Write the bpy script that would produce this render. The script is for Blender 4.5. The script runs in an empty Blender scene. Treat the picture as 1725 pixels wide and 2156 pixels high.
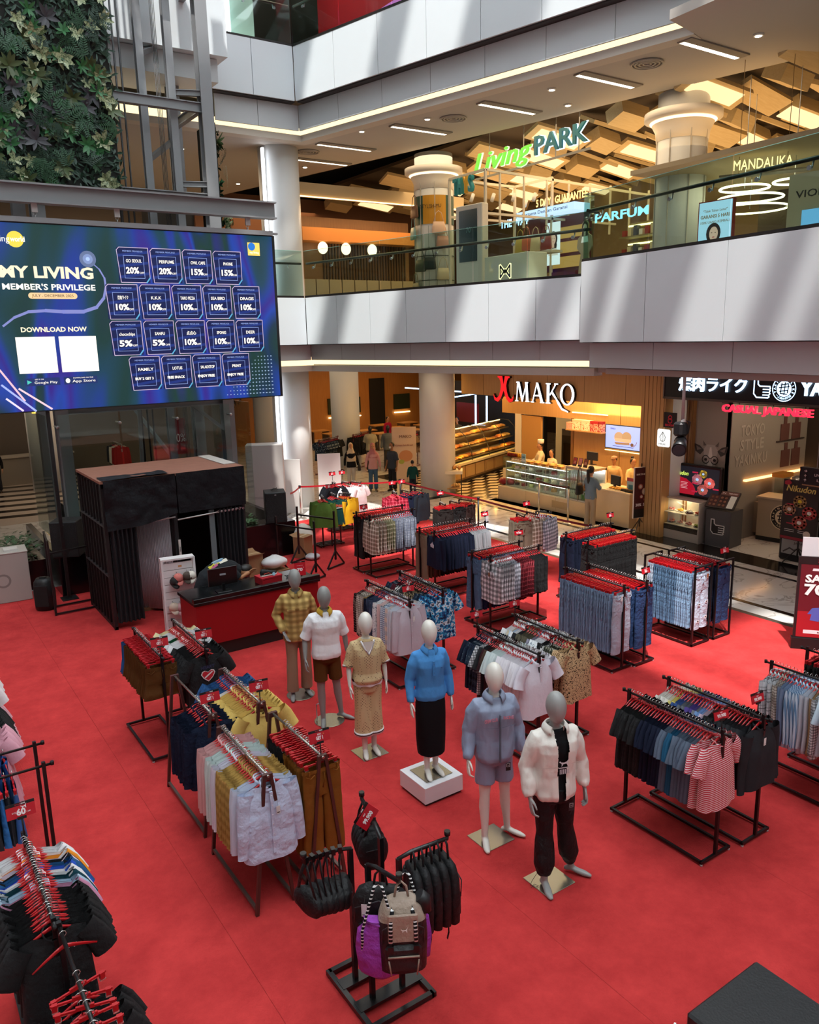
import bpy, math, random
from math import sin, cos, pi, radians as R, sqrt
from mathutils import Vector, Matrix, Euler, noise
D = bpy.data
SC = bpy.context.scene
COL = SC.collection
rnd = random.Random(7)
# ---------------------------------------------------------------- camera, world, sun, exposure
cam = D.objects.new('camera', D.cameras.new('camera'))
COL.objects.link(cam)
cam.data.sensor_fit = 'VERTICAL'
cam.data.sensor_height = 36.0
cam.data.lens = 1675.245 / 2156 * 36
cam.data.clip_start = 0.1
cam.data.clip_end = 300
cam.matrix_world = (Matrix.Translation((0, 0, 4.9431)) @ Matrix.Rotation(R(-34), 4, 'Z') @ Matrix.Rotation(R(90) - 0.2158, 4, 'X')
     @ Matrix.Rotation(-0.0231, 4, 'Z'))
SC.camera = cam
w = D.worlds.new('sky')
SC.world = w
w.use_nodes = True
w.node_tree.nodes['Background'].inputs[0].default_value = (0.86, 0.95, 1.0, 1)
w.node_tree.nodes['Background'].inputs[1].default_value = 5.0
sun = D.objects.new('sun', D.lights.new('sun', 'SUN'))
COL.objects.link(sun)
sun.data.energy = 6.0
sun.data.angle = R(1.3)
sun.data.color = (1.0, 0.96, 0.9)
sun.rotation_euler = Vector((0.33, 0.36, -1.0)).to_track_quat('-Z', 'Y').to_euler()
SC.view_settings.view_transform = 'Standard'
SC.view_settings.look = 'None'
SC.view_settings.exposure = 0.18
SC.view_settings.gamma = 1.0
SC.view_settings.use_curve_mapping = False
try:
 SC.cycles.max_bounces = 8
 SC.cycles.diffuse_bounces = 3
 SC.cycles.glossy_bounces = 3
 SC.cycles.transparent_max_bounces = 16
 SC.cycles.use_denoising = True
 SC.cycles.sample_clamp_indirect = 6.0
 SC.cycles.caustics_reflective = False
 SC.cycles.caustics_refractive = False
except Exception:
 pass
# ---------------------------------------------------------------- materials
MATS = {}
def srgb(h):
 h = h.lstrip('#')
 v = [int(h[i:i + 2], 16) / 255 for i in (0, 2, 4)]
 return tuple((c / 12.92 if c <= .04045 else ((c + .055) / 1.055) ** 2.4) for c in v) + (1,)
def M(key, rough=0.6, metal=0.0, emit=0.0, bump=None, spec=0.5, var=None, coat=0.0):
 """material by hex colour; bump = (scale, strength); var = (scale, amount) soft colour variation"""
 k = (key, rough, metal, emit, bump, spec, var, coat)
 if k in MATS: return MATS[k]
 m = D.materials.new('paint_' + key.lstrip('#'))
 m.use_nodes = True
 nt = m.node_tree
 b = nt.nodes['Principled BSDF']
 c = srgb(key)
 b.inputs['Base Color'].default_value = c
 b.inputs['Roughness'].default_value = rough
 b.inputs['Metallic'].default_value = metal
 b.inputs['Specular IOR Level'].default_value = spec
 b.inputs['Coat Weight'].default_value = coat
 m.diffuse_color = c
 if emit:
  b.inputs['Emission Color'].default_value = c
  b.inputs['Emission Strength'].default_value = emit
  b.inputs['Base Color'].default_value = tuple(x * .3 for x in c[:3]) + (1,)
 if bump or var:
  tc = nt.nodes.new('ShaderNodeTexCoord')
 if bump:
  n = nt.nodes.new('ShaderNodeTexNoise'); n.inputs['Scale'].default_value = bump[0]; n.inputs['Detail'].default_value = 4
  nt.links.new(tc.outputs['Object'], n.inputs['Vector'])
  bp = nt.nodes.new('ShaderNodeBump'); bp.inputs['Strength'].default_value = bump[1]; bp.inputs['Distance'].default_value = .05
  nt.links.new(n.outputs['Fac'], bp.inputs['Height']); nt.links.new(bp.outputs[0], b.inputs['Normal'])
 if var:
  n = nt.nodes.new('ShaderNodeTexNoise'); n.inputs['Scale'].default_value = var[0]; n.inputs['Detail'].default_value = 5
  nt.links.new(tc.outputs['Object'], n.inputs['Vector'])
  mx = nt.nodes.new('ShaderNodeMix'); mx.data_type = 'RGBA'
  mx.inputs[6].default_value = tuple(x * (1 - var[1]) for x in c[:3]) + (1,)
  mx.inputs[7].default_value = tuple(min(1, x * (1 + var[1])) for x in c[:3]) + (1,)
  nt.links.new(n.outputs['Fac'], mx.inputs[0]); nt.links.new(mx.outputs[2], b.inputs['Base Color'])
 MATS[k] = m
 return m
def nodemat(name, fn):
 if name in MATS: return MATS[name]
 m = D.materials.new(name); m.use_nodes = True
 nt = m.node_tree
 fn(nt, nt.nodes['Principled BSDF'], lambda t: nt.nodes.new('ShaderNode' + t), nt.links.new)
 MATS[name] = m
 return m
def fabric(h, sheen=0.0):
 return M(h, .85, 0, 0, (9, .25), .2)
def metal(h='#0e0e10', r=.4): return M(h, r, .0, 0, None, .4)
BLACK = M('#0d0d0f', .45)
STEEL = M('#b9bcc0', .28, .9)
GLOW = lambda h, s: M(h, .5, 0, s)
def glassmat(tint, name, refl=.12, rough=.03):
 def fn(nt, b, N, L):
  out = nt.nodes['Material Output']
  t = N('BsdfTransparent'); t.inputs[0].default_value = srgb(tint)
  g = N('BsdfGlossy'); g.inputs['Roughness'].default_value = rough
  fr = N('LayerWeight'); fr.inputs[0].default_value = .5; pw = N('Math'); pw.operation = 'POWER'; pw.inputs[1].default_value = 4; L(fr.outputs['Facing'], pw.inputs[0]); ml = N('Math'); ml.operation = 'MULTIPLY_ADD'; ml.inputs[1].default_value = .6; ml.inputs[2].default_value = refl * .2; L(pw.outputs[0], ml.inputs[0])
  mx = N('MixShader')
  L(ml.outputs[0], mx.inputs[0]); L(t.outputs[0], mx.inputs[1]); L(g.outputs[0], mx.inputs[2]); L(mx.outputs[0], out.inputs[0])
 return nodemat(name, fn)
GLASS = glassmat('#dfeee9', 'railing_glass', .25)
GLASS_CLEAR = glassmat('#eef6f4', 'shaft_glass', .3)
GLASS_EDGE = M('#7fae9f', .2)
def plaid(name, base, s1, s2=None, pu=.05, pv=.05, w1=.5, w2=.12, axis='xz', blur=.0):
 """woven check in object space: two sets of broad bands (s1) and thin lines (s2)"""
 def fn(nt, b, N, L):
  b.inputs['Roughness'].default_value = .85; b.inputs['Specular IOR Level'].default_value = .2
  tc = N('TexCoord'); sp = N('SeparateXYZ'); L(tc.outputs['Object'], sp.inputs[0])
  def band(out, period, width, off=0.0):
   a = N('Math'); a.operation = 'MULTIPLY_ADD'; L(out, a.inputs[0]); a.inputs[1].default_value = 1 / period; a.inputs[2].default_value = off + 50
   f = N('Math'); f.operation = 'FRACT'; L(a.outputs[0], f.inputs[0])
   s = N('MapRange'); s.inputs[1].default_value = width - .03 - blur; s.inputs[2].default_value = width + .03 + blur
   s.inputs[3].default_value = 1; s.inputs[4].default_value = 0; L(f.outputs[0], s.inputs[0])
   if blur:
    p = N('Math'); p.operation = 'PINGPONG'; p.inputs[1].default_value = .5; L(a.outputs[0], p.inputs[0])
    s.inputs[1].default_value = width / 2 - blur; s.inputs[2].default_value = width / 2 + blur; L(p.outputs[0], s.inputs[0])
   return s.outputs[0]
  col = None
  def mix(prev, c, fac):
   m = N('Mix'); m.data_type = 'RGBA'
   if prev is None: m.inputs[6].default_value = srgb(base)
   else: L(prev, m.inputs[6])
   m.inputs[7].default_value = srgb(c); L(fac, m.inputs[0]); return m.outputs[2]
  def half(o):
   a = N('Math'); a.operation = 'MULTIPLY'; L(o, a.inputs[0]); a.inputs[1].default_value = .55; return a.outputs[0]
  bx = band(sp.outputs['X'], pu, w1); bz = band(sp.outputs['Z'], pv, w1)
  if w1 > 0:
   ax, az = half(bx), half(bz)
   col = mix(col, s1, ax if pu < 5 else az)
   if pu < 5: col = mix(col, s1, az)
  if s2:
   if pu < 5: col = mix(col, s2, band(sp.outputs['X'], pu, w2, .3))
   col = mix(col, s2, band(sp.outputs['Z'], pv, w2, .3))
  L(col, b.inputs['Base Color'])
 return nodemat(name, fn)
def stripes(name, base, s, period, width, axis='Z'):
 def fn(nt, b, N, L):
  b.inputs['Roughness'].default_value = .85; b.inputs['Specular IOR Level'].default_value = .2
  tc = N('TexCoord'); sp = N('SeparateXYZ'); L(tc.outputs['Object'], sp.inputs[0])
  a = N('Math'); a.operation = 'MULTIPLY_ADD'; L(sp.outputs[axis], a.inputs[0]); a.inputs[1].default_value = 1 / period; a.inputs[2].default_value = 50
  f = N('Math'); f.operation = 'FRACT'; L(a.outputs[0], f.inputs[0])
  g = N('Math'); g.operation = 'LESS_THAN'; L(f.outputs[0], g.inputs[0]); g.inputs[1].default_value = width
  m = N('Mix'); m.data_type = 'RGBA'; m.inputs[6].default_value = srgb(base); m.inputs[7].default_value = srgb(s)
  L(g.outputs[0], m.inputs[0]); L(m.outputs[2], b.inputs['Base Color'])
 return nodemat(name, fn)
def blotch(name, cols, scale=14, rough=.85, kind='noise', bump=0):
 """printed or mottled cloth: noise through a constant colour ramp"""
 def fn(nt, b, N, L):
  b.inputs['Roughness'].default_value = rough; b.inputs['Specular IOR Level'].default_value = .2
  tc = N('TexCoord'); n = N('TexNoise'); n.inputs['Scale'].default_value = scale; n.inputs['Detail'].default_value = 3
  L(tc.outputs['Object'], n.inputs['Vector'])
  cr = N('ValToRGB'); cr.color_ramp.interpolation = 'CONSTANT'
  e = cr.color_ramp.elements
  k = len(cols)
  for i, c in enumerate(cols):
   pos = .3 + .4 * i / k if i else 0
   el = e[i] if i < 2 else e.new(pos)
   el.position = pos; el.color = srgb(c)
  L(n.outputs['Fac'], cr.inputs[0]); L(cr.outputs[0], b.inputs['Base Color'])
 return nodemat(name, fn)
def woodmat(name, a, b2, scale=(.6, .6, 14), rough=.45):
 def fn(nt, b, N, L):
  b.inputs['Roughness'].default_value = rough
  tc = N('TexCoord'); mp = N('Mapping'); mp.inputs['Scale'].default_value = scale; L(tc.outputs['Object'], mp.inputs[0])
  n = N('TexNoise'); n.inputs['Scale'].default_value = 3; n.inputs['Detail'].default_value = 6; L(mp.outputs[0], n.inputs['Vector'])
  m = N('Mix'); m.data_type = 'RGBA'; m.inputs[6].default_value = srgb(a); m.inputs[7].default_value = srgb(b2)
  L(n.outputs['Fac'], m.inputs[0]); L(m.outputs[2], b.inputs['Base Color'])
 return nodemat(name, fn)
# ---------------------------------------------------------------- mesh building
class MB:
 def __init__(s): s.v = []; s.f = []; s.sm = []; s.mi = []; s.mats = []
 def _m(s, mat):
  if mat is None: return 0
  if mat not in s.mats: s.mats.append(mat)
  return s.mats.index(mat)
 def face(s, idx, mat=None, smooth=False):
  s.f.append(tuple(idx)); s.sm.append(smooth); s.mi.append(s._m(mat))
 def quad(s, pts, mat=None):
  n = len(s.v); s.v += [tuple(p) for p in pts]; s.face(range(n, n + len(pts)), mat)
 def box(s, c, d, mat=None, rot=None, ch=0.0):
  """box centred at c with full sizes d; ch = chamfer of the four upright or all edges"""
  x, y, z = d[0] / 2, d[1] / 2, d[2] / 2
  n = len(s.v)
  if ch <= 0:
   P = [(-x, -y, -z), (x, -y, -z), (x, y, -z), (-x, y, -z), (-x, -y, z), (x, -y, z), (x, y, z), (-x, y, z)]
   F = [(3, 2, 1, 0), (4, 5, 6, 7), (0, 1, 5, 4), (1, 2, 6, 5), (2, 3, 7, 6), (3, 0, 4, 7)]
  else:
   k = min(ch, x, y, z) * .999
   P = []
   for zz, i in ((-z, k), (-z + k, 0), (z - k, 0), (z, k)):
    X, Y = x - i, y - i
    j = k * (0 if i else 1)
    P += [(-X + j, -Y, zz), (X - j, -Y, zz), (X, -Y + j, zz), (X, Y - j, zz), (X - j, Y, zz), (-X + j, Y, zz), (-X, Y - j, zz), (-X, -Y + j, zz)] if not i else \
      [(-X, -Y, zz), (X, -Y, zz), (X, -Y, zz), (X, Y, zz), (X, Y, zz), (-X, Y, zz), (-X, Y, zz), (-X, -Y, zz)]
   F = [tuple(range(7, -1, -1)), tuple(range(24, 32))]
   for r in range(3):
    for i in range(8):
     a, b = r * 8 + i, r * 8 + (i + 1) % 8
     F.append((a, b, b + 8, a + 8))
  if rot is not None:
   P = [rot @ Vector(p) for p in P]
  s.v += [(p[0] + c[0], p[1] + c[1], p[2] + c[2]) for p in P]
  for f in F: s.face([n + i for i in f], mat)
  return s
 def b2(s, a, b, mat=None, ch=0.0):
  return s.box([(a[i] + b[i]) / 2 for i in range(3)], [abs(a[i] - b[i]) for i in range(3)], mat, None, ch)
 def tube(s, pts, r, n=8, mat=None, caps=True, smooth=True, flat=1.0, up=None):
  pts = [Vector(p) for p in pts]
  rs = r if isinstance(r, (list, tuple)) else [r] * len(pts)
  base = len(s.v)
  prev = None
  for i, p in enumerate(pts):
   t = (pts[min(i + 1, len(pts) - 1)] - pts[max(i - 1, 0)])
   t = t.normalized() if t.length > 1e-9 else Vector((0, 0, 1))
   if prev is None:
    u = Vector(up) if up else (Vector((0, 0, 1)) if abs(t.z) < .9 else Vector((1, 0, 0)))
   else: u = prev
   u = (u - t * u.dot(t))
   u = u.normalized() if u.length > 1e-6 else t.orthogonal().normalized()
   prev = u
   w2 = t.cross(u)
   for k in range(n):
    a = 2 * pi * (k + .5 * (n == 4)) / n
    rr = rs[i]
    s.v.append(tuple(p + u * (cos(a) * rr) + w2 * (sin(a) * rr * flat)))
  for i in range(len(pts) - 1):
   for k in range(n):
    a, b = base + i * n + k, base + i * n + (k + 1) % n
    s.face((a, b, b + n, a + n), mat, smooth and n > 4)
  if caps:
   s.face([base + k for k in range(n - 1, -1, -1)], mat)
   s.face([base + (len(pts) - 1) * n + k for k in range(n)], mat)
  return s
 def bar(s, a, b, w, mat=None):
  return s.tube([a, b], w * .7071, 4, mat)
 def loft(s, rings, mat=None, cap0=True, cap1=True, smooth=True, closed=True):
  base = len(s.v); n = len(rings[0])
  for r in rings: s.v += [tuple(p) for p in r]
  for i in range(len(rings) - 1):
   for k in range(n if closed else n - 1):
    a, b = base + i * n + k, base + i * n + (k + 1) % n
    s.face((a, b, b + n, a + n), mat, smooth)
  if cap0: s.face([base + k for k in range(n - 1, -1, -1)], mat)
  if cap1: s.face([base + (len(rings) - 1) * n + k for k in range(n)], mat)
  return s
 def lathe(s, prof, n=16, mat=None, c=(0, 0, 0), smooth=True, sx=1, sy=1):
  return s.loft([[(c[0] + r * sx * cos(2 * pi * k / n), c[1] + r * sy * sin(2 * pi * k / n), c[2] + z) for k in range(n)] for r, z in prof], mat, True, True, smooth)
 def ell(s, c, r, n=12, m=8, mat=None, rot=None):
  rings = []
  for i in range(m + 1):
   t = pi * i / m
   ring = []
   for k in range(n):
    p = Vector((r[0] * max(sin(t), .02) * cos(2 * pi * k / n), r[1] * max(sin(t), .02) * sin(2 * pi * k / n), -r[2] * cos(t)))
    if rot is not None: p = rot @ p
    ring.append((p.x + c[0], p.y + c[1], p.z + c[2]))
   rings.append(ring)
  return s.loft(rings, mat)
 def pr(s, x0, z0, x1, z1, mat, lay=1, y=0):
  yy = y - lay * .0012
  s.quad([(x0, yy, z0), (x1, yy, z0), (x1, yy, z1), (x0, yy, z1)], mat)
 def pp(s, pts, mat, lay=1, y=0):
  yy = y - lay * .0012
  a = sum(pts[i][0] * pts[(i + 1) % len(pts)][1] - pts[(i + 1) % len(pts)][0] * pts[i][1] for i in range(len(pts)))
  if a < 0: pts = pts[::-1]
  s.quad([(p[0], yy, p[1]) for p in pts], mat)
 def pd(s, x, z, rx, rz, mat, lay=1, n=20, y=0, a0=0, a1=360):
  s.pp([(x + rx * cos(R(a0 + (a1 - a0) * k / (n if a1 - a0 >= 360 else n - 1))), z + rz * sin(R(a0 + (a1 - a0) * k / (n if a1 - a0 >= 360 else n - 1)))) for k in range(n)], mat, lay, y)
 def pl(s, pts, w, mat, lay=1, y=0):
  for (x0, z0), (x1, z1) in zip(pts[:-1], pts[1:]):
   dx, dz = x1 - x0, z1 - z0; l = sqrt(dx * dx + dz * dz) or 1
   nx, nz = -dz / l * w / 2, dx / l * w / 2
   ex, ez = dx / l * w * .3, dz / l * w * .3
   s.pp([(x0 - ex + nx, z0 - ez + nz), (x0 - ex - nx, z0 - ez - nz), (x1 + ex - nx, z1 + ez - nz), (x1 + ex + nx, z1 + ez + nz)], mat, lay, y)
 def pring(s, x, z, r0, r1, mat, lay=1, n=28, y=0, sx=1.0):
  yy = y - lay * .0012
  for k in range(n):
   a, b = 2 * pi * k / n, 2 * pi * (k + 1) / n
   s.quad([(x + sx * r0 * cos(a), yy, z + r0 * sin(a)), (x + sx * r1 * cos(a), yy, z + r1 * sin(a)), (x + sx * r1 * cos(b), yy, z + r1 * sin(b)), (x + sx * r0 * cos(b), yy, z + r0 * sin(b))], mat)
 def mesh(s, name, mat=None):
  me = D.meshes.new(name)
  me.from_pydata(s.v, [], s.f)
  mats = s.mats if s.mats else ([mat] if mat else [])
  if s.mats and mat and len(s.mats) == 1 and mat not in s.mats: mats = s.mats
  for m in mats: me.materials.append(m)
  if len(mats) > 1: me.polygons.foreach_set('material_index', s.mi)
  me.polygons.foreach_set('use_smooth', s.sm)
  me.update()
  return me
 def build(s, name, mat=None, parent=None, loc=(0, 0, 0), yaw=0):
  o = D.objects.new(name, s.mesh(name, mat)); COL.objects.link(o)
  o.location = loc; o.rotation_euler = (0, 0, R(yaw))
  if parent is not None: o.parent = parent
  return o
def tag(o, label=None, cat=None, group=None, kind=None):
 if label: o['label'] = label
 if cat: o['category'] = cat
 if group: o['group'] = group
 if kind: o['kind'] = kind
 return o
def thing(name, label, cat, loc=(0, 0, 0), yaw=0, group=None):
 o = D.objects.new(name, None); COL.objects.link(o)
 o.empty_display_size = .1
 o.location = loc; o.rotation_euler = (0, 0, R(yaw))
 return tag(o, label, cat, group)
def struct(name, mb, mat=None, label=None):
 o = mb.build(name, mat); o['kind'] = 'structure'
 if label: o['label'] = label
 return o
def dup(root, loc=None, yaw=None, label=None, group=None):
 def cp(o, par):
  c = o.copy(); COL.objects.link(c)
  if par is not None: c.parent = par
  for ch in o.children: cp(ch, c)
  return c
 r = cp(root, None)
 if loc is not None: r.location = loc
 if yaw is not None: r.rotation_euler = (0, 0, R(yaw))
 if label: r['label'] = label
 if group: r['group'] = group
 elif 'group' in r and group == '': del r['group']
 return r
TEXTS = []
def text(s, parent, x, z, h, mat, w=None, y=-.004, ext=.002, bold=.0, name='lettering', align='CENTER', shear=0, label=None, rot=0):
 """flat or raised lettering on the parent's front (local -y); h = cap height, w = width it is fitted to"""
 cu = D.curves.new(name, 'FONT'); cu.body = s; cu.align_x = align; cu.align_y = 'CENTER'
 cu.size = h / .72; cu.extrude = ext; cu.offset = bold * h; cu.shear = shear; cu.resolution_u = 2
 cu.materials.append(mat)
 o = D.objects.new(name, cu); COL.objects.link(o); o.parent = parent
 o.location = (x, y, z); o.rotation_euler = (R(90), -R(rot), 0)
 if label: o['label'] = label
 TEXTS.append((o, w))
 return o
def light(name, kind, loc, energy, col='#ffffff', size=.5, size_y=None, rot=(0, 0, 0), spot=None):
 l = D.lights.new(name, kind); l.energy = energy; l.color = srgb(col)[:3]
 o = D.objects.new(name, l); COL.objects.link(o); o.location = loc; o.rotation_euler = [R(a) for a in rot]
 if kind == 'AREA':
  l.size = size
  if size_y: l.shape = 'RECTANGLE'; l.size_y = size_y
 elif kind in ('POINT', 'SPOT'): l.shadow_soft_size = size
 if spot: l.spot_size = R(spot); l.spot_blend = .6
 return o
# ---------------------------------------------------------------- the setting: floors, slabs, balcony fronts, columns, ceilings
def marble_fn(nt, b, N, L):
 b.inputs['Roughness'].default_value = .12
 tc = N('TexCoord'); n = N('TexNoise'); n.inputs['Scale'].default_value = .9; n.inputs['Detail'].default_value = 9; n.inputs['Distortion'].default_value = 1.6
 L(tc.outputs['Object'], n.inputs['Vector'])
 cr = N('ValToRGB'); e = cr.color_ramp.elements
 e[0].position = .40; e[0].color = srgb('#d9d6d1'); e[1].position = .52; e[1].color = srgb('#dcd9d4')
 x = e.new(.495); x.color = srgb('#aba59e'); x = e.new(.47); x.color = srgb('#d8d5d0')
 L(n.outputs['Fac'], cr.inputs[0]); L(cr.outputs[0], b.inputs['Base Color'])
MARBLE = nodemat('marble', marble_fn)
def carpet_fn(nt, b, N, L):
 b.inputs['Roughness'].default_value = .95; b.inputs['Specular IOR Level'].default_value = .1
 tc = N('TexCoord'); n = N('TexNoise'); n.inputs['Scale'].default_value = 2.2; n.inputs['Detail'].default_value = 12; n.inputs['Roughness'].default_value = .72
 L(tc.outputs['Object'], n.inputs['Vector'])
 cr = N('ValToRGB'); e = cr.color_ramp.elements
 e[0].position = .3; e[0].color = srgb('#aa2e2f'); e[1].position = .72; e[1].color = srgb('#d04140')
 L(n.outputs['Fac'], cr.inputs[0]); L(cr.outputs[0], b.inputs['Base Color'])
 n2 = N('TexNoise'); n2.inputs['Scale'].default_value = 60; n2.inputs['Detail'].default_value = 5; L(tc.outputs['Object'], n2.inputs['Vector'])
 bp = N('Bump'); bp.inputs['Strength'].default_value = .35; bp.inputs['Distance'].default_value = .02
 L(n2.outputs['Fac'], bp.inputs['Height']); L(bp.outputs[0], b.inputs['Normal'])
CARPET = nodemat('red_carpet_pile', carpet_fn)
WHITE = M('#dfe1e1', .5)
FASCIA = M('#d3dade', .35)
BAND = M('#c2c8cb', .5)
CEIL = M('#b9b3ab', .8)
WARM = GLOW('#ffe4b0', 1.5)
OAK = woodmat('oak_veneer', '#a8814f', '#c29a66', (9, 9, .5))
OAKD = woodmat('dark_oak_veneer', '#6b4a2c', '#8a6238', (9, 9, .5))
GRAN = M('#15120f', .12, var=(30, .4))
flo = MB().b2((-16, -14, -.3), (48, 60, 0), MARBLE)
floor = struct('floor', flo, label='white marble mall floor with dark stone bands')
s = MB(); s.b2((15.25, -14, 0), (15.95, 13.0, .006)); s.b2((15.25, 20.9, 0), (15.7, 24, .006)); s.build('stone_band', GRAN, floor)
for x0, x1 in ((14.86, 14.96), (12.95, 13.07), (12.43, 12.56)):
 MB().b2((x0, -14, 0), (x1, 19.6, .005)).build('stone_band', GRAN if x0 != 12.43 else M('#4a4039', .3), floor)
MB().b2((12.45, 19.75, 0), (40, 20.05, .005)).build('stone_band', GRAN, floor)
MB().b2((15.0, 13.0, 0), (19.0, 18.6, .008)).build('pale_tile_field', M('#d9c4a0', .25), floor)
MB().b2((15.0, 18.6, 0), (22.5, 24.6, .006)).build('dark_tile_field', M('#1a1614', .2), floor)
tl = MB(); tl.quad([(-.30, 0, 0), (0, -.18, 0), (.30, 0, 0), (0, .18, 0)], M('#cdbb9c', .25))
tl0 = tl.build('tile', None, floor, (15.3, 18.85, .0075))
for i in range(11):
 for j in range(14):
  if i == 0 and j == 0: continue
  c = tl0.copy(); COL.objects.link(c); c.location = (15.35 + i * .64 + (.32 if j % 2 else 0), 18.85 + j * .40, .0075)
MB().b2((-2, 24.6, 0), (7.2, 40, .004)).build('pale_tile_field', M('#b6aaa0', .25), floor)
for i in range(14):
 z0 = 25.0 + i * .95
 for x0, x1, dy in ((-1.6, 2.4, .75), (2.4, 6.6, -.75)):
  q = MB(); a0 = z0 if dy > 0 else z0 + .75
  q.quad([(x0, a0, .006), (x0, a0 + .38, .006), (x1, a0 + dy + .38, .006), (x1, a0 + dy, .006)][::-1], M('#1d1917', .2)); q.build('chevron_tile', None, floor)
carpet = thing('carpet', 'wide red event carpet laid in strips across the hall floor', 'carpet')
edges = [-4.6, -2.45, -.25, 1.93, 4.13, 6.33, 8.2, 10.11, 12.42]
for a, b in zip(edges[:-1], edges[1:]):
 top = 17.4 if b < 8 else 19.7
 MB().b2((a + .0012, -4, 0), (b - .0012, top, .012)).build('carpet_strip', CARPET, carpet)
def panel_wall(parent, pts, z0, z1, widths, mat, th=.05, gap=.014, name='panel'):
 """cladding panels along a polyline seen from its right-hand (atrium) side, each a piece, with open joints"""
 for P, Q in zip(pts[:-1], pts[1:]):
  P2, Q2 = Vector((P[0], P[1], 0)), Vector((Q[0], Q[1], 0))
  d = Q2 - P2; L = d.length; d.normalize(); n = Vector((-d.y, d.x, 0))
  k = max(1, round(L / widths))
  for i in range(k):
   a, b = P2 + d * (L * i / k + gap / 2), P2 + d * (L * (i + 1) / k - gap / 2)
   m = MB(); r = [a, b, b + n * th, a + n * th]
   m.loft([[(p.x, p.y, z0) for p in r], [(p.x, p.y, z1) for p in r]], mat, True, True, False)
   m.build(name, None, parent)
def offs(pts, d):
 """offset a polyline to its left by d (mitred)"""
 out = []
 for i, p in enumerate(pts):
  p = Vector(p)
  a = (p - Vector(pts[i - 1])).normalized() if i else None
  b = (Vector(pts[i + 1]) - p).normalized() if i < len(pts) - 1 else None
  na = Vector((-a.y, a.x)) if a is not None else None; nb = Vector((-b.y, b.x)) if b is not None else None
  if na is None: n = nb; k = 1
  elif nb is None: n = na; k = 1
  else:
   n = (na + nb).normalized(); k = 1 / max(.35, n.dot(na))
  q = p + n * d * k; out.append((q.x, q.y))
 return out
def slab(name, outline, z0, z1, mat, label=None, parent=None):
 m = MB(); n = len(outline)
 m.loft([[(x, y, z0) for x, y in outline], [(x, y, z1) for x, y in outline]], mat, True, True, False)
 if parent is not None: return m.build(name, None, parent)
 return struct(name, m, None, label)
A2 = [(-9, 20.4), (10.46, 20.42), (12.42, 11.75)][::-1]
A2B = [(12.22, 11.72), (11.44, 6.27), (11.0, 3.2), (10.8, -9)][::-1]
A3 = [(8.2, 20.4), (10.44, 20.4), (12.95, 10.05)][::-1]
def rev(p): return p[::-1]
wl = struct('wall_balcony', MB().b2((10.9, 20.6, 4.5), (11.2, 20.9, 6.0)), None, 'white panelled balcony front of the first upper floor')
main = [(-9, 20.42), (10.46, 20.42), (12.42, 11.75)]
def behind(pts, d): return offs(pts, d)
panel_wall(wl, [(10.46, 20.42), (12.42, 11.75)], 4.82, 6.08, 1.3, FASCIA)
panel_wall(wl, [(-9, 20.42), (10.45, 20.42)], 4.82, 6.08, 2.2, FASCIA)
poly2 = [(-9, 20.46), (10.5, 20.46), (12.42, 11.8)]
panel_wall(wl, offs(poly2, .28), 4.38, 4.80, 1.35, BAND)
b, c = offs(poly2, .06), offs(poly2, .5)
for i in range(2):
 m = MB(); r = [b[i], b[i + 1], c[i + 1], c[i]]
 m.loft([[(x, y, 4.805) for x, y in r], [(x, y, 6.06) for x, y in r]], M('#3b3b3c', .7), True, True, False); m.build('core', None, wl)
wb = struct('wall_balcony_bay', MB().b2((12.0, 8.5, 4.9), (12.2, 8.8, 6.1)), None, 'stepped out bay of the balcony front on the right')
bay = [(12.20, 11.74), (11.44, 6.27), (11.0, 3.2), (10.8, -9)]
panel_wall(wb, bay, 4.77, 6.34, 1.85, FASCIA)
panel_wall(wb, [(12.52, 11.80), (12.21, 11.76)], 4.77, 6.34, .4, FASCIA)
panel_wall(wb, offs(bay, .25), 4.26, 4.75, 1.85, BAND)
for P, Q in zip(offs(bay, .07)[:-1], offs(bay, .07)[1:]):
 c = offs([P, Q], .5)
 m = MB(); r = [P, Q, c[1], c[0]]; m.loft([[(x, y, 4.76) for x, y in r], [(x, y, 6.3) for x, y in r]], M('#3b3b3c', .7), True, True, False); m.build('core', None, wb)
wl3 = struct('wall_balcony_upper', MB().b2((10.9, 20.6, 11.2), (11.2, 20.9, 12.2)), None, 'white panelled balcony front of the second upper floor')
panel_wall(wl3, [(10.44, 20.4), (12.95, 10.05)], 11.08, 12.38, 1.55, FASCIA)
panel_wall(wl3, [(8.1, 20.4), (10.43, 20.4)], 11.08, 12.38, 1.1, FASCIA)
panel_wall(wl3, offs([(8.3, 20.4), (10.44, 20.4), (12.95, 10.05)], .26), 10.43, 11.05, 1.5, BAND)
for P, Q in (((10.46, 20.42), (12.95, 10.1)), ((5, 20.42), (10.46, 20.42))):
 b = offs([P, Q], .06); c = offs([P, Q], .6); r = [b[0], b[1], c[1], c[0]]
 m = MB(); m.loft([[(x, y, 11.06) for x, y in r], [(x, y, 12.36) for x, y in r]], M('#3b3b3c', .7), True, True, False); m.build('core', None, wl3)
m = MB(); m.b2((4.6, 18.95, 11.35), (8.02, 20.6, 12.75), FASCIA); m.build('panel', None, wl3)
m = MB(); m.b2((4.6, 19.2, 10.85), (7.85, 20.6, 11.34), BAND); m.build('panel', None, wl3)
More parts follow.
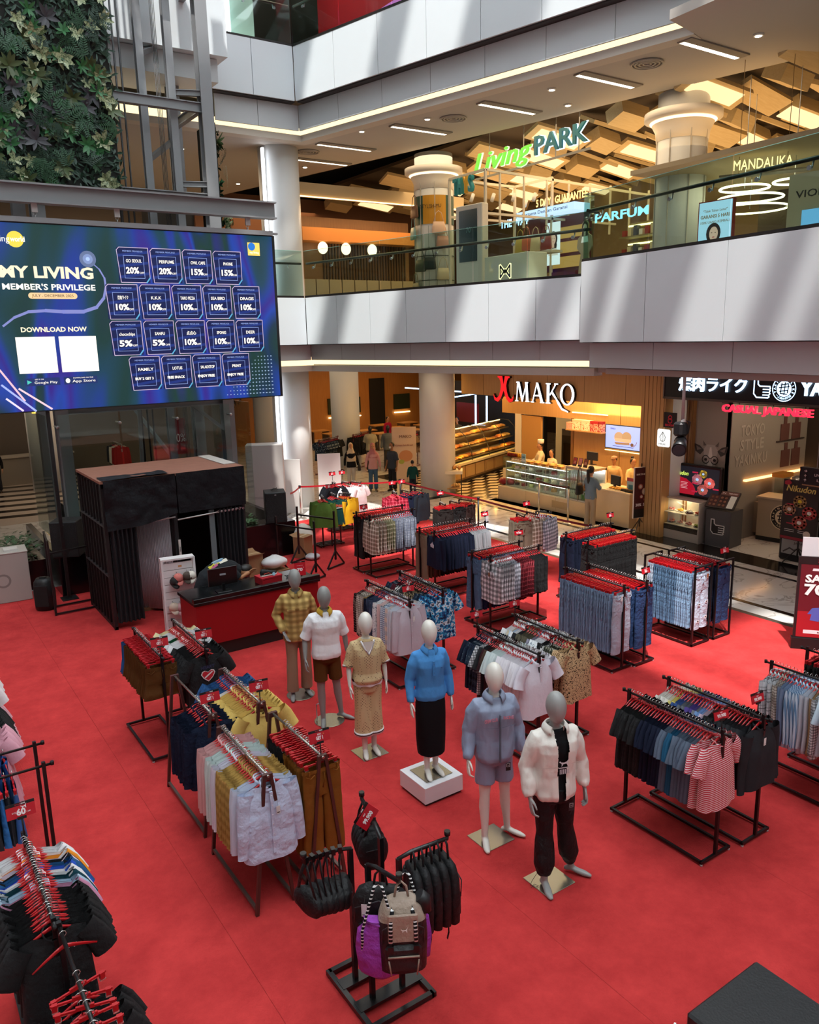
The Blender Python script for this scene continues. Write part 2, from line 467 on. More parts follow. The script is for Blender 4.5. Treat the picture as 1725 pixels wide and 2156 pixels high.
def cove(name, pts, zl, zs, th, setb=.36, lab=None):
 a, b = offs(pts, setb), offs(pts, setb + .34)
 o = struct(name, MB().b2((pts[0][0] + .5, pts[0][1] + .5, zl), (pts[0][0] + .52, pts[0][1] + .52, zl + .01)), CEIL, lab)
 for i in range(len(a) - 1):
  r = [a[i], a[i + 1], b[i + 1], b[i]]
  m = MB(); m.loft([[(x, y, zs - .16) for x, y in r], [(x, y, zs) for x, y in r]], M('#c9c2b6', .7), True, True, False); m.build('soffit_edge', None, o)
  r = [b[i], b[i + 1], offs([b[i], b[i + 1]], .03)[1], offs([b[i], b[i + 1]], .03)[0]]
  m = MB(); m.loft([[(x, y, zs) for x, y in r], [(x, y, zl) for x, y in r]], WARM, True, True, False); m.build('cove_glow', None, o)  # emissive strip stands in for the softly lit cove wall
 return o
cove('trim_1', [(-9, 20.46), (10.5, 20.46), (12.44, 11.8)], 4.46, 4.22, .2, lab='warm lit cove under the first balcony')
cove('trim_2', [(2, 20.42), (10.46, 20.42), (12.97, 10.1)], 10.62, 10.35, .2, lab='warm lit cove under the second balcony')
c1 = slab('ceiling', [(11.0, 21.2), (13.0, 11.6), (12.5, 11.3), (11.9, 6), (11.6, -9), (46, -9), (46, 50), (-12, 50), (-12, 21.2)], 4.13, 4.24, CEIL, 'pale soffit over the ground floor shops')
slab('floor_upper', [(10.9, 20.95), (12.95, 11.7), (12.6, 11.5), (11.9, 6), (11.6, -9), (46, -9), (46, 50), (-12, 50), (-12, 20.95)], 5.55, 5.9, M('#9a948c', .3), 'floor of the first upper storey')
c2 = slab('ceiling_upper', [(10.85, 21.1), (13.42, 10.2), (12.4, 10.0), (11.4, -9), (16.6, -9), (16.6, 9), (15.75, 12.6), (14.95, 16.5), (13.0, 24.8), (11.0, 33), (9.5, 50), (-12, 50), (-12, 21.1)], 10.2, 10.36, CEIL, 'pale soffit under the second upper storey')
slab('floor_top', [(10.9, 21), (13.4, 10.2), (12.4, 10.0), (11.4, -9), (46, -9), (46, 50), (-12, 50), (-12, 21)], 11.6, 12.2, M('#8f8a84', .4), 'floor of the second upper storey')
slab('ceiling_top', [(11.5, 21.6), (14, 10), (13, -9), (46, -9), (46, 50), (-12, 50), (-12, 21.6)], 16.6, 16.9, CEIL, 'soffit above the second upper storey')
fw = M('#57504a', .8)
struct('wall_back', MB().b2((-16, 49, -.3), (48, 49.4, 20)), fw, 'far back wall of the mall')
struct('wall_right', MB().b2((44, -14, -.3), (44.4, 50, 20)), fw, 'far right wall of the mall')
struct('wall_left', MB().b2((-15.4, -14, -.3), (-15, 50, 26)), M('#b9b6b2', .8), 'pale wall on the lift side of the hall')
struct('wall_front', MB().b2((-16, -14.4, -.3), (48, -14, 26)), M('#b9b6b2', .8), 'pale wall behind the viewer')
struct('wall_upper', MB().b2((13.2, -14, 16.9), (13.6, 50, 26)).b2((-16, 22, 16.9), (13.4, 22.3, 26)), M('#d6d9da', .6), 'white upper wall of the hall')
rf = struct('roof', MB().b2((-15, -14, 25.0), (13.4, -13.5, 25.5)), WHITE, 'white girders of the glazed roof')
for i in range(9):
 y = -12.5 + i * 4.1
 MB().b2((-15, y, 25.0), (13.3, y + .5, 25.5)).build('girder', WHITE, rf)
for k in range(9): MB().b2((2.9, -8 + k * 3.3, 25.0), (11.5, -8 + k * 3.3 + (1.5 if k % 2 else .8), 25.3)).build('girder', WHITE, rf)
for i in range(22):
 x = -14.6 + i * .8
 MB().b2((x, -14, 23.0), (x + .04, 22, 25.4 if not 1.1 < x < 2.7 else 23.6)).build('sun_blocking_fin', M('#f2f2f2', .6), rf)  # unseen fins added to keep direct sun off most of the carpet
def column(u, v, lab, up=True):
 o = struct('column', MB().lathe([(.56, 0), (.56, 4.06)], 40, None, (u, v, 0)), WHITE, lab)
 if up: MB().lathe([(.565, 5.9), (.565, 10.2)], 40, None, (u, v, 0)).build('column_shaft', WHITE, o)
 return o
ca = column(10.55, 21.85, 'plain white round column behind the lift')
cb = column(14.9, 20.4, 'white round column beside the bakery')
cc = column(16.35, 12.68, "white round column above the wooden pillar")
column(15.6, 27.5, 'white round column further back in the hall', False)
column(5.0, 30.0, 'white round column behind the glass lift', False)
column(14.9, 33.5, 'white round column deep in the back of the hall', False)
for o, (u, v) in ((cb, (14.9, 20.4)), (cc, (16.35, 12.68))):
 m = MB(); m.lathe([(.58, 9.2), (.60, 9.4), (.72, 9.62), (.86, 9.66), (.86, 9.8), (.7, 9.84)], 40, M('#e6ded2', .5), (u, v, 0)); m.build('capital', None, o)
 m = MB(); m.lathe([(.64, 9.52), (.74, 9.61), (.62, 9.57)], 40, GLOW('#ffdcae', 2.2), (u, v, 0)); m.build('light_ring', None, o)
 for k in range(8):
  a = 2 * pi * k / 8 + .2
  m = MB(); m.box((u + .57 * cos(a), v + .57 * sin(a), 7.9), (.05, .02, 3.2), M('#bdb7ad', .5), Matrix.Rotation(a, 3, 'Z').to_4x4()); m.build('joint_strip', None, o)
t = thing('light_tube', 'tall white light tube running up beside the column near the lift', 'light', (9.93, 21.5, 0))
MB().b2((-.03, -.03, .3), (.03, .03, 4.0), GLOW('#f4f8ff', 7)).build('tube', None, t)
MB().b2((-.03, -.03, 6.1), (.03, .03, 10.1), GLOW('#f4f8ff', 7)).build('tube', None, t)
MB().b2((-.05, .032, .3), (.05, .06, 10.1), M('#aaaaaa', .5)).build('backing', None, t)
def balustrade(lab, pts, z0, h, pw, rail_h, handrail='#4a3a2c', inner=.1):
 o = thing('glass_railing', lab, 'railing')
 for P, Q in zip(pts[:-1], pts[1:]):
  P2, Q2 = Vector((*P, 0)), Vector((*Q, 0)); d = Q2 - P2; L = d.length; d.normalize(); n = Vector((-d.y, d.x, 0))
  k = max(1, round(L / pw))
  for i in range(k):
   a, b = P2 + d * (L * i / k + .012), P2 + d * (L * (i + 1) / k - .012)
   m = MB(); r = [a, b, b + n * .014, a + n * .014]
   m.loft([[(p.x, p.y, z0) for p in r], [(p.x, p.y, z0 + h) for p in r]], None, True, True, False); g = m.build('pane', GLASS, o)
   m = MB(); m.loft([[(p.x, p.y, z0 + h + .001) for p in r], [(p.x, p.y, z0 + h + .010) for p in r]], GLASS_EDGE, True, True, False); m.build('pane_edge', None, g)
   for f in (.25, .75):
    q = a.lerp(b, f); m = MB()
    m.tube([(q + n * .02 + Vector((0, 0, z0 + rail_h - .13))), (q + n * (inner * .7) + Vector((0, 0, z0 + rail_h - .13))), (q + n * inner + Vector((0, 0, z0 + rail_h - .02)))], .014, 6)
    m.tube([(q + n * .0 + Vector((0, 0, z0 + rail_h - .13))), (q + n * .025 + Vector((0, 0, z0 + rail_h - .13)))], .035, 10)
    m.build('bracket', STEEL, o)
  m = MB(); m.tube([P2 + n * inner + Vector((0, 0, z0 + rail_h)), Q2 + n * inner + Vector((0, 0, z0 + rail_h))], .032, 10); m.build('handrail', M(handrail, .35), o)
  m = MB(); r = [P2 - n * .012, Q2 - n * .012, Q2 + n * .045, P2 + n * .045]
  m.loft([[(p.x, p.y, z0 - .012) for p in r], [(p.x, p.y, z0 + .045) for p in r]], M('#17120f', .4), True, True, False); m.build('base_channel', None, o)
 return o
balustrade('long glass railing with brown handrail over the white balcony', [(10.47, 20.44), (12.44, 11.8)], 6.09, 1.22, 1.45, .9)
balustrade('short glass railing beside the white column near the lift', [(4.2, 20.44), (10.43, 20.44)], 6.09, 1.22, 1.6, .9, '#141414')
balustrade('glass railing with black handrail on the stepped out bay', [(12.58, 11.80), (12.24, 11.76)], 6.35, 1.25, 1.3, .95, '#15110e')
balustrade('tall glass railing with black handrail at the right end of the balcony', [(12.22, 11.72), (11.46, 6.3), (11.0, 3.2)], 6.35, 1.25, 1.75, .95, '#15110e')
balustrade('glass railing of the top balcony before the red shop', [(10.44, 20.42), (12.95, 10.1)], 12.39, 1.25, 1.8, .95)
balustrade('glass railing of the top balcony beside the lift', [(7.0, 20.42), (10.42, 20.42)], 12.39, 1.25, 1.5, .95)
# ---------------------------------------------------------------- garments on hangers
HRED = M('#b3141c', .35)
HOOK = M('#c9c9c6', .25, .8)
def hanger_mesh(kind='shirt', half=.2):
 m = MB()
 hook = [(0.0, 0, -.075), (0, 0, -.035), (.012, 0, -.012), (.024, 0, .004), (.018, 0, .022), (0, 0, .03), (-.017, 0, .022), (-.021, 0, .008)]
 m.tube(hook, .0028, 5, HOOK)
 if kind == 'shirt':
  for s in (-1, 1):
   m.tube([(0, 0, -.078), (s * .05, 0, -.095), (s * half * .6, 0, -.125), (s * half, 0, -.165)], [.016, .014, .010, .006], 6, HRED, True, True, .6)
 else:
  m.box((0, 0, -.082), (.10, .014, .026), HRED); m.box((0, 0, -.088), (half * 2, .011, .013), HRED)
  for s in (-1, 1):
   m.box((s * half * .86, 0, -.105), (.03, .024, .05), HRED); m.box((s * half * .86, 0, -.128), (.034, .03, .008), HOOK)
   m.box((s * half * .62, 0, -.098), (.05, .006, .006), HOOK)
 return m.mesh('hanger')
HANG = {'s': hanger_mesh(), 'p': hanger_mesh('pants', .17), 'k': hanger_mesh('shirt', .18)}
def shirt_mesh(seed, long, wid=.23, L=.80, th=.02, neck=.07, slen=None, boxy=1.0, puff=1.0):
 """a hung top: body shell from the hanger's slope to the hem, two hanging sleeves"""
 r = random.Random(seed)
 m = MB(); n = 22; rows = 9
 ph = [r.uniform(0, 6.3) for _ in range(4)]; fr = [r.uniform(9, 16), r.uniform(22, 34)]
 rings = []
 for i in range(rows):
  f = i / (rows - 1); ring = []
  for k in range(n):
   a = 2 * pi * k / n; ca, sa = cos(a), sin(a)
   wx = (wid - .015) + (.035 * boxy) * f
   x = wx * (abs(ca) ** .6) * (1 if ca > 0 else -1)
   z0 = -.072 - .062 * min(1, abs(x) / .21) - (.075 if sa < 0 else .030) * math.exp(-(x / .055) ** 2)
   z = z0 + (-L - z0) * f
   t = th * (.5 + .9 * min(1, f * 3)) * (1 + .35 * f * puff)
   if i == 0: t = .004 if abs(x) > .075 else th * .8
   fold = sin(x * fr[0] * 3 + ph[0] + f * 1.5) * .4 + sin(x * fr[1] * 2 + ph[1] - f * 2) * .3
   y = t * sa * (abs(sa) ** -.3 if abs(sa) > .05 else 1) + th * .55 * f * fold + (sa > 0) * 0
   z += .012 * f * sin(x * 14 + ph[2])
   ring.append((x, y, z))
  rings.append(ring)
 m.loft(rings, None, False, False)
 sl = slen or (.58 if long else .22)
 for s in (-1, 1):
  P, rad = [], []
  k = 6 if long else 4
  for i in range(k):
   f = i / (k - 1)
   P.append((s * (wid - .03 + (.075 + (.0 if long else .045)) * f ** .7), (-.012 - .02 * f) * puff + .008 * sin(ph[3] + 5 * f), -.145 - sl * f))
   rad.append((.078 - .03 * f) if long else (.08 + .005 * f))
  m.tube(P, rad, 10, None, False, True, .26 + th * 5, (1, 0, 0))
 return m.mesh('garment')
def collar_mesh(neck=.06, flap=True, th=.02):
 m = MB(); n = 14
 def ring(rr, dz, dy=0): return [(rr * cos(2 * pi * k / n), max(.018, th * .9) * 1.5 * sin(2 * pi * k / n) + dy, -.085 + dz - (.045 if sin(2 * pi * k / n) < 0 else 0) * abs(sin(2 * pi * k / n))) for k in range(n)]
 if flap: m.loft([ring(neck + .016, -.025), ring(neck + .01, .002), ring(neck, .018), ring(neck - .004, .0)], None, False, False)
 else: m.loft([ring(neck + .004, -.012), ring(neck + .002, .004), ring(neck - .006, -.006)], None, False, False)
 return m.mesh('collar')
COLLAR = {'shirt': collar_mesh(), 'tee': collar_mesh(.062, False)}
def placket_mesh(L=.66, th=.03):
 m = MB()
 m.b2((-.014, -th * 1.75, -L + .01), (.014, -th * 1.55, -.17))
 for i in range(5): m.lathe([(.005, 0), (.005, .004)], 8, M('#e8e4da', .3), (0, 0, 0)); 
 return m
def pants_mesh(seed, L=.98, w=.19, hem=.085, th=.018, split=.27, flare=1.0):
 r = random.Random(seed); m = MB(); n = 18; ph = [r.uniform(0, 6.3) for _ in range(4)]
 rings = []
 for i in range(5):
  f = i / 4; ring = []
  for k in range(n):
   a = 2 * pi * k / n; ca, sa = cos(a), sin(a)
   x = (w + .012 * f) * (abs(ca) ** .7) * (1 if ca > 0 else -1)
   y = th * (1 + .25 * sin(pi * f)) * sa + th * .25 * sin(pi * f) * sin(x * 30 + ph[0])
   ring.append((x, y, -.125 - split * f + .004 * sin(x * 20)))
  rings.append(ring)
 m.loft(rings, None, False, False)
 for s in (-1, 1):
  rr = []
  for i in range(6):
   f = i / 5; ring = []
   hw = (w * .5 + .004) + (hem - w * .5) * f * flare
   for k in range(12):
    a = 2 * pi * k / 12; ca, sa = cos(a), sin(a)
    x = s * (w * .5 + .003 + .012 * f) + hw * (abs(ca) ** .8) * (1 if ca > 0 else -1)
    y = th * (1.0 + .25 * min(1, f * 2.5)) * sa + .01 * f * sin(ph[1] + s * 2 + 3 * f) + .007 * sin(ph[2] + 8 * f + s)
    ring.append((x, y, -.125 - split + .02 + (-L + .125 + split - .02) * f))
   rr.append(ring)
  m.loft(rr, None, False, False)
 return m.mesh('garment')
def skirt_mesh(seed, L=.55, w=.17, hem=.25, th=.02):
 r = random.Random(seed); m = MB(); n = 26; ph = r.uniform(0, 6)
 rings = []
 for i in range(6):
  f = i / 5
  rings.append([((w + (hem - w) * f) * cos(2 * pi * k / n), (th + .02 * f) * sin(2 * pi * k / n) + .02 * f * sin(6 * 2 * pi * k / n + ph), -.12 - (L - .12) * f) for k in range(n)])
 m.loft(rings, None, False, False)
 return m.mesh('garment')
def waist_mesh(w=.19, th=.018):
 m = MB(); n = 18
 m.loft([[((w + .004) * (abs(cos(2 * pi * k / n)) ** .7) * (1 if cos(2 * pi * k / n) > 0 else -1), (th + .003) * sin(2 * pi * k / n), z) for k in range(n)] for z in (-.120, -.158)], None, False, False)
 for x in (-.14, -.05, .05, .14): m.box((x, -th - .004, -.14), (.012, .004, .045))
 m.tube([(0, -th - .006, -.16), (.004, -th - .007, -.24), (-.012, -th - .004, -.31)], .004, 5)
 for s in (-1, 1): m.tube([(s * .17, -th * .6 - .004, -.17), (s * .13, -th - .006, -.19), (s * .09, -th - .005, -.165)], .003, 5)
 return m.mesh('waistband')
KIND = {}
def K(key, name, words, cat, meshes, hang, extra=None, fat=None): KIND[key] = dict(name=name, words=words, cat=cat, meshes=meshes, hang=hang, extra=extra, fat=fat)
K('L', 'long_sleeved_shirt', 'long-sleeved shirt', 'shirt', [shirt_mesh(i, True) for i in range(3)], 's', ('collar', COLLAR['shirt']), shirt_mesh(50, True, th=.045))
K('S', 'short_sleeved_shirt', 'short-sleeved shirt', 'shirt', [shirt_mesh(10 + i, False, L=.76) for i in range(3)], 's', ('collar', COLLAR['shirt']), shirt_mesh(51, False, L=.76, th=.05))
K('T', 't_shirt', 'T-shirt', 't-shirt', [shirt_mesh(20 + i, False, wid=.22, L=.76) for i in range(3)], 's', ('neckband', COLLAR['tee']), shirt_mesh(52, False, wid=.22, L=.76, th=.045))
K('W', 'sweatshirt', 'sweatshirt', 'sweatshirt', [shirt_mesh(30 + i, True, wid=.24, L=.70, th=.024) for i in range(3)], 's', ('neckband', COLLAR['tee']), shirt_mesh(53, True, wid=.24, L=.70, th=.06))
K('J', 'jacket', 'jacket', 'jacket', [shirt_mesh(40 + i, True, wid=.24, L=.76, th=.024) for i in range(3)], 's', ('collar', COLLAR['shirt']), shirt_mesh(54, True, wid=.24, L=.76, th=.05))
K('B', 'blouse', 'blouse', 'blouse', [shirt_mesh(45 + i, False, wid=.19, L=.5, th=.022) for i in range(2)], 'k', None, shirt_mesh(56, False, wid=.19, L=.5, th=.05))
K('D', 'dress', 'dress', 'dress', [shirt_mesh(47 + i, False, wid=.18, L=.85, th=.025, boxy=3.4) for i in range(2)], 'k', None, shirt_mesh(57, False, wid=.18, L=.85, th=.05, boxy=3.4))
K('P', 'trousers', 'trousers', 'trousers', [pants_mesh(60 + i, 1.0, .185, .10) for i in range(3)], 'p', ('waistband', waist_mesh()), pants_mesh(70, 1.0, .185, .10, .032))
K('N', 'jeans', 'jeans', 'jeans', [pants_mesh(63 + i, 1.04, .185, .085) for i in range(3)], 'p', ('waistband', waist_mesh()), pants_mesh(71, 1.04, .185, .09, .032))
K('H', 'shorts', 'shorts', 'shorts', [pants_mesh(66 + i, .52, .19, .13, .018, .22) for i in range(3)], 'p', ('waistband', waist_mesh()), pants_mesh(72, .52, .19, .13, .034, .22))
K('Q', 'skirt', 'skirt', 'skirt', [skirt_mesh(80 + i) for i in range(2)], 'p', None, skirt_mesh(90, th=.04))
def placket(parent, mat, L, th=.05, col='#e9e6df'):
 m = MB(); m.b2((-.013, -th - .012, -L + .02), (.013, -th + .006, -.155), mat)
 for i in range(6): m.box((0, -th - .014, -.19 - i * (L - .22) / 6), (.007, .004, .007), M(col, .3))
 m.build('placket', None, parent)
def slotted(ob, mat):
 """give this object its own material while it shares mesh data"""
 if not ob.data.materials: ob.data.materials.append(mat)
 ob.material_slots[0].link = 'OBJECT'; ob.material_slots[0].material = mat
def garment(kind, mat, loc, yaw, label, group=None, big=False, seed=0, trim=None):
 k = KIND[kind]
 me = (k['fat'] if big and k['fat'] else k['meshes'][seed % len(k['meshes'])])
 o = D.objects.new(k['name'], me); COL.objects.link(o); slotted(o, mat)
 o.location = loc; o.rotation_euler = (0, 0, R(yaw))
 tag(o, label, k['cat'], group)
 h = D.objects.new('hanger', HANG[k['hang']]); COL.objects.link(h); h.parent = o
 if k['extra']:
  e = D.objects.new(k['extra'][0], k['extra'][1]); COL.objects.link(e); e.parent = o; slotted(e, trim or mat)
  if big: e.scale = (1, 2.1, 1)
 return o
ORD = 'first second third fourth fifth sixth seventh eighth ninth tenth eleventh twelfth thirteenth fourteenth fifteenth sixteenth seventeenth eighteenth nineteenth twentieth twenty-first twenty-second twenty-third twenty-fourth twenty-fifth'.split()
def row(loc, yaw, L, runs, desc, y0=.04, z=1.31, group_desc=None, end=True, jitter=5, gap=None):
 """garments along a bar: loc = near end of the bar on the floor, the bar runs along local +y.
 runs: (count, kind, material, colour words[, trim]) from the near end on; the foremost piece hangs opened out"""
 tot = sum(r[0] for r in runs); st = gap or (L - y0 - .03) / max(1, tot)
 c, s = cos(R(yaw)), sin(R(yaw)); y = y0; first = True; out = []; cnt = {}
 for r in runs:
  n, kind, mat, col = r[:4]; trim = r[4] if len(r) > 4 else None
  w = KIND[kind]['words']; base = f'{col} {w}'
  tot_b = sum(q[0] for q in runs if (q[1], q[3]) == (kind, col)) - (1 if runs[0][1] == kind and runs[0][3] == col and end else 0)
  for i in range(n):
   big = first and end
   yy = y + (.0 if not big else -.01); dx = rnd.uniform(-.012, .012)
   p = (loc[0] - s * yy + c * dx, loc[1] + c * yy + s * dx, z + .014)
   if big: lab = f'{base} foremost on the {desc}'
   elif tot_b == 1: lab = f'single {base} on the {desc}'
   else:
    cnt[base] = cnt.get(base, 0) + 1
    lab = f'{ORD[cnt[base] - 1]} {base} from the front of the {desc}'
   g = garment(kind, mat, p, yaw + (0 if big else rnd.uniform(-jitter, jitter)), lab, None if (big or tot_b < 2) else f'{base} run on the {desc}', big, rnd.randrange(3), trim)
   out.append(g); y += st + (.03 if big else 0) * (1 if st > .03 else .6); first = False
 return out
# ---------------------------------------------------------------- racks
def knobs(m, pts, mat):
 for p in pts: m.tube([(p[0], p[1], p[2] - .012), (p[0], p[1], p[2] + .022)], .017, 8, mat)
def single_rack(loc, yaw, L, lab, H=1.31, W=.42, col='#0e0e10', group=None, over=.07):
 """rectangular floor frame, one post at the middle of each short side, one hanging bar"""
 mt = M(col, .4)
 t = thing('clothes_rack', lab, 'clothes rack', (loc[0], loc[1], 0.012), yaw, group)
 m = MB(); q = .026
 for x in (-W / 2, W / 2): m.box((x, L / 2, .035), (q, L, q), mt)
 for y in (0, L): m.box((0, y, .035), (W + q, q, q), mt)
 m.build('base_frame', None, t)
 for y in (.0, L): MB().box((0, y, (H + .03) / 2 + .02), (.03, .03, H - .02), mt).build('post', None, t)
 m = MB(); m.tube([(0, -over, H - .012), (0, L + over, H - .012)], .0125, 8, mt); knobs(m, [(0, -over, H - .012), (0, L + over, H - .012)], mt); m.build('hanging_bar', None, t)
 for x in (-W / 2, W / 2):
  for y in (0, L): MB().lathe([(.014, 0), (.014, .014), (.008, .022)], 8, M('#bdbdbd', .4), (x, y, 0)).build('foot', None, t)
 return t
def box_rack(loc, yaw, L, lab, H=1.31, W=.42, col='#0e0e10', group=None):
 """four posts, floor frame and top frame with the bar inside it"""
 mt = M(col, .4); t = thing('clothes_rack', lab, 'clothes rack', (loc[0], loc[1], .012), yaw, group); q = .026
 for z, nm in ((.03, 'base_frame'), (H, 'top_frame')):
  m = MB()
  if z < .5: 
   for x in (-W / 2, W / 2): m.box((x, L / 2, z), (q, L, q), mt)
  for y in (0, L): m.box((0, y, z), (W + q, q, q), mt)
  m.build(nm, None, t)
 for x in (-W / 2, W / 2):
  for y in (0, L): MB().box((x, y, H / 2 + .015), (q, q, H), mt).build('post', None, t)
 m = MB(); m.tube([(0, 0, H - .012), (0, L, H - .012)], .0125, 8, mt); m.build('hanging_bar', None, t)
 return t
def aframe_rack(loc, yaw, L, lab, H=1.3, sp=.36, bar_over=.0, col='#4c2a26'):
 """two A shaped ends joined by low rails and a bright bar across their tops"""
 mt = M(col, .4); t = thing('a_frame_rack', lab, 'clothes rack', (loc[0], loc[1], .012), yaw)
 for y in (0, L):
  for s in (-1, 1): MB().bar((s * .03, y, H), (s * sp / 2, y, 0), .03, mt).build('leg', None, t)
  MB().box((0, y, H - .01), (.09, .034, .05), mt).build('apex_plate', None, t)
 for s in (-1, 1):
  MB().bar((s * sp * .48, 0, .05), (s * sp * .48, L, .05), .028, M('#6a5a55', .35, .4)).build('rail', None, t)
 m = MB(); m.tube([(0, -.03, H), (0, L + .03, H)], .0125, 8, M('#a9a49c', .25, .8)); m.build('hanging_bar', None, t)
 return t
def multi_rack(loc, yaw, lab, arms, W=.62, Dp=.34, H=1.25, group=None):
 """low slatted base, posts, and raised arms with upturned tips; arms = [(x, y, dirx, diry, len, z)]"""
 mt = M('#0e0e10', .4); t = thing('arm_rack', lab, 'clothes rack', (loc[0], loc[1], .012), yaw, group)
 m = MB()
 for y in (-Dp / 2, Dp / 2, -Dp / 6, Dp / 6): m.box((0, y, .05), (W, .03, .03), mt)
 for x in (-W / 2, W / 2): m.box((x, 0, .035), (.03, Dp, .04), mt)
 m.build('base_frame', None, t)
 for (x, y, dx, dy, l, z) in arms:
  MB().box((x, y, z / 2), (.028, .028, z), mt).build('post', None, t)
  m = MB(); m.tube([(x, y, z), (x + dx * l, y + dy * l, z), (x + dx * (l + .012), y + dy * (l + .012), z + .045)], .013, 8, mt); m.build('arm', None, t)
 return t
# ---------------------------------------------------------------- sale signs
SIGN_R = M('#c01526', .35); SIGN_K = M('#0b0a0a', .4); TXT = M('#f3e9ea', .5)
def sale_sign(loc, yaw, kind, lab, w=.2, h=.125, tilt=-12, roll=0, stem=.13, scale=1.0):
 """card with a black header in a clip on a thin stem; loc = foot of the stem"""
 t = thing('sale_sign', lab, 'sale sign', loc, yaw)
 m = MB(); m.tube([(0, 0, 0), (0, 0, stem)], .006, 6, SIGN_K); m.build('stem', None, t)
 c = D.objects.new('card', None); 
 m = MB(); m.b2((-w / 2, -.003, .012), (w / 2, .003, h - .022), SIGN_R); cd = m.build('card', None, t, (0, 0, stem))
 cd.rotation_euler = (R(tilt), R(roll), 0)
 MB().b2((-w / 2, -.0032, h - .022), (w / 2, .0032, h), SIGN_K).build('header', None, cd)
 MB().b2((-w * .16, -.009, 0), (w * .16, .009, .02), SIGN_K).build('clip', None, cd)
 text('SALE', cd, -w * .08, h - .011, .009, M('#b3203a', .5), w * .2, bold=.04); text('ZONE', cd, w * .1, h - .011, .009, TXT, w * .15, bold=.04)
 if kind == 'get':
  text('BUY 1', cd, 0, h * .66, .014, TXT, w * .17, bold=.05); text('GET 1', cd, 0, h * .40, .030, TXT, w * .33, bold=.06); text('*', cd, w * .2, h * .6, .02, M('#f0b060', .5), None)
 elif kind == '99':
  text('ONLY', cd, 0, h * .68, .010, TXT, w * .15); text('99.900', cd, 0, h * .42, .030, TXT, w * .6, bold=.06)
 elif kind == '79':
  text('ONLY', cd, 0, h * .68, .010, TXT, w * .15); text('79.900', cd, 0, h * .42, .030, TXT, w * .6, bold=.06)
 elif kind == '60':
  text('UP TO', cd, -w * .24, h * .45, .012, TXT, w * .14); text('60', cd, 0, h * .42, .046, TXT, w * .32, bold=.06); text('% OFF', cd, w * .25, h * .34, .010, TXT, w * .14)
  leap(cd, w * .12, h * .70, .022, TXT, -.004)
 elif kind == '50':
  text('DISCOUNT', cd, 0, h * .66, .010, TXT, w * .35); text('50', cd, -.01, h * .38, .034, TXT, w * .28, bold=.06); text('%', cd, w * .2, h * .34, .014, TXT)
 elif kind == '70':
  text('DISCOUNT UP TO', cd, 0, h * .72, .008, TXT, w * .55); text('70', cd, -.005, h * .45, .05, TXT, w * .52, bold=.05); text('%', cd, w * .32, h * .58, .014, TXT)
 return t
def leap(parent, x, z, s, mat, y=-.004, flip=1):
 """small leaping-cat emblem"""
 P = [(-1.0, .45), (-.82, .5), (-.62, .28), (-.1, .2), (.35, .32), (.62, .62), (.8, .95), (.95, 1.0), (.84, .8), (.72, .45), (.66, .1), (.72, -.5), (.58, -.72), (.5, -.35), (.34, -.06), (.02, -.08), (-.3, -.12), (-.42, -.4), (-.62, -.5), (-.55, -.25), (-.6, .02), (-.85, .2), (-1.0, .28)]
 m = MB(); n = len(P); m.v = [(flip * p[0] * s, 0, p[1] * s) for p in P]; m.face(range(n - 1, -1, -1) if flip > 0 else range(n), mat)
 o = m.build('emblem', None, parent, (x, y, z)); return o
# ---------------------------------------------------------------- cloth materials
WH = fabric('#e9e8ea'); BK = M('#0c0c0f', .9, bump=(14, .5)); NV = fabric('#141b30')
CH = fabric('#2a2b2f'); SLATE = fabric('#5d6a7d'); TEAL = fabric('#1f5576')
STRIPE = stripes('red_white_stripe', '#c9414c', '#f2e6e6', .019, .36)
BUFFALO = plaid('buffalo_check', '#eeeef2', '#111218', None, .085, .085)
WINDOW = plaid('window_check', '#dcdde2', '#8b8d96', '#1a1b20', .10, .10, .15, .07)
REDPL = plaid('dark_red_plaid', '#6a1420', '#3a0c14', '#b85560', .075, .075, .5, .06)
ROSEPL = plaid('rose_plaid', '#c22740', '#7d1226', '#e57588', .08, .08, .5, .07)
BROWNPL = plaid('brown_plaid', '#cdbfab', '#6d5340', '#f1eadf', .085, .085, .5, .08)
OLIVEPL = plaid('olive_plaid', '#b5b08e', '#5c5a3c', '#e9e6d4', .085, .085, .5, .08)
BLUEPL = plaid('blue_plaid', '#c3cbdc', '#1f2c4c', '#0e1526', .055, .055, .5, .12)
BLUECH = plaid('blue_white_check', '#dfe4ee', '#1c2742', None, .075, .075)
YELPL = plaid('yellow_plaid', '#d8b468', '#80602a', None, .10, .085, .5, .1, blur=.12)
MUSTPL = plaid('mustard_plaid', '#cfae6c', '#7c5e30', None, .095, .082, .5, .1, blur=.14)
GING = plaid('small_black_check', '#e6e8ec', '#10131c', None, .03, .03)
TANCH = plaid('white_brown_check', '#dcd3c8', '#5b4436', None, .03, .03)
MARCH = plaid('maroon_check', '#3a1f22', '#1d1013', '#9a8880', .04, .04, .5, .12)
PEACHCH = plaid('peach_blue_check', '#e8d3c8', '#9fb2c6', None, .13, .13)
BSTR = stripes('blue_stripe', '#dfe6f0', '#8497b4', .028, .5)
VSTR = stripes('slate_stripe', '#46526c', '#2d3850', .022, .4, 'X')
LBSTR = stripes('pale_blue_stripe', '#cfe0f2', '#6f95bd', .03, .45, 'X')
FLORAL = blotch('blue_floral', ['#16203c', '#23497a', '#2f8fbb', '#c9d6df', '#4a4f5c'], 17)
FLORALD = blotch('dark_floral', ['#10151f', '#1d2a40', '#2b3a4a', '#75808a'], 22)
LEAFPR = blotch('brown_leaf_print', ['#15120f', '#4a3a2a', '#8d7a5e', '#1d1a16'], 19)
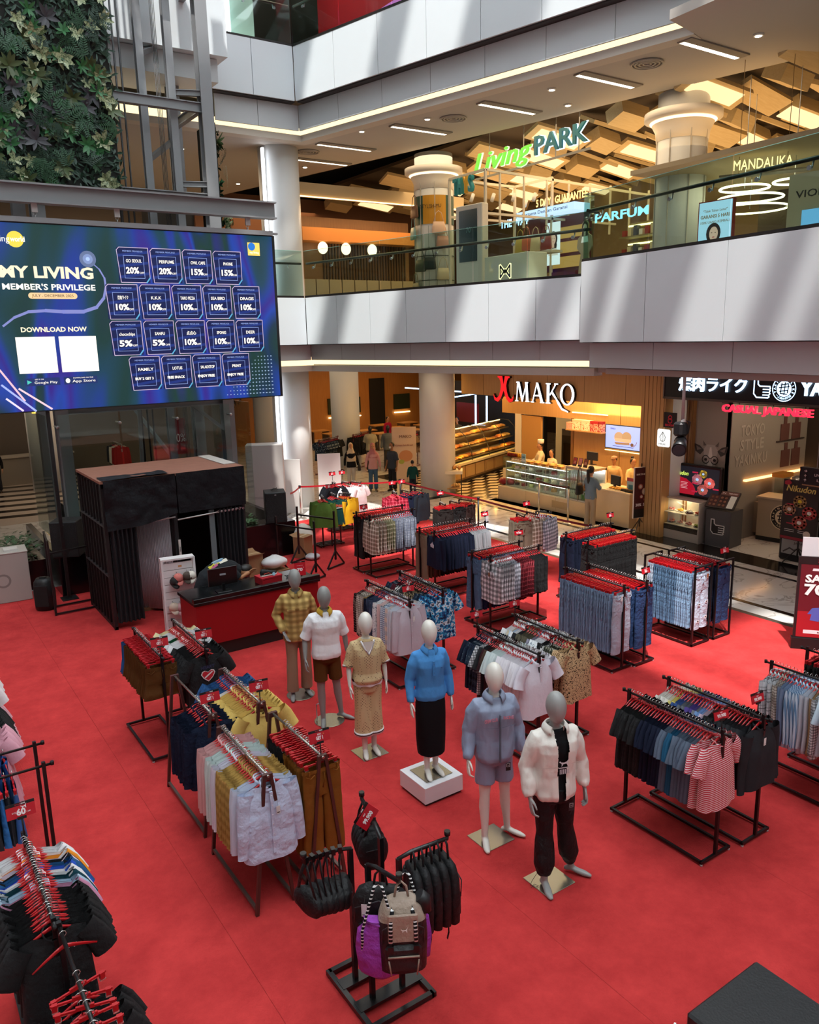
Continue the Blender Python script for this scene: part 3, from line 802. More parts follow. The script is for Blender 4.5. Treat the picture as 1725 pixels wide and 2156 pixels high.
LEOPARD = blotch('leopard_print', ['#2a1d14', '#c3a078', '#d8b98e', '#4a3222'], 55)
BWPRINT = blotch('black_white_print', ['#0f1012', '#d9d9d6', '#1b1c1f', '#8a8a86'], 24)
WPRINT = blotch('white_leaf_print', ['#d8dade', '#eceef0', '#9aa3b0'], 26)
CAMO = blotch('camouflage_print', ['#1a1c18', '#4a4c3c', '#d0cdc0', '#2c2e28'], 16)
DENIM = lambda h: M(h, .85, 0, 0, (20, .5), .2, (5, .22))
PALEJ, MIDJ, LBJ, INDJ, DKJ = DENIM('#b0c0d3'), DENIM('#52708f'), DENIM('#7f9ebd'), DENIM('#2a4068'), DENIM('#182338')
# ---------------------------------------------------------------- right hand racks
G1 = 'black floor racks of the sale'
def rackrow(key, loc, yaw, L, lab, desc, runs, maker=single_rack, z=1.31, y0=.05, **kw):
 t = maker(loc, yaw, L, lab, **({k: v for k, v in kw.items() if k in ('W', 'col', 'group', 'H', 'sp', 'over')}))
 row(loc, yaw, L, runs, desc, y0, z, **({k: v for k, v in kw.items() if k in ('end', 'jitter', 'gap')}))
 return t
rackrow('RA', (6.12, 3.98), 0, 1.10, 'black rack of dark tees with red striped tees at its near end', 'striped tee rack',
 [(1, 'T', STRIPE, 'red and white striped'), (2, 'T', STRIPE, 'red and white striped'), (2, 'T', SLATE, 'slate blue'), (1, 'T', fabric('#4b5466'), 'blue grey'), (3, 'T', SLATE, 'slate blue'), (2, 'T', TEAL, 'teal blue'), (2, 'T', SLATE, 'slate blue'),
  (7, 'T', NV, 'dark navy'), (9, 'T', BK, 'black')])
rackrow('RB', (6.69, 3.93), 0, 1.10, 'black rack of tees in many colours behind the striped tee rack', 'charcoal tee rack',
 [(1, 'W', CH, 'plain charcoal'), (6, 'T', CH, 'charcoal'), (5, 'T', BK, 'black'), (1, 'T', fabric('#d3b9c9'), 'pale pink'), (2, 'T', fabric('#7fa0d0'), 'sky blue'), (1, 'T', fabric('#7c7c82'), 'mid grey'), (2, 'T', fabric('#5b4a92'), 'purple'), (2, 'T', fabric('#6a6f78'), 'grey'), (2, 'T', fabric('#3f5c96'), 'blue'), (2, 'T', fabric('#e0d27a'), 'pale yellow'), (4, 'T', fabric('#e6e2da'), 'cream white')])
rackrow('RC', (7.93, 3.42), 0, 1.20, 'black rack of checked shirts at the right edge of the hall', 'right edge shirt rack',
 [(1, 'S', fabric('#e7dfe6'), 'pinkish white'), (6, 'S', fabric('#e7dfe6'), 'pinkish white'), (4, 'S', fabric('#c3d4e2'), 'pale blue'), (2, 'L', GING, 'black-white checked'), (1, 'L', fabric('#9c7c58'), 'tan brown'), (2, 'L', fabric('#c7ccd8'), 'pale grey'), (4, 'L', LBSTR, 'blue striped'), (2, 'L', fabric('#7a8aa8'), 'grey blue'), (2, 'L', TANCH, 'brown checked'), (3, 'L', WINDOW, 'black-white window checked')])
rackrow('RD', (8.62, 3.45), 0, 1.15, 'black rack of dark trousers behind the right edge shirt rack', 'right edge trouser rack',
 [(14, 'P', BK, 'black'), (8, 'P', fabric('#2c2a28'), 'dark grey')], end=False)
rackrow('RE', (6.06, 6.36), 0, 1.12, 'black rack of short sleeved shirts, white ones at the near end', 'white shirt rack',
 [(1, 'S', fabric('#e9e4f0'), 'lilac white'), (11, 'S', fabric('#e8e4ea'), 'white'), (5, 'S', fabric('#cfdcdc'), 'pale mint'), (1, 'S', fabric('#4a3a30'), 'brown'), (2, 'S', fabric('#381a20'), 'maroon'), (2, 'S', CH, 'charcoal'), (2, 'S', GING, 'black-white checked'), (4, 'S', FLORALD, 'dark blue printed'), (2, 'S', NV, 'navy'), (1, 'S', BK, 'black')])
rackrow('RF', (6.72, 6.38), 0, 1.12, 'black rack of printed shirts with a leopard print shirt at its near end', 'leopard shirt rack',
 [(1, 'S', LEOPARD, 'leopard print'), (2, 'S', LEOPARD, 'leopard print'), (4, 'S', CAMO, 'camouflage'), (2, 'S', BWPRINT, 'black-white printed'), (2, 'S', BK, 'black'), (4, 'S', WPRINT, 'white printed'), (2, 'S', fabric('#8a8798'), 'grey lilac'), (6, 'S', fabric('#5b5646'), 'olive'), (1, 'S', CH, 'charcoal'), (2, 'S', WH, 'white'), (1, 'S', fabric('#b9cbe2'), 'pale blue'), (1, 'S', fabric('#c9bda6'), 'beige'), (3, 'S', WH, 'white')])
rackrow('RG', (5.97, 8.9), 0, 1.14, 'black rack of long sleeved shirts with a lavender shirt at its near end', 'lavender shirt rack',
 [(1, 'L', fabric('#c6bfca'), 'lavender grey'), (2, 'L', fabric('#d8dbe6'), 'bluish white'), (2, 'L', PEACHCH, 'peach-blue checked'), (2, 'L', BSTR, 'blue-white striped'), (1, 'L', GING, 'black-white checked'), (2, 'L', fabric('#e2c4c2'), 'pink'), (2, 'L', WPRINT, 'white printed'), (5, 'L', VSTR, 'slate striped'), (2, 'L', NV, 'navy'), (1, 'L', fabric('#a5834e'), 'tan'), (4, 'L', TANCH, 'brown checked'), (2, 'L', MARCH, 'maroon checked')])
rackrow('RH', (6.63, 9.0), 0, 1.14, 'black rack of printed shirts with a blue floral shirt at its near end', 'blue floral shirt rack',
 [(1, 'S', FLORAL, 'blue floral'), (3, 'S', FLORAL, 'blue floral'), (3, 'S', FLORALD, 'dark floral'), (6, 'S', LEAFPR, 'brown leaf print'), (2, 'S', BK, 'black'), (3, 'S', BWPRINT, 'black-white printed'), (2, 'S', fabric('#4a1420'), 'maroon'), (3, 'S', FLORALD, 'dark floral')])
rackrow('RI1', (8.33, 9.95), -90, 1.10, 'black rack with black and white checked shirts at its near end', 'buffalo check rack',
 [(1, 'L', BUFFALO, 'black-white checked'), (5, 'L', BUFFALO, 'black-white checked'), (3, 'L', BLUECH, 'blue-white checked'), (8, 'L', REDPL, 'dark red plaid'), (8, 'J', BK, 'black')])
rackrow('RI2', (8.28, 10.38), -90, 1.08, 'black rack of jeans behind the checked shirts', 'jeans rack behind the checks',
 [(1, 'N', MIDJ, 'faded blue'), (10, 'N', INDJ, 'dark blue'), (9, 'N', MIDJ, 'mid blue')])
rackrow('RJ1', (8.80, 7.47), 0, 1.16, 'black rack of light blue jeans with pale jeans at the near end', 'light blue jeans rack',
 [(1, 'N', PALEJ, 'pale grey blue'), (24, 'N', LBJ, 'light blue')], jitter=3)
rackrow('RJ2', (9.24, 7.42), 0, 1.16, 'black rack of indigo jeans beside the light blue jeans', 'indigo jeans rack',
 [(1, 'N', INDJ, 'indigo'), (12, 'N', INDJ, 'indigo'), (11, 'N', MIDJ, 'mid blue')], jitter=3)
rackrow('RK1', (10.38, 9.68), -90, 1.16, 'black rack of black trousers before the marble walk', 'black trouser rack',
 [(1, 'P', BK, 'black'), (22, 'P', BK, 'black')], jitter=3)
rackrow('RK2', (10.46, 10.3), -90, 1.20, 'black rack of navy trousers behind the black trouser rack', 'navy trouser rack',
 [(1, 'P', NV, 'navy'), (8, 'P', NV, 'navy'), (12, 'P', BK, 'black')], jitter=3)
rackrow('RL1', (10.57, 7.40), 0, .98, 'black framed rack of jeans with ripped pale jeans at its near end', 'ripped jeans rack',
 [(1, 'N', PALEJ, 'ripped pale blue'), (7, 'N', LBJ, 'light blue'), (11, 'N', MIDJ, 'mid blue'), (3, 'N', PALEJ, 'pale blue')], box_rack, jitter=3)
rackrow('RL2', (11.10, 7.38), 0, .94, 'black framed rack of dark jeans nearest the marble walk', 'dark jeans rack',
 [(1, 'N', INDJ, 'plain indigo'), (18, 'N', DKJ, 'dark navy')], box_rack, jitter=3)
rackrow('RM1', (8.62, 11.95), -90, 1.25, 'black rack of navy and grey sweatshirts', 'sweatshirt rack',
 [(1, 'W', NV, 'navy'), (13, 'W', NV, 'navy'), (8, 'W', fabric('#a9acb2'), 'grey')])
rackrow('RM2', (8.56, 12.36), -90, 1.25, 'black rack of khaki trousers behind the sweatshirts', 'khaki trouser rack',
 [(1, 'P', fabric('#7d6d5a'), 'khaki'), (4, 'P', fabric('#6b5d4c'), 'khaki'), (14, 'P', fabric('#33302c'), 'dark brown')], jitter=3)
rackrow('RN1', (8.36, 13.9), -90, 1.08, 'black rack of brown and blue plaid shirts', 'brown plaid rack',
 [(1, 'L', BROWNPL, 'brown plaid'), (3, 'L', BROWNPL, 'brown plaid'), (4, 'L', OLIVEPL, 'olive plaid'), (10, 'L', BLUEPL, 'blue plaid')])
rackrow('RN2', (8.34, 14.4), -90, 1.18, 'black rack of black trousers behind the plaid shirts', 'black trouser rack behind the plaids',
 [(1, 'P', BK, 'black'), (20, 'P', BK, 'black')], jitter=3)
def arms(loc, yaw, lab, fam, spec, z=1.27, W=.62, Dp=.34):
 t = multi_rack(loc, yaw, lab, [(x, y, dx, dy, l, zz) for x, y, dx, dy, l, zz, _ in spec], W, Dp)
 c, s = cos(R(yaw)), sin(R(yaw))
 for x, y, dx, dy, l, zz, runs in spec:
  px, py = x + dx * (l - .03), y + dy * (l - .03)
  ang = math.degrees(math.atan2(dx, -dy))  # the row starts at the arm's tip and runs back
  row((loc[0] + c * px - s * py, loc[1] + s * px + c * py), yaw + ang, l - .03, runs, fam, .01, zz + .012)
 return t
arms((8.95, 16.8), 0, 'black armed rack with green, teal and yellow tops', 'green armed rack', [
 (-.24, -.12, -.35, -.94, .34, 1.27, [(1, 'W', fabric('#4f6a2a'), 'olive green'), (5, 'W', fabric('#4f6a2a'), 'olive green')]),
 (.0, -.12, -.1, -.99, .36, 1.30, [(1, 'W', fabric('#0f3b38'), 'dark teal'), (6, 'W', fabric('#0f3b38'), 'dark teal')]),
 (.26, -.10, .35, -.94, .36, 1.27, [(1, 'W', fabric('#d8a51c'), 'yellow'), (6, 'W', fabric('#d8a51c'), 'yellow')])])
arms((9.95, 18.0), 0, 'black armed rack with white and dark tees before the white boards', 'white tee armed rack', [
 (-.26, -.1, -.3, -.95, .34, 1.33, [(1, 'T', fabric('#191a20'), 'dark printed'), (4, 'T', fabric('#191a20'), 'dark printed')]),
 (.02, -.1, 0, -1, .36, 1.30, [(1, 'T', WH, 'bright white'), (6, 'T', WH, 'white')]),
 (.28, -.1, .3, -.95, .36, 1.27, [(1, 'T', fabric('#efe4e6'), 'pinkish white'), (6, 'T', fabric('#efe4e6'), 'pinkish white')])])
arms((10.5, 16.0), 0, 'black armed rack with rose plaid and navy shirts', 'rose plaid armed rack', [
 (-.26, -.1, -.3, -.95, .36, 1.30, [(1, 'L', ROSEPL, 'rose plaid'), (6, 'L', ROSEPL, 'rose plaid')]),
 (.02, -.1, 0, -1, .36, 1.30, [(1, 'L', NV, 'navy'), (5, 'L', NV, 'navy')]),
 (.28, -.1, .3, -.95, .34, 1.30, [(1, 'J', fabric('#20262f'), 'dark slate'), (5, 'J', fabric('#20262f'), 'dark slate')])])
arms((10.6, 14.2), 0, 'black armed rack with dark trousers', 'dark trouser armed rack', [
 (-.26, -.1, -.3, -.95, .36, 1.30, [(1, 'P', fabric('#2b2625'), 'dark brown'), (6, 'P', fabric('#2b2625'), 'dark brown')]),
 (.02, -.1, 0, -1, .36, 1.30, [(1, 'P', BK, 'black'), (6, 'P', BK, 'black')]),
 (.28, -.1, .3, -.95, .34, 1.30, [(1, 'P', fabric('#3a2c2a'), 'brown black'), (6, 'P', fabric('#3a2c2a'), 'brown black')])])
arms((11.15, 12.25), 0, 'black armed rack with khaki trousers and checked shirts', 'khaki armed rack', [
 (-.26, -.1, -.3, -.95, .36, 1.30, [(1, 'P', fabric('#75695a'), 'khaki'), (5, 'P', fabric('#75695a'), 'khaki')]),
 (.02, -.1, 0, -1, .34, 1.30, [(1, 'L', BROWNPL, 'brown plaid'), (5, 'L', BROWNPL, 'brown plaid')]),
 (.28, -.1, .3, -.95, .36, 1.27, [(1, 'L', BLUECH, 'navy-white checked'), (5, 'L', BLUECH, 'navy-white checked')])])
# ---------------------------------------------------------------- left hand racks
BROWN = fabric('#5a3716'); CAMEL = fabric('#84501a')
rackrow('LA', (2.48, 9.0), 0, 1.13, 'black rack of brown shorts on the left', 'brown shorts rack',
 [(1, 'H', BROWN, 'brown'), (19, 'H', BROWN, 'brown'), (3, 'H', fabric('#2a5a94'), 'blue')], jitter=3)
rackrow('LB', (3.0, 8.94), 0, 1.2, 'black rack of black and white tees beside the brown shorts', 'heart tee rack',
 [(1, 'T', BK, 'black heart print'), (9, 'T', BK, 'black'), (5, 'T', WH, 'white'), (2, 'T', fabric('#0e4a2a'), 'dark green'), (5, 'T', WH, 'white'), (2, 'T', fabric('#e8dcae'), 'cream yellow')])
rackrow('LC', (2.43, 7.2), 0, 1.17, 'brown a-frame rack of dark denim jackets, half empty', 'half empty a-frame rack',
 [(1, 'J', DENIM('#141d33'), 'dark denim'), (9, 'J', DENIM('#141d33'), 'dark denim')], aframe_rack, gap=.042)
rackrow('LD', (2.93, 7.15), 0, 1.06, 'brown a-frame rack of yellow and blue shirts', 'yellow shirt a-frame rack',
 [(1, 'S', fabric('#e0be6a'), 'yellow'), (12, 'S', fabric('#e0be6a'), 'yellow'), (1, 'S', WH, 'white'), (7, 'S', DENIM('#2c5688'), 'denim blue')], aframe_rack)
rackrow('LE', (2.40, 5.83), 0, 1.06, 'brown a-frame rack of pastel and yellow plaid shirts in front', 'pastel shirt a-frame rack',
 [(1, 'L', M('#c6d0ea', .85, bump=(7, .9), spec=.2), 'pale blue'), (2, 'L', fabric('#cfd6e8'), 'pale blue'), (9, 'L', YELPL, 'yellow plaid'), (3, 'L', fabric('#d9d6e4'), 'pale lilac'), (5, 'L', fabric('#cddbd9'), 'pale mint'), (5, 'L', fabric('#d9a8a8'), 'pale pink')], aframe_rack)
rackrow('LF', (2.93, 5.83), 0, 1.04, 'brown a-frame rack of camel and black trousers', 'camel trouser a-frame rack',
 [(1, 'P', CAMEL, 'camel'), (9, 'P', CAMEL, 'camel'), (8, 'P', BK, 'black')], aframe_rack, gap=.04)
rackrow('LG1', (-.5, 7.17), -90, 1.36, 'black rack of blue skirts at the left edge', 'blue skirt rack',
 [(5, 'Q', M('#1a1d24', .85), 'black')] + [(1, 'Q', M('#2f6cab', .8, bump=(14, .5), spec=.2), 'bright blue'), (1, 'Q', M('#1a1d24', .85), 'black')] * 6 + [(1, 'Q', M('#2a5a9c', .8), 'royal blue')], end=False, gap=.062)
rackrow('LG2', (-.5, 7.62), -90, 1.36, 'black rack of blue tops behind the skirts at the left edge', 'blue top rack',
 [(12, 'S', BLUEPL, 'blue patterned'), (8, 'L', fabric('#25508e'), 'royal blue')], end=False, gap=.055)
rackrow('LH1', (.54, 5.02), 0, 1.08, 'black rack of tees at the lower left corner', 'lower left tee rack',
 [(1, 'T', BK, 'black cat emblem'), (13, 'T', BK, 'black'), (1, 'T', fabric('#c98aa9'), 'pink'), (2, 'T', fabric('#a9c4d8'), 'pale blue'), (2, 'T', fabric('#123c48'), 'dark teal'), (2, 'T', WH, 'white'), (1, 'T', fabric('#2d55c0'), 'royal blue'), (2, 'T', fabric('#2a5a8a'), 'steel blue'), (1, 'T', BK, 'black'), (1, 'T', fabric('#d9c9da'), 'lilac white'), (1, 'T', fabric('#f0952c'), 'orange'), (5, 'T', WH, 'white')])
t = single_rack((.56, 3.75), 0, 1.2, 'black rack with empty hangers at the lower left corner')
for k, y in enumerate((4.02, 4.10, 4.19, 4.27, 4.36, 4.45, 4.84)):
 h = D.objects.new('hanger', HANG['p' if k < 6 else 's']); COL.objects.link(h); h.location = (.56, y, 1.324); h.rotation_euler = (0, 0, R(rnd.uniform(-14, 14)))
 tag(h, f'{ORD[k]} empty red clip hanger from the front of the lower left rack' if k < 6 else 'empty red shirt hanger alone on the lower left rack', 'hanger', 'empty red hangers on the lower left rack' if k < 6 else None)
row((.60, 4.55), 0, .3, [(4, 'T', BK, 'black')], 'lower tier of the lower left rack', .0, .93)
row((.10, 3.9), 0, .7, [(7, 'P', fabric('#20242c'), 'dark'), (3, 'P', fabric('#2a5a94'), 'blue'), (2, 'P', WH, 'white')], 'rail in the lower left corner', .02, 1.15, end=False)
rackrow('LJ', (.10, 3.9), 0, .8, 'black rack of trousers in the very lower left corner', 'corner rail', [], H=1.17)
rackrow('LI1', (.55, 9.75), 0, 1.0, 'white metal rack of white blouses at the left edge', 'white blouse rack', [(1, 'B', fabric('#e6dfe2'), 'white'), (9, 'B', fabric('#e6dfe2'), 'white')], z=1.25, H=1.25, col='#cfcaca')
row((.62, 9.85), 0, .8, [(8, 'B', fabric('#d9a9b4'), 'rose')], 'lower bar of the white blouse rack', .02, .72, end=False)
rackrow('LI2', (.52, 8.35), 0, .95, 'black rack of pink and black dresses at the left edge', 'pink dress rack', [(1, 'D', fabric('#dfa4b4'), 'pink'), (4, 'D', fabric('#dfa4b4'), 'pink'), (8, 'D', BK, 'black')], z=1.2, H=1.2)
def on(label):
 for o in D.objects:
  if o.get('label') == label: return o
def hangtag(o, x, z, y=-.09, w=.035, h=.075, col='#e9e8e6', stripe='#c9c9c9'):
 m = MB(); m.b2((x - w / 2, y - .001, z - h), (x + w / 2, y + .001, z), M(col, .5)); m.pr(x - w / 2 + .006, z - h + .01, x + w / 2 - .006, z - h + .02, M(stripe, .5), 1, y - .001)
 m.tube([(x, y, z), (x + .004, y + .03, z + .05)], .001, 4, M('#444444')); m.build('price_tag', None, o)
for lab, L, col in (('lilac white short-sleeved shirt foremost on the white shirt rack', .76, '#f4f2f5'), ('lavender grey long-sleeved shirt foremost on the lavender shirt rack', .76, '#e8e6ea'), ('pale blue long-sleeved shirt foremost on the pastel shirt a-frame rack', .76, '#f0f0f2'), ('black-white checked long-sleeved shirt foremost on the buffalo check rack', .76, '#ffffff'), ('brown plaid long-sleeved shirt foremost on the brown plaid rack', .76, '#e5ddd0')):
 o = on(lab)
 if o: placket(o, o.material_slots[0].material, L, .07, col)
hangtag(on('lavender grey long-sleeved shirt foremost on the lavender shirt rack'), .03, -.24); hangtag(on('pale blue long-sleeved shirt foremost on the pastel shirt a-frame rack'), .05, -.3, col='#d9d9d9', stripe='#222222')
hangtag(on('plain charcoal sweatshirt foremost on the charcoal tee rack'), -.05, -.18, -.1); hangtag(on('pale grey blue jeans foremost on the light blue jeans rack'), -.07, -.14, -.06)
hangtag(on('ripped pale blue jeans foremost on the ripped jeans rack'), .08, -.14, -.06, col='#9a5a2a')
o = on('black-white checked long-sleeved shirt foremost on the buffalo check rack')
if o:
 hangtag(o, .03, -.27, -.1, .04, .07, '#8a5a3a', '#3a2415')
 for x in (-.1, .1): MB().b2((x - .05, -.092, -.36), (x + .05, -.086, -.25), BUFFALO).build('pocket', None, o)
o = on('navy sweatshirt foremost on the sweatshirt rack')
if o:
 m = MB(); m.pp([(-.05, -.30), (.05, -.31), (.06, -.25), (.02, -.22), (.01, -.19), (-.02, -.23), (-.06, -.25)], M('#c9ccd4', .7), 1, -.1); m.build('emblem', None, o)
o = on('dark teal sweatshirt foremost on the green armed rack')
if o: text('EAGLE', o, .04, -.24, .05, M('#d0502c', .7), .17, y=-.105, bold=.05, rot=-8); MB().b2((-.06, -.104, -.30), (.12, -.1, -.285), M('#dfe0dc', .7)).build('print', None, o)
o = on('black heart print T-shirt foremost on the heart tee rack')
if o:
 m = MB(); hp = [(0, -.42), (-.06, -.37), (-.09, -.315), (-.075, -.28), (-.04, -.27), (0, -.295), (.04, -.27), (.075, -.28), (.09, -.315), (.06, -.37)]
 m.pp(hp, M('#e8e2de', .7), 1, -.085); m.pp([(x * .85, -.335 + (z + .335) * .85) for x, z in hp], M('#c01c2a', .7), 2, -.085); m.pl([(-.04, -.36), (.05, -.30)], .018, M('#e8e2de', .7), 3, -.085); m.build('print', None, o)
 text('HEART', o, 0, -.235, .04, M('#24284a', .7), .17, y=-.088, bold=.04)
o = on('black cat emblem T-shirt foremost on the lower left tee rack')
if o: leap(o, .09, -.2, .035, M('#d9d9d9', .6), -.088, -1)
o = on('ripped pale blue jeans foremost on the ripped jeans rack')
if o:
 m = MB()
 for x, z in ((-.09, -.62), (.1, -.60), (-.1, -.9), (.09, -.86)): m.pp([(x - .035, z - .02), (x + .03, z - .026), (x + .036, z + .018), (x - .03, z + .022)], M('#dfe4ea', .9), 1, -.052); m.pp([(x - .02, z - .01), (x + .02, z - .012), (x + .02, z + .008), (x - .018, z + .01)], M('#3a2a2a', .9), 2, -.052)
 m.build('torn_patch', None, o)
for i, (loc, kind, lab, sc) in enumerate([
 ((2.48, 9.02, 1.31), 'get', 'red buy one get one card above the brown shorts', 1), ((3.0, 8.96, 1.31), 'get', 'red buy one get one card above the heart tee', 1),
 ((2.43, 7.22, 1.31), 'get', 'red buy one get one card above the dark denim jackets', 1), ((2.93, 7.17, 1.31), 'get', 'red buy one get one card above the yellow shirts', 1),
 ((2.93, 5.85, 1.31), 'get', 'red buy one get one card above the camel trousers', 1), ((.54, 6.1, 1.31), '60', 'red sixty percent card before the blue skirts', 1),
 ((5.97, 8.92, 1.31), 'get', 'red buy one get one card above the lavender shirt', .9), ((6.06, 7.5, 1.31), 'get', 'red buy one get one card at the far end of the white shirt rack', .9),
 ((6.72, 7.52, 1.31), 'get', 'red buy one get one card at the far end of the leopard shirt rack', .9), ((6.12, 4.0, 1.31), '99', 'red 99.900 price card above the striped tees', .9),
 ((6.69, 4.0, 1.31), '99', 'red 99.900 price card above the charcoal tees', .9), ((9.24, 7.44, 1.31), '50', 'red fifty percent card above the indigo jeans', .9),
 ((11.10, 7.4, 1.31), '50', 'red fifty percent card above the dark jeans by the marble', .9), ((11.66, 10.3, 1.31), '50', 'dark red fifty percent card above the navy trousers', .9),
 ((9.87, 11.95, 1.31), '99', 'red 99.900 price card above the grey sweatshirts', .9), ((9.36, 10.38, 1.31), '79', 'red 79.900 price card at the far end of the jeans behind the checks', .9),
 ((11.17, 12.15, 1.31), 'get', 'red card above the brown plaid shirts on the armed rack', .9), ((8.36, 14.1, 1.31), 'get', 'red buy one get one card above the brown plaid shirts', .9),
 ((8.95, 16.7, 1.31), 'get', 'red card above the dark teal sweatshirts', .9), ((9.70, 17.9, 1.38), 'get', 'red card above the dark printed tees', .9), ((9.99, 17.9, 1.38), 'get', 'red card above the bright white tees', .9),
 ((10.24, 15.9, 1.35), 'get', 'red card above the rose plaid shirts', .9), ((10.52, 15.9, 1.35), 'get', 'red card above the navy shirts on the armed rack', .9), ((10.36, 14.1, 1.35), '99', 'red price card above the dark trousers on the armed rack', .9)]):
 sale_sign(loc, -8 + 4 * (i % 3), kind, lab, .2 * sc, .125 * sc, -14, 0, .12 if kind != '60' else .17)
# ---------------------------------------------------------------- figures: mannequins and people
def remeshed(mb, voxel, smooth=3):
 me = mb.mesh('tmp'); o = D.objects.new('tmp', me); COL.objects.link(o)
 md = o.modifiers.new('r', 'REMESH'); md.mode = 'VOXEL'; md.voxel_size = voxel; md.use_smooth_shade = True
 if smooth:
  sm = o.modifiers.new('s', 'SMOOTH'); sm.iterations = smooth; sm.factor = .5
 bpy.context.view_layer.update()
 out = D.meshes.new_from_object(o.evaluated_get(bpy.context.evaluated_depsgraph_get()))
 D.objects.remove(o); D.meshes.remove(me)
 return out
def join_meshes(meshes):
 v, f = [], []
 for me in meshes:
  b = len(v); v += [tuple(p.co) for p in me.vertices]; f += [tuple(i + b for i in p.vertices) for p in me.polygons]
 me = D.meshes.new('body'); me.from_pydata(v, [], f); me.polygons.foreach_set('use_smooth', [True] * len(f)); me.update(); return me
def capsule(m, pts, rs, n=12, flat=1.0, up=None):
 """round ended chain"""
 pts = [Vector(p) for p in pts]; d0 = (pts[0] - pts[1]).normalized(); d1 = (pts[-1] - pts[-2]).normalized()
 P = [pts[0] + d0 * rs[0] * .95, pts[0] + d0 * rs[0] * .7] + pts + [pts[-1] + d1 * rs[-1] * .7, pts[-1] + d1 * rs[-1] * .95]
 rr = [rs[0] * .25, rs[0] * .72] + list(rs) + [rs[-1] * .72, rs[-1] * .25]
 m.tube(P, rr, n, None, True, True, flat, up)
def oval(m, rings, n=20):
 """rings (cx, cy, cz, rx, ry)"""
 m.loft([[(cx + rx * (abs(cos(2 * pi * k / n)) ** .85) * (1 if cos(2 * pi * k / n) > 0 else -1), cy + ry * (abs(sin(2 * pi * k / n)) ** .85) * (1 if sin(2 * pi * k / n) > 0 else -1), cz) for k in range(n)] for cx, cy, cz, rx, ry in rings])
def hand(wr, el, side, curl=.5, sc=1.0, spread=.0, twist=0):
 """palm, four fingers and a thumb hanging on from the wrist along the forearm; side = -1 / +1 (x side of the body)"""
 wr, el = Vector(wr), Vector(el); d = (wr - el).normalized()
 nrm = Vector((-side, 0, 0)); nrm = (nrm - d * nrm.dot(d)).normalized()   # palm looks to the body
 ax = d.cross(nrm).normalized()
 if ax.y > 0: ax = -ax                                                # ax points to the front = thumb side
 if twist:
  q = Matrix.Rotation(R(twist), 3, d); nrm = q @ nrm; ax = q @ ax
 m = MB(); S = sc
 def P(a, b, c): return wr + (d * a + ax * b + nrm * c) * S
 capsule(m, [P(-.02, 0, 0), P(.025, 0, 0), P(.085, 0, .004)], [.026 * S, .034 * S, .037 * S], 12, .42, ax)
 for i, (b, l) in enumerate(((.028, .078), (.010, .086), (-.010, .08), (-.027, .062))):
  c1, c2 = curl * .45, curl * 1.1
  p0 = P(.075, b, .002); p1 = P(.1 + l * .25, b * (1.08 + spread), .004 + l * .15 * c1); p2 = P(.1 + l * (.62 - .1 * curl), b * (1.1 + spread), .004 + l * .5 * c1); p3 = P(.1 + l * (1 - .4 * curl), b * (1.1 + spread), .004 + l * .85 * c2)
  capsule(m, [p0, p1, p2, p3], [.0105 * S, .0098 * S, .0088 * S, .0068 * S], 8)
 capsule(m, [P(.015, .022, .004), P(.045, .048, .014), P(.078, .056, .024), P(.1, .055, .030)], [.013 * S, .0115 * S, .0095 * S, .007 * S], 8)
 return m
def skel(H, female=False, arms=None, legs=None, lean=0.0):
 s = H / 1.86; w = .9 if female else 1.0
 a = {-1: ((-.245, .02, 1.20), (-.275, -.05, .95)), 1: ((.245, .02, 1.20), (.275, -.05, .95))}
 if arms: a.update(arms)
 l = {-1: ((-.10, -.01, .50), (-.105, .02, .085), -6), 1: ((.10, -.01, .50), (.105, .02, .085), 8)}
 if legs: l.update(legs)
 return dict(s=s, w=w, arms=a, legs=l, fem=female)
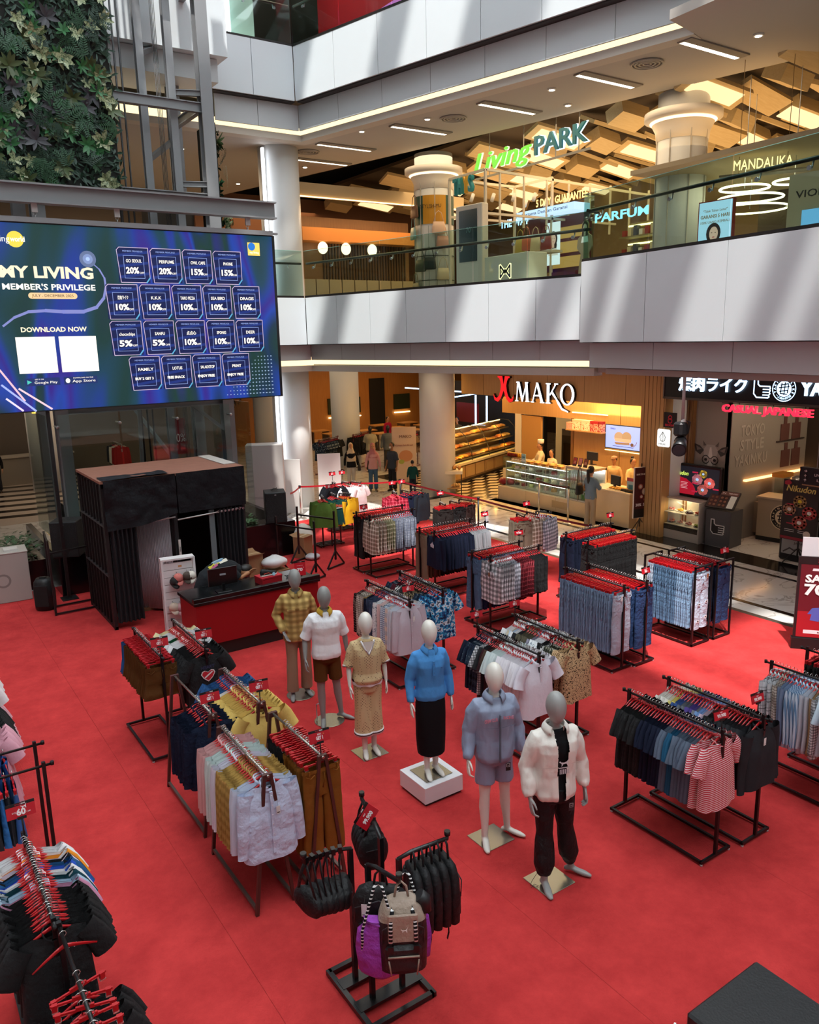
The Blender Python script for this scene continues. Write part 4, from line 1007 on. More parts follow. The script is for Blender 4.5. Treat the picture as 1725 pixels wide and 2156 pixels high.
def body_mesh(K, voxel=.011, hands=True, head=True, curl=.5, face=False, headyaw=0, headpitch=0, feet=True, twist=(0, 0), hs=1.0):
 s, w = K['s'], K['w']; f = K['fem']
 m = MB()
 oval(m, [(0, 0, .86, .10, .08), (0, 0, .90, .155 * (1.02 if f else .95), .105), (0, .0, .98, .165 * (1 if f else .95), .11), (0, -.005, 1.12, .125 if f else .145, .09), (0, -.01, 1.26, .145 * w, .105), (0, -.012 - (.012 if f else 0), 1.36, .165 * w, .115), (0, -.0, 1.45, .16 * w, .09), (0, .005, 1.51, .11, .07), (0, .008, 1.55, .058 * w, .055)])
 capsule(m, [(0, .01, 1.5), (0, -.005, 1.60), (0, -.015, 1.66)], [.056 * w, .05 * w, .052 * w])
 for sd in (-1, 1):
  e, wr = K['arms'][sd]
  capsule(m, [(sd * .165 * w, .005, 1.465), Vector((sd * .18 * w, .0, 1.42)).lerp(Vector(e), .35), e, Vector(e).lerp(Vector(wr), .35), wr], [.052 * w, .045 * w, .036 * w, .037 * w, .024 * w])
  kn, an, fy = K['legs'][sd]; hip = Vector((sd * .088, 0, .93))
  capsule(m, [hip, hip.lerp(Vector(kn), .4), kn, Vector(kn).lerp(Vector(an), .3) + Vector((0, .014, 0)), Vector(kn).lerp(Vector(an), .75), an], [.086, .074 * w, .052 * w, .054 * w, .038, .034])
  if feet:
   q = Matrix.Rotation(R(fy), 3, 'Z'); A = Vector(an); g = A.z - .085
   def F(x, y, z): return Vector((A.x, A.y, g)) + q @ Vector((x, y, z))
   capsule(m, [F(0, .035, .045), F(0, .0, .06), F(0, -.06, .042), F(sd * .008, -.13, .026), F(sd * .006, -.175, .022)], [.034, .036, .036, .037, .026], 12, .75, (1, 0, 0))
 if head:
  hm = MB(); R2 = Euler((R(headpitch), 0, R(headyaw))).to_matrix()
  n = 18; rings = []
  for i in range(13):
   t = pi * i / 12; zz = -cos(t); rr = max(.03, sin(t)) ** .9
   jaw = 1 - .20 * max(0, -zz); ring = []
   for k in range(n):
    a = 2 * pi * k / n
    p = Vector((.079 * rr * jaw * cos(a), .100 * rr * sin(a) * (1 - .12 * max(0, -zz)) - .012 * max(0, -zz), .128 * zz)) * hs
    p = R2 @ p; ring.append((p.x, p.y - .018, p.z + 1.735 + .03 * (hs - 1)))
   rings.append(ring)
  m.loft(rings)
  if face:
   for x, y, z, r in ((0, -.112, -.022, .017), (0, -.104, -.005, .012), (0, -.100, -.063, .018), (-.082, .0, -.01, .018), (.082, .0, -.01, .018), (0, -.088, -.1, .022)):
    p = R2 @ Vector((x, y, z)); m.ell((p.x, p.y - .018, p.z + 1.735), (r * (.7 if abs(x) > .05 else 1), r, r * (1.6 if abs(x) > .05 else 1)), 10, 6)
 ms = [remeshed(m, voxel)]
 if hands:
  for sd in (-1, 1):
   e, wr = K['arms'][sd]; ms.append(remeshed(hand(wr, e, sd, curl, .98 * (.92 if f else 1), 0, twist[0 if sd < 0 else 1]), .0042 if voxel < .014 else .006, 1))
 me = join_meshes(ms)
 if s != 1: me.transform(Matrix.Scale(s, 4))
 return me
def ruffle(me, amp, freq, zs=(1, 1, .45), seed=0, hem=None):
 """folds: push the cloth along its normals by stretched noise"""
 ns = [v.normal.copy() for v in me.vertices]; off = Vector((seed * 3.1, seed * 1.7, seed))
 for v, nn in zip(me.vertices, ns):
  p = Vector((v.co.x * freq * zs[0], v.co.y * freq * zs[1], v.co.z * freq * zs[2])) + off
  a = noise.noise(p) + .5 * noise.noise(p * 2.3)
  v.co += nn * (a * amp)
 me.update(); return me
def top_mesh(K, hemz, loose=.02, sleeve=1.0, cuff=None, hemr=None, neck=.075, puff=0.0, voxel=.010, amp=.006, freq=9, seed=0, necky=0.0, flare=0.0):
 """a top over the figure: torso shell to hemz, sleeves along the arms (sleeve = share of the arm, 1 = to the wrist)"""
 s, w = K['s'], K['w']; m = MB(); f = K['fem']
 hr = hemr or (.165 + loose)
 zs = [(hemz, hr, .11 + loose + flare), (hemz + .05, hr + .006 + puff, .115 + loose + flare + puff)]
 for z, rx, ry in ((.98, .165 if f else .16, .108), (1.12, .135 if f else .15, .095), (1.26, .15 * w, .107), (1.36, .170 * w, .12), (1.44, .172 * w, .10), (1.49, .14 * w, .078), (1.525, .10 * w, .066), (1.545, neck, .062)):
  if z > hemz + .09: zs.append((z, rx + loose * (1 if z < 1.46 else .6) + puff * (.7 if z < 1.3 else 0) , ry + loose * (1 if z < 1.46 else .5) + puff * (.7 if z < 1.3 else 0)))
 oval(m, [(0, -.008, z, a, b) for z, a, b in zs], 26)
 for sd in (-1, 1):
  e, wr = Vector(K['arms'][sd][0]), Vector(K['arms'][sd][1]); sh = Vector((sd * .155 * w, .004, 1.455))
  pts = [Vector((sd * .05, .004, 1.50)), sh, sh.lerp(e, .3) + Vector((sd * .012, 0, 0)), sh.lerp(e, .65), e, e.lerp(wr, .45), e.lerp(wr, .85), e.lerp(wr, .97)]
  rs = [.05, .068 * w + loose * .6, .064 * w + loose * .6, .054 * w + loose * .6 + puff * .3, .046 * w + loose * .6 + puff * .4, .041 * w + loose * .6 + puff * .5, .036 * w + loose * .5 + puff * .4, cuff or .034 + loose * .3]
  k = {1.0: 8, .5: 5, .42: 4}.get(sleeve, 8)
  if sleeve < 1: rs = [r + (.012 if i == k - 1 and sleeve == .5 else 0) for i, r in enumerate(rs)]
  m.tube(pts[:k], rs[:k], 14)
 me = remeshed(m, voxel, 2)
 ruffle(me, amp, freq, seed=seed)
 if s != 1: me.transform(Matrix.Scale(s, 4))
 return me
def legs_mesh(K, hemz, loose=.015, hem=.07, waist=1.0, voxel=.010, amp=.005, freq=8, seed=1, gather=0.0, thigh=.086):
 """trousers or shorts down to hemz, split by the pose of the legs"""
 s, w = K['s'], K['w']; m = MB(); f = K['fem']
 oval(m, [(0, 0, waist, .145 + loose * .5, .10 + loose * .5), (0, 0, .98, .163 + loose * .6, .112 + loose * .6), (0, 0, .92, .168 + loose * .7, .115 + loose * .7), (0, .0, .87, .15 + loose, .105 + loose * .8), (0, 0, .83, .10, .08)], 24)
 for sd in (-1, 1):
  kn, an, fy = K['legs'][sd]; hip = Vector((sd * .085, 0, .94)); kn, an = Vector(kn), Vector(an)
  pts, rs = [], []
  for i in range(9):
   z = .94 + (hemz - .94) * i / 8; fr = i / 8
   p = hip.lerp(kn, (hip.z - z) / (hip.z - kn.z)) if z > kn.z else kn.lerp(an, (kn.z - z) / max(.01, kn.z - an.z))
   pts.append(p); b = thigh + (.058 - thigh) * min(1, (.94 - z) / .45)
   rs.append((b + loose) * (1 - fr) + hem * fr if hem else b + loose)
  if gather: rs[-2] += gather; rs[-3] += gather * .8; rs[-4] += gather * .5
  m.tube(pts, rs, 16)
 me = remeshed(m, voxel, 2); ruffle(me, amp, freq, seed=seed)
 if s != 1: me.transform(Matrix.Scale(s, 4))
 return me
def add(name, me, mat, parent, label=None):
 me.materials.clear(); me.materials.append(mat); me.polygons.foreach_set('use_smooth', [True] * len(me.polygons))
 o = D.objects.new(name, me); COL.objects.link(o); o.parent = parent
 if label: o['label'] = label
 return o
def shirt_collar(parent, mat, s, z=1.545, r=.068, open_=.03, fall=.055, y=-.006):
 m = MB(); n = 22
 def ring(rr, dz, k2=0): return [((rr) * sin(a), y - rr * .92 * cos(a) - .012 * k2 * (cos(a) > .5), z + dz - .028 * max(0, cos(a)) ** 2 - .03 * k2 * max(0, cos(a)) ** 6) for a in [open_ * 8 + (2 * pi - open_ * 16) * i / (n - 1) for i in range(n)]]
 m.loft([ring(r - .002, -.012), ring(r - .006, .03), ring(r + .004, .034), ring(r + .026, .004), ring(r + .034, -.022, 1)], None, False, False, True, False)
 me = m.mesh('collar'); 
 if s != 1: me.transform(Matrix.Scale(s, 4))
 o = add('collar', me, mat, parent); md = o.modifiers.new('t', 'SOLIDIFY'); md.thickness = .003
 return o
GREY = M('#8d8d8b', .42); GREYD = M('#9a9a98', .4); PEARL = M('#e6e1d8', .3, coat=.2)
PLATE = M('#a8a294', .25, .85)
def plate(parent, shape, mat=PLATE, r=.2, off=(0, 0)):
 m = MB()
 if shape == 'disc': m.lathe([(r, 0), (r, .006), (r - .004, .009)], 40, None, (off[0], off[1], 0)); 
 else: m.b2((off[0] - .17, off[1] - .16, 0), (off[0] + .17, off[1] + .16, .008), None, .003)
 m.build('base_plate', mat, parent)
def mannequin(label, loc, yaw, H, skin, K, curl=.5, z=0.012, pl='disc', off=(0, 0), headyaw=0, twist=(0, 0)):
 t = thing('mannequin', label, 'mannequin', (loc[0], loc[1], z), yaw)
 p = D.objects.new('base_plate', None)
 m = MB()
 if pl == 'disc': m.lathe([(.2, 0), (.2, .006), (.196, .009)], 40)
 else: m.b2((-.175, -.165, 0), (.175, .165, .008), None, .003)
 b = m.build('base_plate', PLATE, t, (off[0], off[1], 0), -yaw)
 me = body_mesh(K, .0105, True, True, curl, False, headyaw, 0, True, twist, 1.14)
 add('body', me, skin, t)
 return t
def lift(o, dz): o.location.z += dz
YAW = -16
KA = skel(1.84, False, {-1: ((-.285, .05, 1.22), (-.20, -.14, 1.02)), 1: ((.26, .05, 1.21), (.24, -.02, .95))}, {-1: ((-.10, -.03, .5), (-.115, -.06, .085), -4), 1: ((.10, .0, .5), (.10, .05, .085), 14)})
t = mannequin('grey mannequin in a yellow plaid overshirt and khaki trousers', (4.55, 9.62), YAW - 4, 1.84, GREY, KA, .35, twist=(40, 0))
add('overshirt', top_mesh(KA, .86, .032, 1.0, .042, .20, amp=.011, seed=2), MUSTPL, t); shirt_collar(t, MUSTPL, KA['s'], 1.56, .075)
m = MB()
for x in (-.085, .085): m.box((x, -.158, 1.335), (.11, .012, .03), MUSTPL)
for i in range(6): m.box((.0, -.163, 1.42 - i * .09), (.008, .006, .008), M('#6a4a20', .4))
o = m.build('pocket_flap', None, t); o.scale = (KA['s'],) * 3
add('trousers', legs_mesh(KA, .10, .012, .085, amp=.006), fabric('#9a7f68'), t)
KB = skel(1.84, False, {-1: ((-.27, .03, 1.19), (-.29, -.07, .94)), 1: ((.26, .05, 1.2), (.28, .03, .95))}, {-1: ((-.095, -.03, .5), (-.09, -.05, .085), -8), 1: ((.12, .01, .5), (.17, .03, .085), 50)})
t = mannequin('grey mannequin in a white tee with yellow collar and brown shorts', (4.50, 8.68), YAW - 2, 1.84, GREY, KB, .45)
add('t_shirt', top_mesh(KB, .93, .03, .5, None, .195, amp=.008, seed=5), fabric('#efeef2'), t); shirt_collar(t, fabric('#c9a23c'), KB['s'], 1.56, .07, .05)
add('shorts', legs_mesh(KB, .60, .014, .093, amp=.004), BROWN, t)
m = MB(); m.tube([(-.16, .03, 0), (-.16, .03, .24), (-.10, .02, .26)], .008, 8); m.build('support_rod', STEEL, t)
KC = skel(1.78, True, {-1: ((-.225, .02, 1.2), (-.235, -.06, .96)), 1: ((.225, .02, 1.2), (.235, -.03, .96))}, {-1: ((-.07, -.02, .5), (-.065, -.03, .085), -4), 1: ((.07, .0, .5), (.065, .02, .085), 6)})
t = mannequin('pearl white mannequin in a beige patterned knit top and culottes', (4.50, 7.66), YAW - 2, 1.78, PEARL, KC, .25, pl='square')
def knit_fn(nt, b, N, L):
 b.inputs['Roughness'].default_value = .9; b.inputs['Specular IOR Level'].default_value = .15
 tc = N('TexCoord'); mp = N('Mapping'); mp.inputs['Scale'].default_value = (40, 40, 40); mp.inputs['Rotation'].default_value = (0, R(45), 0); L(tc.outputs['Object'], mp.inputs[0])
 v = N('TexVoronoi'); v.inputs['Randomness'].default_value = 0; v.inputs['Scale'].default_value = 1; L(mp.outputs[0], v.inputs['Vector'])
 g = N('Math'); g.operation = 'LESS_THAN'; g.inputs[1].default_value = .22; L(v.outputs['Distance'], g.inputs[0])
 mx = N('Mix'); mx.data_type = 'RGBA'; mx.inputs[6].default_value = srgb('#cfb48a'); mx.inputs[7].default_value = srgb('#6a4a3a'); L(g.outputs[0], mx.inputs[0]); L(mx.outputs[2], b.inputs['Base Color'])
KNIT = nodemat('beige_knit', knit_fn)
tp = top_mesh(KC, .985, .03, .5, None, .175, puff=.014, amp=.006, seed=7, flare=.01); add('knit_top', tp, KNIT, t)
S = KC['s']; WHK = fabric('#efe9ea'); PLUM = fabric('#3a1822')
m = MB(); m.loft([[(a * cos(2 * pi * k / 28), b2 * sin(2 * pi * k / 28) - .008, z) for k in range(28)] for z, a, b2 in ((1.045, .198, .152), (1.012, .196, .150))], PLUM, False, False)
m.loft([[(a * cos(2 * pi * k / 28), b2 * sin(2 * pi * k / 28) - .008, z + .008 * sin(k * 1.7)) for k in range(28)] for z, a, b2 in ((1.012, .195, .149), (.962, .190, .145))], WHK, False, False)
me = m.mesh('waist_rib'); me.transform(Matrix.Scale(S, 4)); o = D.objects.new('waist_rib', me); COL.objects.link(o); o.parent = t
m = MB()
vn = [(-.085, 1.55), (-.04, 1.45), (0, 1.385), (.04, 1.45), (.085, 1.55)]
def on_chest(x, z, k=0): return (x, -.118 - k - .045 * max(0, min(1, (1.5 - z) / .13)) + .5 * abs(x) ** 1.6 + .25 * max(0, z - 1.5), z)
for k, (mat, wd) in enumerate(((WHK, .024), (PLUM, .009))):
 m.tube([on_chest(x, z, .004 + .008 * k) for x, z in vn], wd * .55, 6, mat)
m.pp([(-.075, 1.55), (0, 1.40), (.075, 1.55)], PEARL, 1, -.150)
me = m.mesh('neck_trim'); me.transform(Matrix.Scale(S, 4)); o = D.objects.new('neck_trim', me); COL.objects.link(o); o.parent = t
for sd in (-1, 1):
 e, wr = Vector(KC['arms'][sd][0]), Vector(KC['arms'][sd][1]); m = MB(); dd = (wr - e).normalized(); q = e.lerp(Vector((sd * .15, 0, 1.45)), .02)
 m.tube([q - dd * .015, q + dd * .006], .077, 16, WHK); m.tube([q + dd * .006, q + dd * .014], .0775, 16, PLUM); me = m.mesh('cuff'); me.transform(Matrix.Scale(S, 4)); o = D.objects.new('cuff', me); COL.objects.link(o); o.parent = t
add('culottes', legs_mesh(KC, .30, .012, .125, amp=.006, freq=9, seed=8), KNIT, t)
for sd in (-1, 1):
 kn, an, _ = KC['legs'][sd]; p = Vector(kn).lerp(Vector(an), .5); m = MB()
 m.tube([(p.x, p.y, .335), (p.x, p.y, .285)], .128, 24, WHK); m.tube([(p.x, p.y, .318), (p.x, p.y, .305)], .1295, 24, PLUM); me = m.mesh('hem_band'); me.transform(Matrix.Scale(S, 4)); o = D.objects.new('hem_band', me); COL.objects.link(o); o.parent = t
p = thing('plinth', 'low white square display plinth under the blue topped mannequin', 'plinth', (4.62, 6.54, .012))
MB().b2((-.255, -.245, .03), (.255, .245, .22), M('#e6e4e8', .4), .003).build('box', None, p)
MB().b2((-.235, -.225, 0), (.235, .225, .03), M('#2a2022', .6)).build('recess', None, p)
KD = skel(1.76, True, {-1: ((-.235, .02, 1.19), (-.255, -.08, .95)), 1: ((.23, .02, 1.19), (.245, -.04, .94))}, {-1: ((-.06, -.02, .5), (-.058, -.03, .085), -5), 1: ((.06, .0, .5), (.062, .02, .085), 8)})
t = mannequin('pearl white mannequin in a sky blue polo top and long black skirt', (4.62, 6.54), YAW, 1.76, PEARL, KD, .2, z=.233, pl='square')
POLO = fabric('#4f92d4'); add('polo_top', top_mesh(KD, .955, .026, 1.0, .038, .18, puff=.004, amp=.010, seed=11), POLO, t); shirt_collar(t, POLO, KD['s'], 1.55, .066, .055)
m = MB(); m.box((.0, -.163, 1.36), (.026, .012, .17), POLO)
for i in range(3): m.box((0, -.171, 1.41 - i * .05), (.008, .004, .008), M('#3a6ea8', .4))
m.pp([(.075, 1.36), (.10, 1.357), (.10, 1.364), (.085, 1.368)], M('#2a4a80', .6), 1, -.164)
me = m.mesh('placket'); me.transform(Matrix.Scale(KD['s'], 4)); o = D.objects.new('placket', me); COL.objects.link(o); o.parent = t
m = MB(); oval(m, [(0, -.01, .97, .168, .125), (0, -.01, .9, .175, .135), (0, -.012, .75, .178, .14), (0, -.012, .5, .172, .14), (0, -.012, .30, .16, .14), (0, -.012, .27, .155, .135)], 28)
me = remeshed(m, .011, 1); ruffle(me, .006, 9, (1, 1, .2), 4); me.transform(Matrix.Scale(KD['s'], 4)); add('skirt', me, fabric('#101014'), t)
KE = skel(1.86, False, {-1: ((-.25, .03, 1.19), (-.29, -.08, .95)), 1: ((.245, .03, 1.2), (.27, -.06, .93))}, {-1: ((-.105, -.03, .5), (-.115, -.06, .085), -8), 1: ((.12, .01, .5), (.155, .03, .085), 46)})
t = mannequin('pearl white mannequin in a grey blue track jacket and shorts', (4.62, 5.47), YAW - 4, 1.86, PEARL, KE, .6, pl='square', off=(-.03, 0))
NYL = M('#8f9ab4', .4, bump=(7, .25), spec=.4); S = KE['s']
add('track_jacket', top_mesh(KE, .90, .034, 1.0, .045, .185, puff=.008, amp=.013, freq=11, seed=14), NYL, t, 'grey blue nylon track jacket'); shirt_collar(t, NYL, S, 1.56, .08, .055)
add('shorts', legs_mesh(KE, .645, .018, .098, amp=.007, freq=11), NYL, t)
m = MB(); m.b2((-.006, -.195, .93), (.006, -.17, 1.42), M('#5a6272', .4)); m.pl([(-.17, 1.305), (-.02, 1.29)], .008, M('#747e96', .5), 1, -.185); m.pl([(.02, 1.29), (.16, 1.31)], .008, M('#747e96', .5), 1, -.185)
me = m.mesh('zip'); me.transform(Matrix.Scale(S, 4)); o = D.objects.new('zip', me); COL.objects.link(o); o.parent = t
text('CREW CLUB', t, -.09, 1.37, .035, M('#d87f92', .6), .13, y=-.178, bold=.02, rot=4); text('RACING', t, .085, 1.38, .035, M('#d87f92', .6), .10, y=-.178, bold=.02, rot=-4)
m = MB(); m.pr(.075, .80, .125, .885, M('#101012', .5), 1, -.135); m.pr(.082, .84, .118, .878, M('#d8d8d8', .5), 2, -.135); m.pr(.087, .845, .113, .873, M('#101012', .5), 3, -.135); o = m.build('patch', None, t); leap(t, .1, .858, .01, M('#d8d8d8', .5), -.141)
KF = skel(1.86, False, {-1: ((-.255, .03, 1.19), (-.27, -.10, .95)), 1: ((.265, .04, 1.19), (.285, -.03, .93))}, {-1: ((-.10, -.03, .5), (-.11, -.07, .085), -2), 1: ((.13, .02, .5), (.21, .05, .085), 48)})
t = mannequin('grey mannequin in a white track jacket over a black tee and joggers', (4.64, 4.66), YAW - 4, 1.86, GREYD, KF, .6, pl='square', off=(-.03, 0))
CREAM = M('#e9e2da', .4, bump=(7, .25), spec=.4); S = KF['s']; BT = fabric('#131316')
add('t_shirt', top_mesh(KF, .90, .006, .42, None, .16, amp=.004, seed=21, neck=.066), BT, t, 'black tee under the jacket')
def jacket_open(K, gap=.075):
 me = top_mesh(K, .895, .036, 1.0, .045, .19, puff=.008, amp=.014, freq=11, seed=17)
 s = K['s']; kill = []
 for p in me.polygons:
  c = p.center / s; ww = gap * (.55 + .45 * min(1, max(0, (c.z - .95) / .5)))
  if c.y < -.03 and -ww * .55 < c.x < ww and c.z > .8: kill.append(p.index)
 v = [tuple(q.co) for q in me.vertices]; ks = set(kill)
 f = [tuple(p.vertices) for p in me.polygons if p.index not in ks]
 out = D.meshes.new('jacket'); out.from_pydata(v, [], f); out.update(); return out
add('track_jacket', jacket_open(KF), CREAM, t, 'cream white open track jacket'); shirt_collar(t, CREAM, S, 1.56, .088, .085)
JOG = M('#141316', .6, bump=(9, .7), spec=.3)
add('joggers', legs_mesh(KF, .135, .034, .058, amp=.009, freq=9, gather=.034, seed=23), JOG, t)
m = MB(); m.pl([(-.19, 1.27), (-.045, 1.255)], .008, M('#cfc6bc', .5), 1, -.19); m.pl([(.085, 1.27), (.17, 1.28)], .008, M('#cfc6bc', .5), 1, -.175); o = m.build('seam', None, t); o.scale = (S,) * 3
leap(t, .025, 1.27, .05, M('#d9d9de', .6), -.162); m = MB()
for i in range(6): m.pr(-.02 + i * .016, 1.17, -.011 + i * .016, 1.215, M('#c9c9ce', .6), 1, -.160)
m.pr(-.03, 1.225, .07, 1.235, M('#c9c9ce', .6), 1, -.160); m.build('print', None, t)
m = MB(); m.pr(.07, .80, .12, .885, M('#26262a', .5), 1, -.165); m.pr(.077, .835, .113, .875, M('#b8b8b8', .5), 2, -.165); m.pr(.081, .839, .109, .871, M('#26262a', .5), 3, -.165); m.build('patch', None, t); leap(t, .095, .855, .01, M('#b8b8b8', .5), -.171)
m = MB(); m.tube([(-.15, -.02, .13), (-.2, .0, .03), (-.23, -.03, .016), (-.2, -.08, .016), (-.16, -.06, .016), (-.19, -.03, .016), (-.24, -.07, .016)], .0022, 5); m.build('drawstring', M('#2a2622', .6), t)
# ---------------------------------------------------------------- fitting booth, counter, speakers, barriers around the lift
DRAPE = M('#0b0c12', .75, bump=(6, .8), spec=.3)
def wrinkled(nx, nz, x0, x1, z0, z1, yf, amp, seed):
 """a hung or draped sheet: grid in x,z whose y comes from yf(fx, fz) plus folds"""
 m = MB(); off = Vector((seed, seed * 2.3, 0))
 for j in range(nz + 1):
  for i in range(nx + 1):
   fx, fz = i / nx, j / nz
   x, z = x0 + (x1 - x0) * fx, z0 + (z1 - z0) * fz
   p = Vector((x * 2.2, z * 2.2, 0)) + off
   m.v.append((x, yf(fx, fz) + amp * (noise.noise(p) + .6 * noise.noise(p * 2.7)), z))
 for j in range(nz):
  for i in range(nx):
   a = j * (nx + 1) + i; m.face((a, a + 1, a + nx + 2, a + nx + 1), None, True)
 return m
def curtain(x0, x1, z0, z1, folds, depth, nz=6):
 m = MB(); n = folds * 8
 for j in range(nz + 1):
  fz = j / nz; sq = 1 - .06 * sin(pi * fz)
  for i in range(n + 1):
   f = i / n; m.v.append(((x0 + x1) / 2 + (f - .5) * (x1 - x0) * sq, depth * sin(2 * pi * folds * f) * (.7 + .3 * fz) + .012 * sin(9 * f + 3 * fz), z0 + (z1 - z0) * fz))
 for j in range(nz):
  for i in range(n):
   a = j * (n + 1) + i; m.face((a, a + 1, a + n + 2, a + n + 1), None, True)
 return m
bt = thing('fitting_booth', 'black draped double fitting booth with open curtains and a bare board roof', 'fitting booth', (3.1, 13.95, .012))
BW, BD, BH = 2.55, 1.75, 2.62
POSTM = M('#101013', .5)
for x in (.02, 1.23, 2.53):
 for y in (.03, BD): MB().box((x, y, BH / 2), (.06, .06, BH), POSTM).build('post', None, bt)
m = MB(); m.b2((-.02, -.02, BH), (BW + .03, BD + .03, BH + .045)); m.build('roof_board', M('#8d5d4a', .8, var=(6, .2)), bt)
MB().b2((BW - .22, .35, BH + .046), (BW + .02, BD, BH + .06)).build('roof_strip', M('#b9b2aa', .7), bt)
for y in (.03, BD):
 MB().b2((0, y - .03, BH - .08), (BW, y + .03, BH)).build('beam', POSTM, bt)
sw = MB(); sw.b2((.03, .06, .05), (.045, BD, BH - .05)); sd = sw.build('side_panel', M('#15151a', .7), bt)
for k in range(8): MB().b2((-.005, .1 + k * .22, .05), (.03, .13 + k * .22, BH - .05)).build('rib', POSTM, bt)
for z in (.95, 1.85): MB().b2((-.012, .06, z), (.03, BD, z + .03)).build('rail', M('#3a3a3e', .5), bt)
MB().b2((0, 0, 0), (.05, BD, .06)).build('rail', POSTM, bt)
MB().b2((.02, BD - .02, 0), (BW, BD + .01, BH)).build('back_panel', M('#0d0d11', .8), bt)
MB().b2((BW - .03, .05, 0), (BW, BD, BH)).build('side_panel', M('#15151a', .7), bt)
MB().b2((1.2, .1, .0), (1.24, BD, BH)).build('partition', M('#0d0d11', .8), bt)
m = MB()
for k in range(26): m.tube([(.66 + k * .021, .9 - k * .025, .05), (.66 + k * .021, .9 - k * .025, 2.1)], .014, 5)
m.build('ribbed_screen', M('#dad6de', .5), bt)
MB().b2((.60, .62, 2.0), (1.2, .66, 2.05)).build('rail', POSTM, bt)
mir = MB(); mir.b2((.30, .9, .15), (.60, .94, 2.0)); mr = mir.build('mirror', M('#dfe4e4', .02, 1.0), bt); mr.rotation_euler = (0, 0, 0)
MB().b2((.27, .9, .1), (.30, .96, 2.05)).b2((.60, .9, .1), (.63, .96, 2.05)).build('mirror_frame', M('#c0b9a8', .5), bt)
MB().b2((.1, .7, .0), (1.15, .74, .06)).build('threshold', M('#7a5638', .6), bt)
dr = wrinkled(30, 14, .02, 1.26, BH - .82, BH + .05, lambda fx, fz: -.05 - .05 * (1 - fz) * sin(fx * 3.1) - .02, .05, 3)
for i, v in enumerate(dr.v):
 if v[2] < BH - .5: dr.v[i] = (v[0], v[1], v[2] + .16 * (v[0] / 1.26) ** 2 * (BH - .5 - v[2]) / .32)
dr.build('drape', DRAPE, bt)
wrinkled(30, 10, 1.28, 2.56, BH - .68, BH + .05, lambda fx, fz: -.06, .035, 9).build('drape', DRAPE, bt)
m = wrinkled(30, 5, .0, 1.15, 0, .45, lambda fx, fz: 0, .03, 5); o = m.build('drape', DRAPE, bt); o.location = (.02, -.04, BH + .06); o.rotation_euler = (R(-90), 0, 0)
o.data.transform(Matrix.Rotation(0, 4, 'X'))
for a, b in ((.05, 1.22), (1.26, 2.5)):
 m = MB(); m.tube([(a, -.02, BH - .80), (b, -.02, BH - .74)], .013, 8); m.build('curtain_rod', M('#d5d5d5', .3, .3), bt)
curtain(.05, .52, .12, BH - .78, 6, .05).build('curtain', M('#0d0e15', .8), bt, (0, -.03, 0))
curtain(1.98, 2.52, .1, BH - .70, 7, .045).build('curtain', M('#121219', .8), bt, (0, -.03, 0))
for k in range(8):
 m = MB(); m.pring(2.0 + k * .07, BH - .745, .012, .022, STEEL, 1, 12); m.build('eyelet', None, bt, (0, -.08, 0))
MB().b2((1.86, .02, .1), (1.96, .05, BH - .72)).build('side_strip', M('#6b7478', .6), bt)
MB().b2((1.235, -.03, 1.1), (1.275, -.01, 1.45)).build('notice_strip', M('#cfc9c4', .5), bt)
text('FITTING', bt, 1.255, 1.275, .018, M('#2a2a2a', .6), None, y=-.033, rot=-90)
ct = thing('cash_counter', 'red fronted cash counter with black top and dark plinth', 'counter', (3.82, 11.7, .012))
MB().b2((0, 0, .22), (2.15, .06, .90), M('#8e1218', .35)).build('front_panel', None, ct)
MB().b2((0, .06, .22), (.05, .75, .90), M('#8e1218', .35)).build('side_panel', None, ct)
MB().b2((2.10, .06, .22), (2.15, .75, .90), M('#8e1218', .35)).build('side_panel', None, ct)
MB().b2((.03, .04, 0), (2.12, .7, .22), M('#17100f', .6)).build('plinth', None, ct)
MB().b2((-.03, -.03, .90), (2.18, .78, .95), M('#101113', .2), .004).build('worktop', None, ct)
MB().b2((-.03, -.03, .95), (2.18, .06, 1.02), M('#101113', .25), .004).build('ledge', None, ct)
mo = thing('monitor', 'black till monitor turned to the cashier on the counter', 'monitor', (4.42, 12.05, .965), 176)
MB().b2((-.24, -.015, .10), (.24, .02, .40), M('#0c0c0e', .3), .006).build('screen_housing', None, mo)
MB().b2((-.22, -.018, .12), (.22, -.0155, .38), GLOW('#3a4658', .6)).build('screen', None, mo)
MB().box((0, .02, .06), (.05, .03, .14), M('#0c0c0e', .3)).build('neck', None, mo); MB().b2((-.12, -.08, 0), (.12, .1, .012), M('#0c0c0e', .3), .004).build('foot', None, mo)
MB().b2((-.05, .021, .27), (.05, .0225, .30), M('#9aa0a8', .4)).build('badge', None, mo)
sb = thing('shoe_box', 'red shoe box on the counter under a black trainer', 'box', (5.22, 12.05, .962), 6)
MB().b2((-.19, -.13, 0), (.19, .13, .095), M('#a91420', .5), .003).build('box', None, sb); MB().b2((-.195, -.135, .095), (.195, .135, .125), M('#b8182a', .5), .003).build('lid', None, sb)
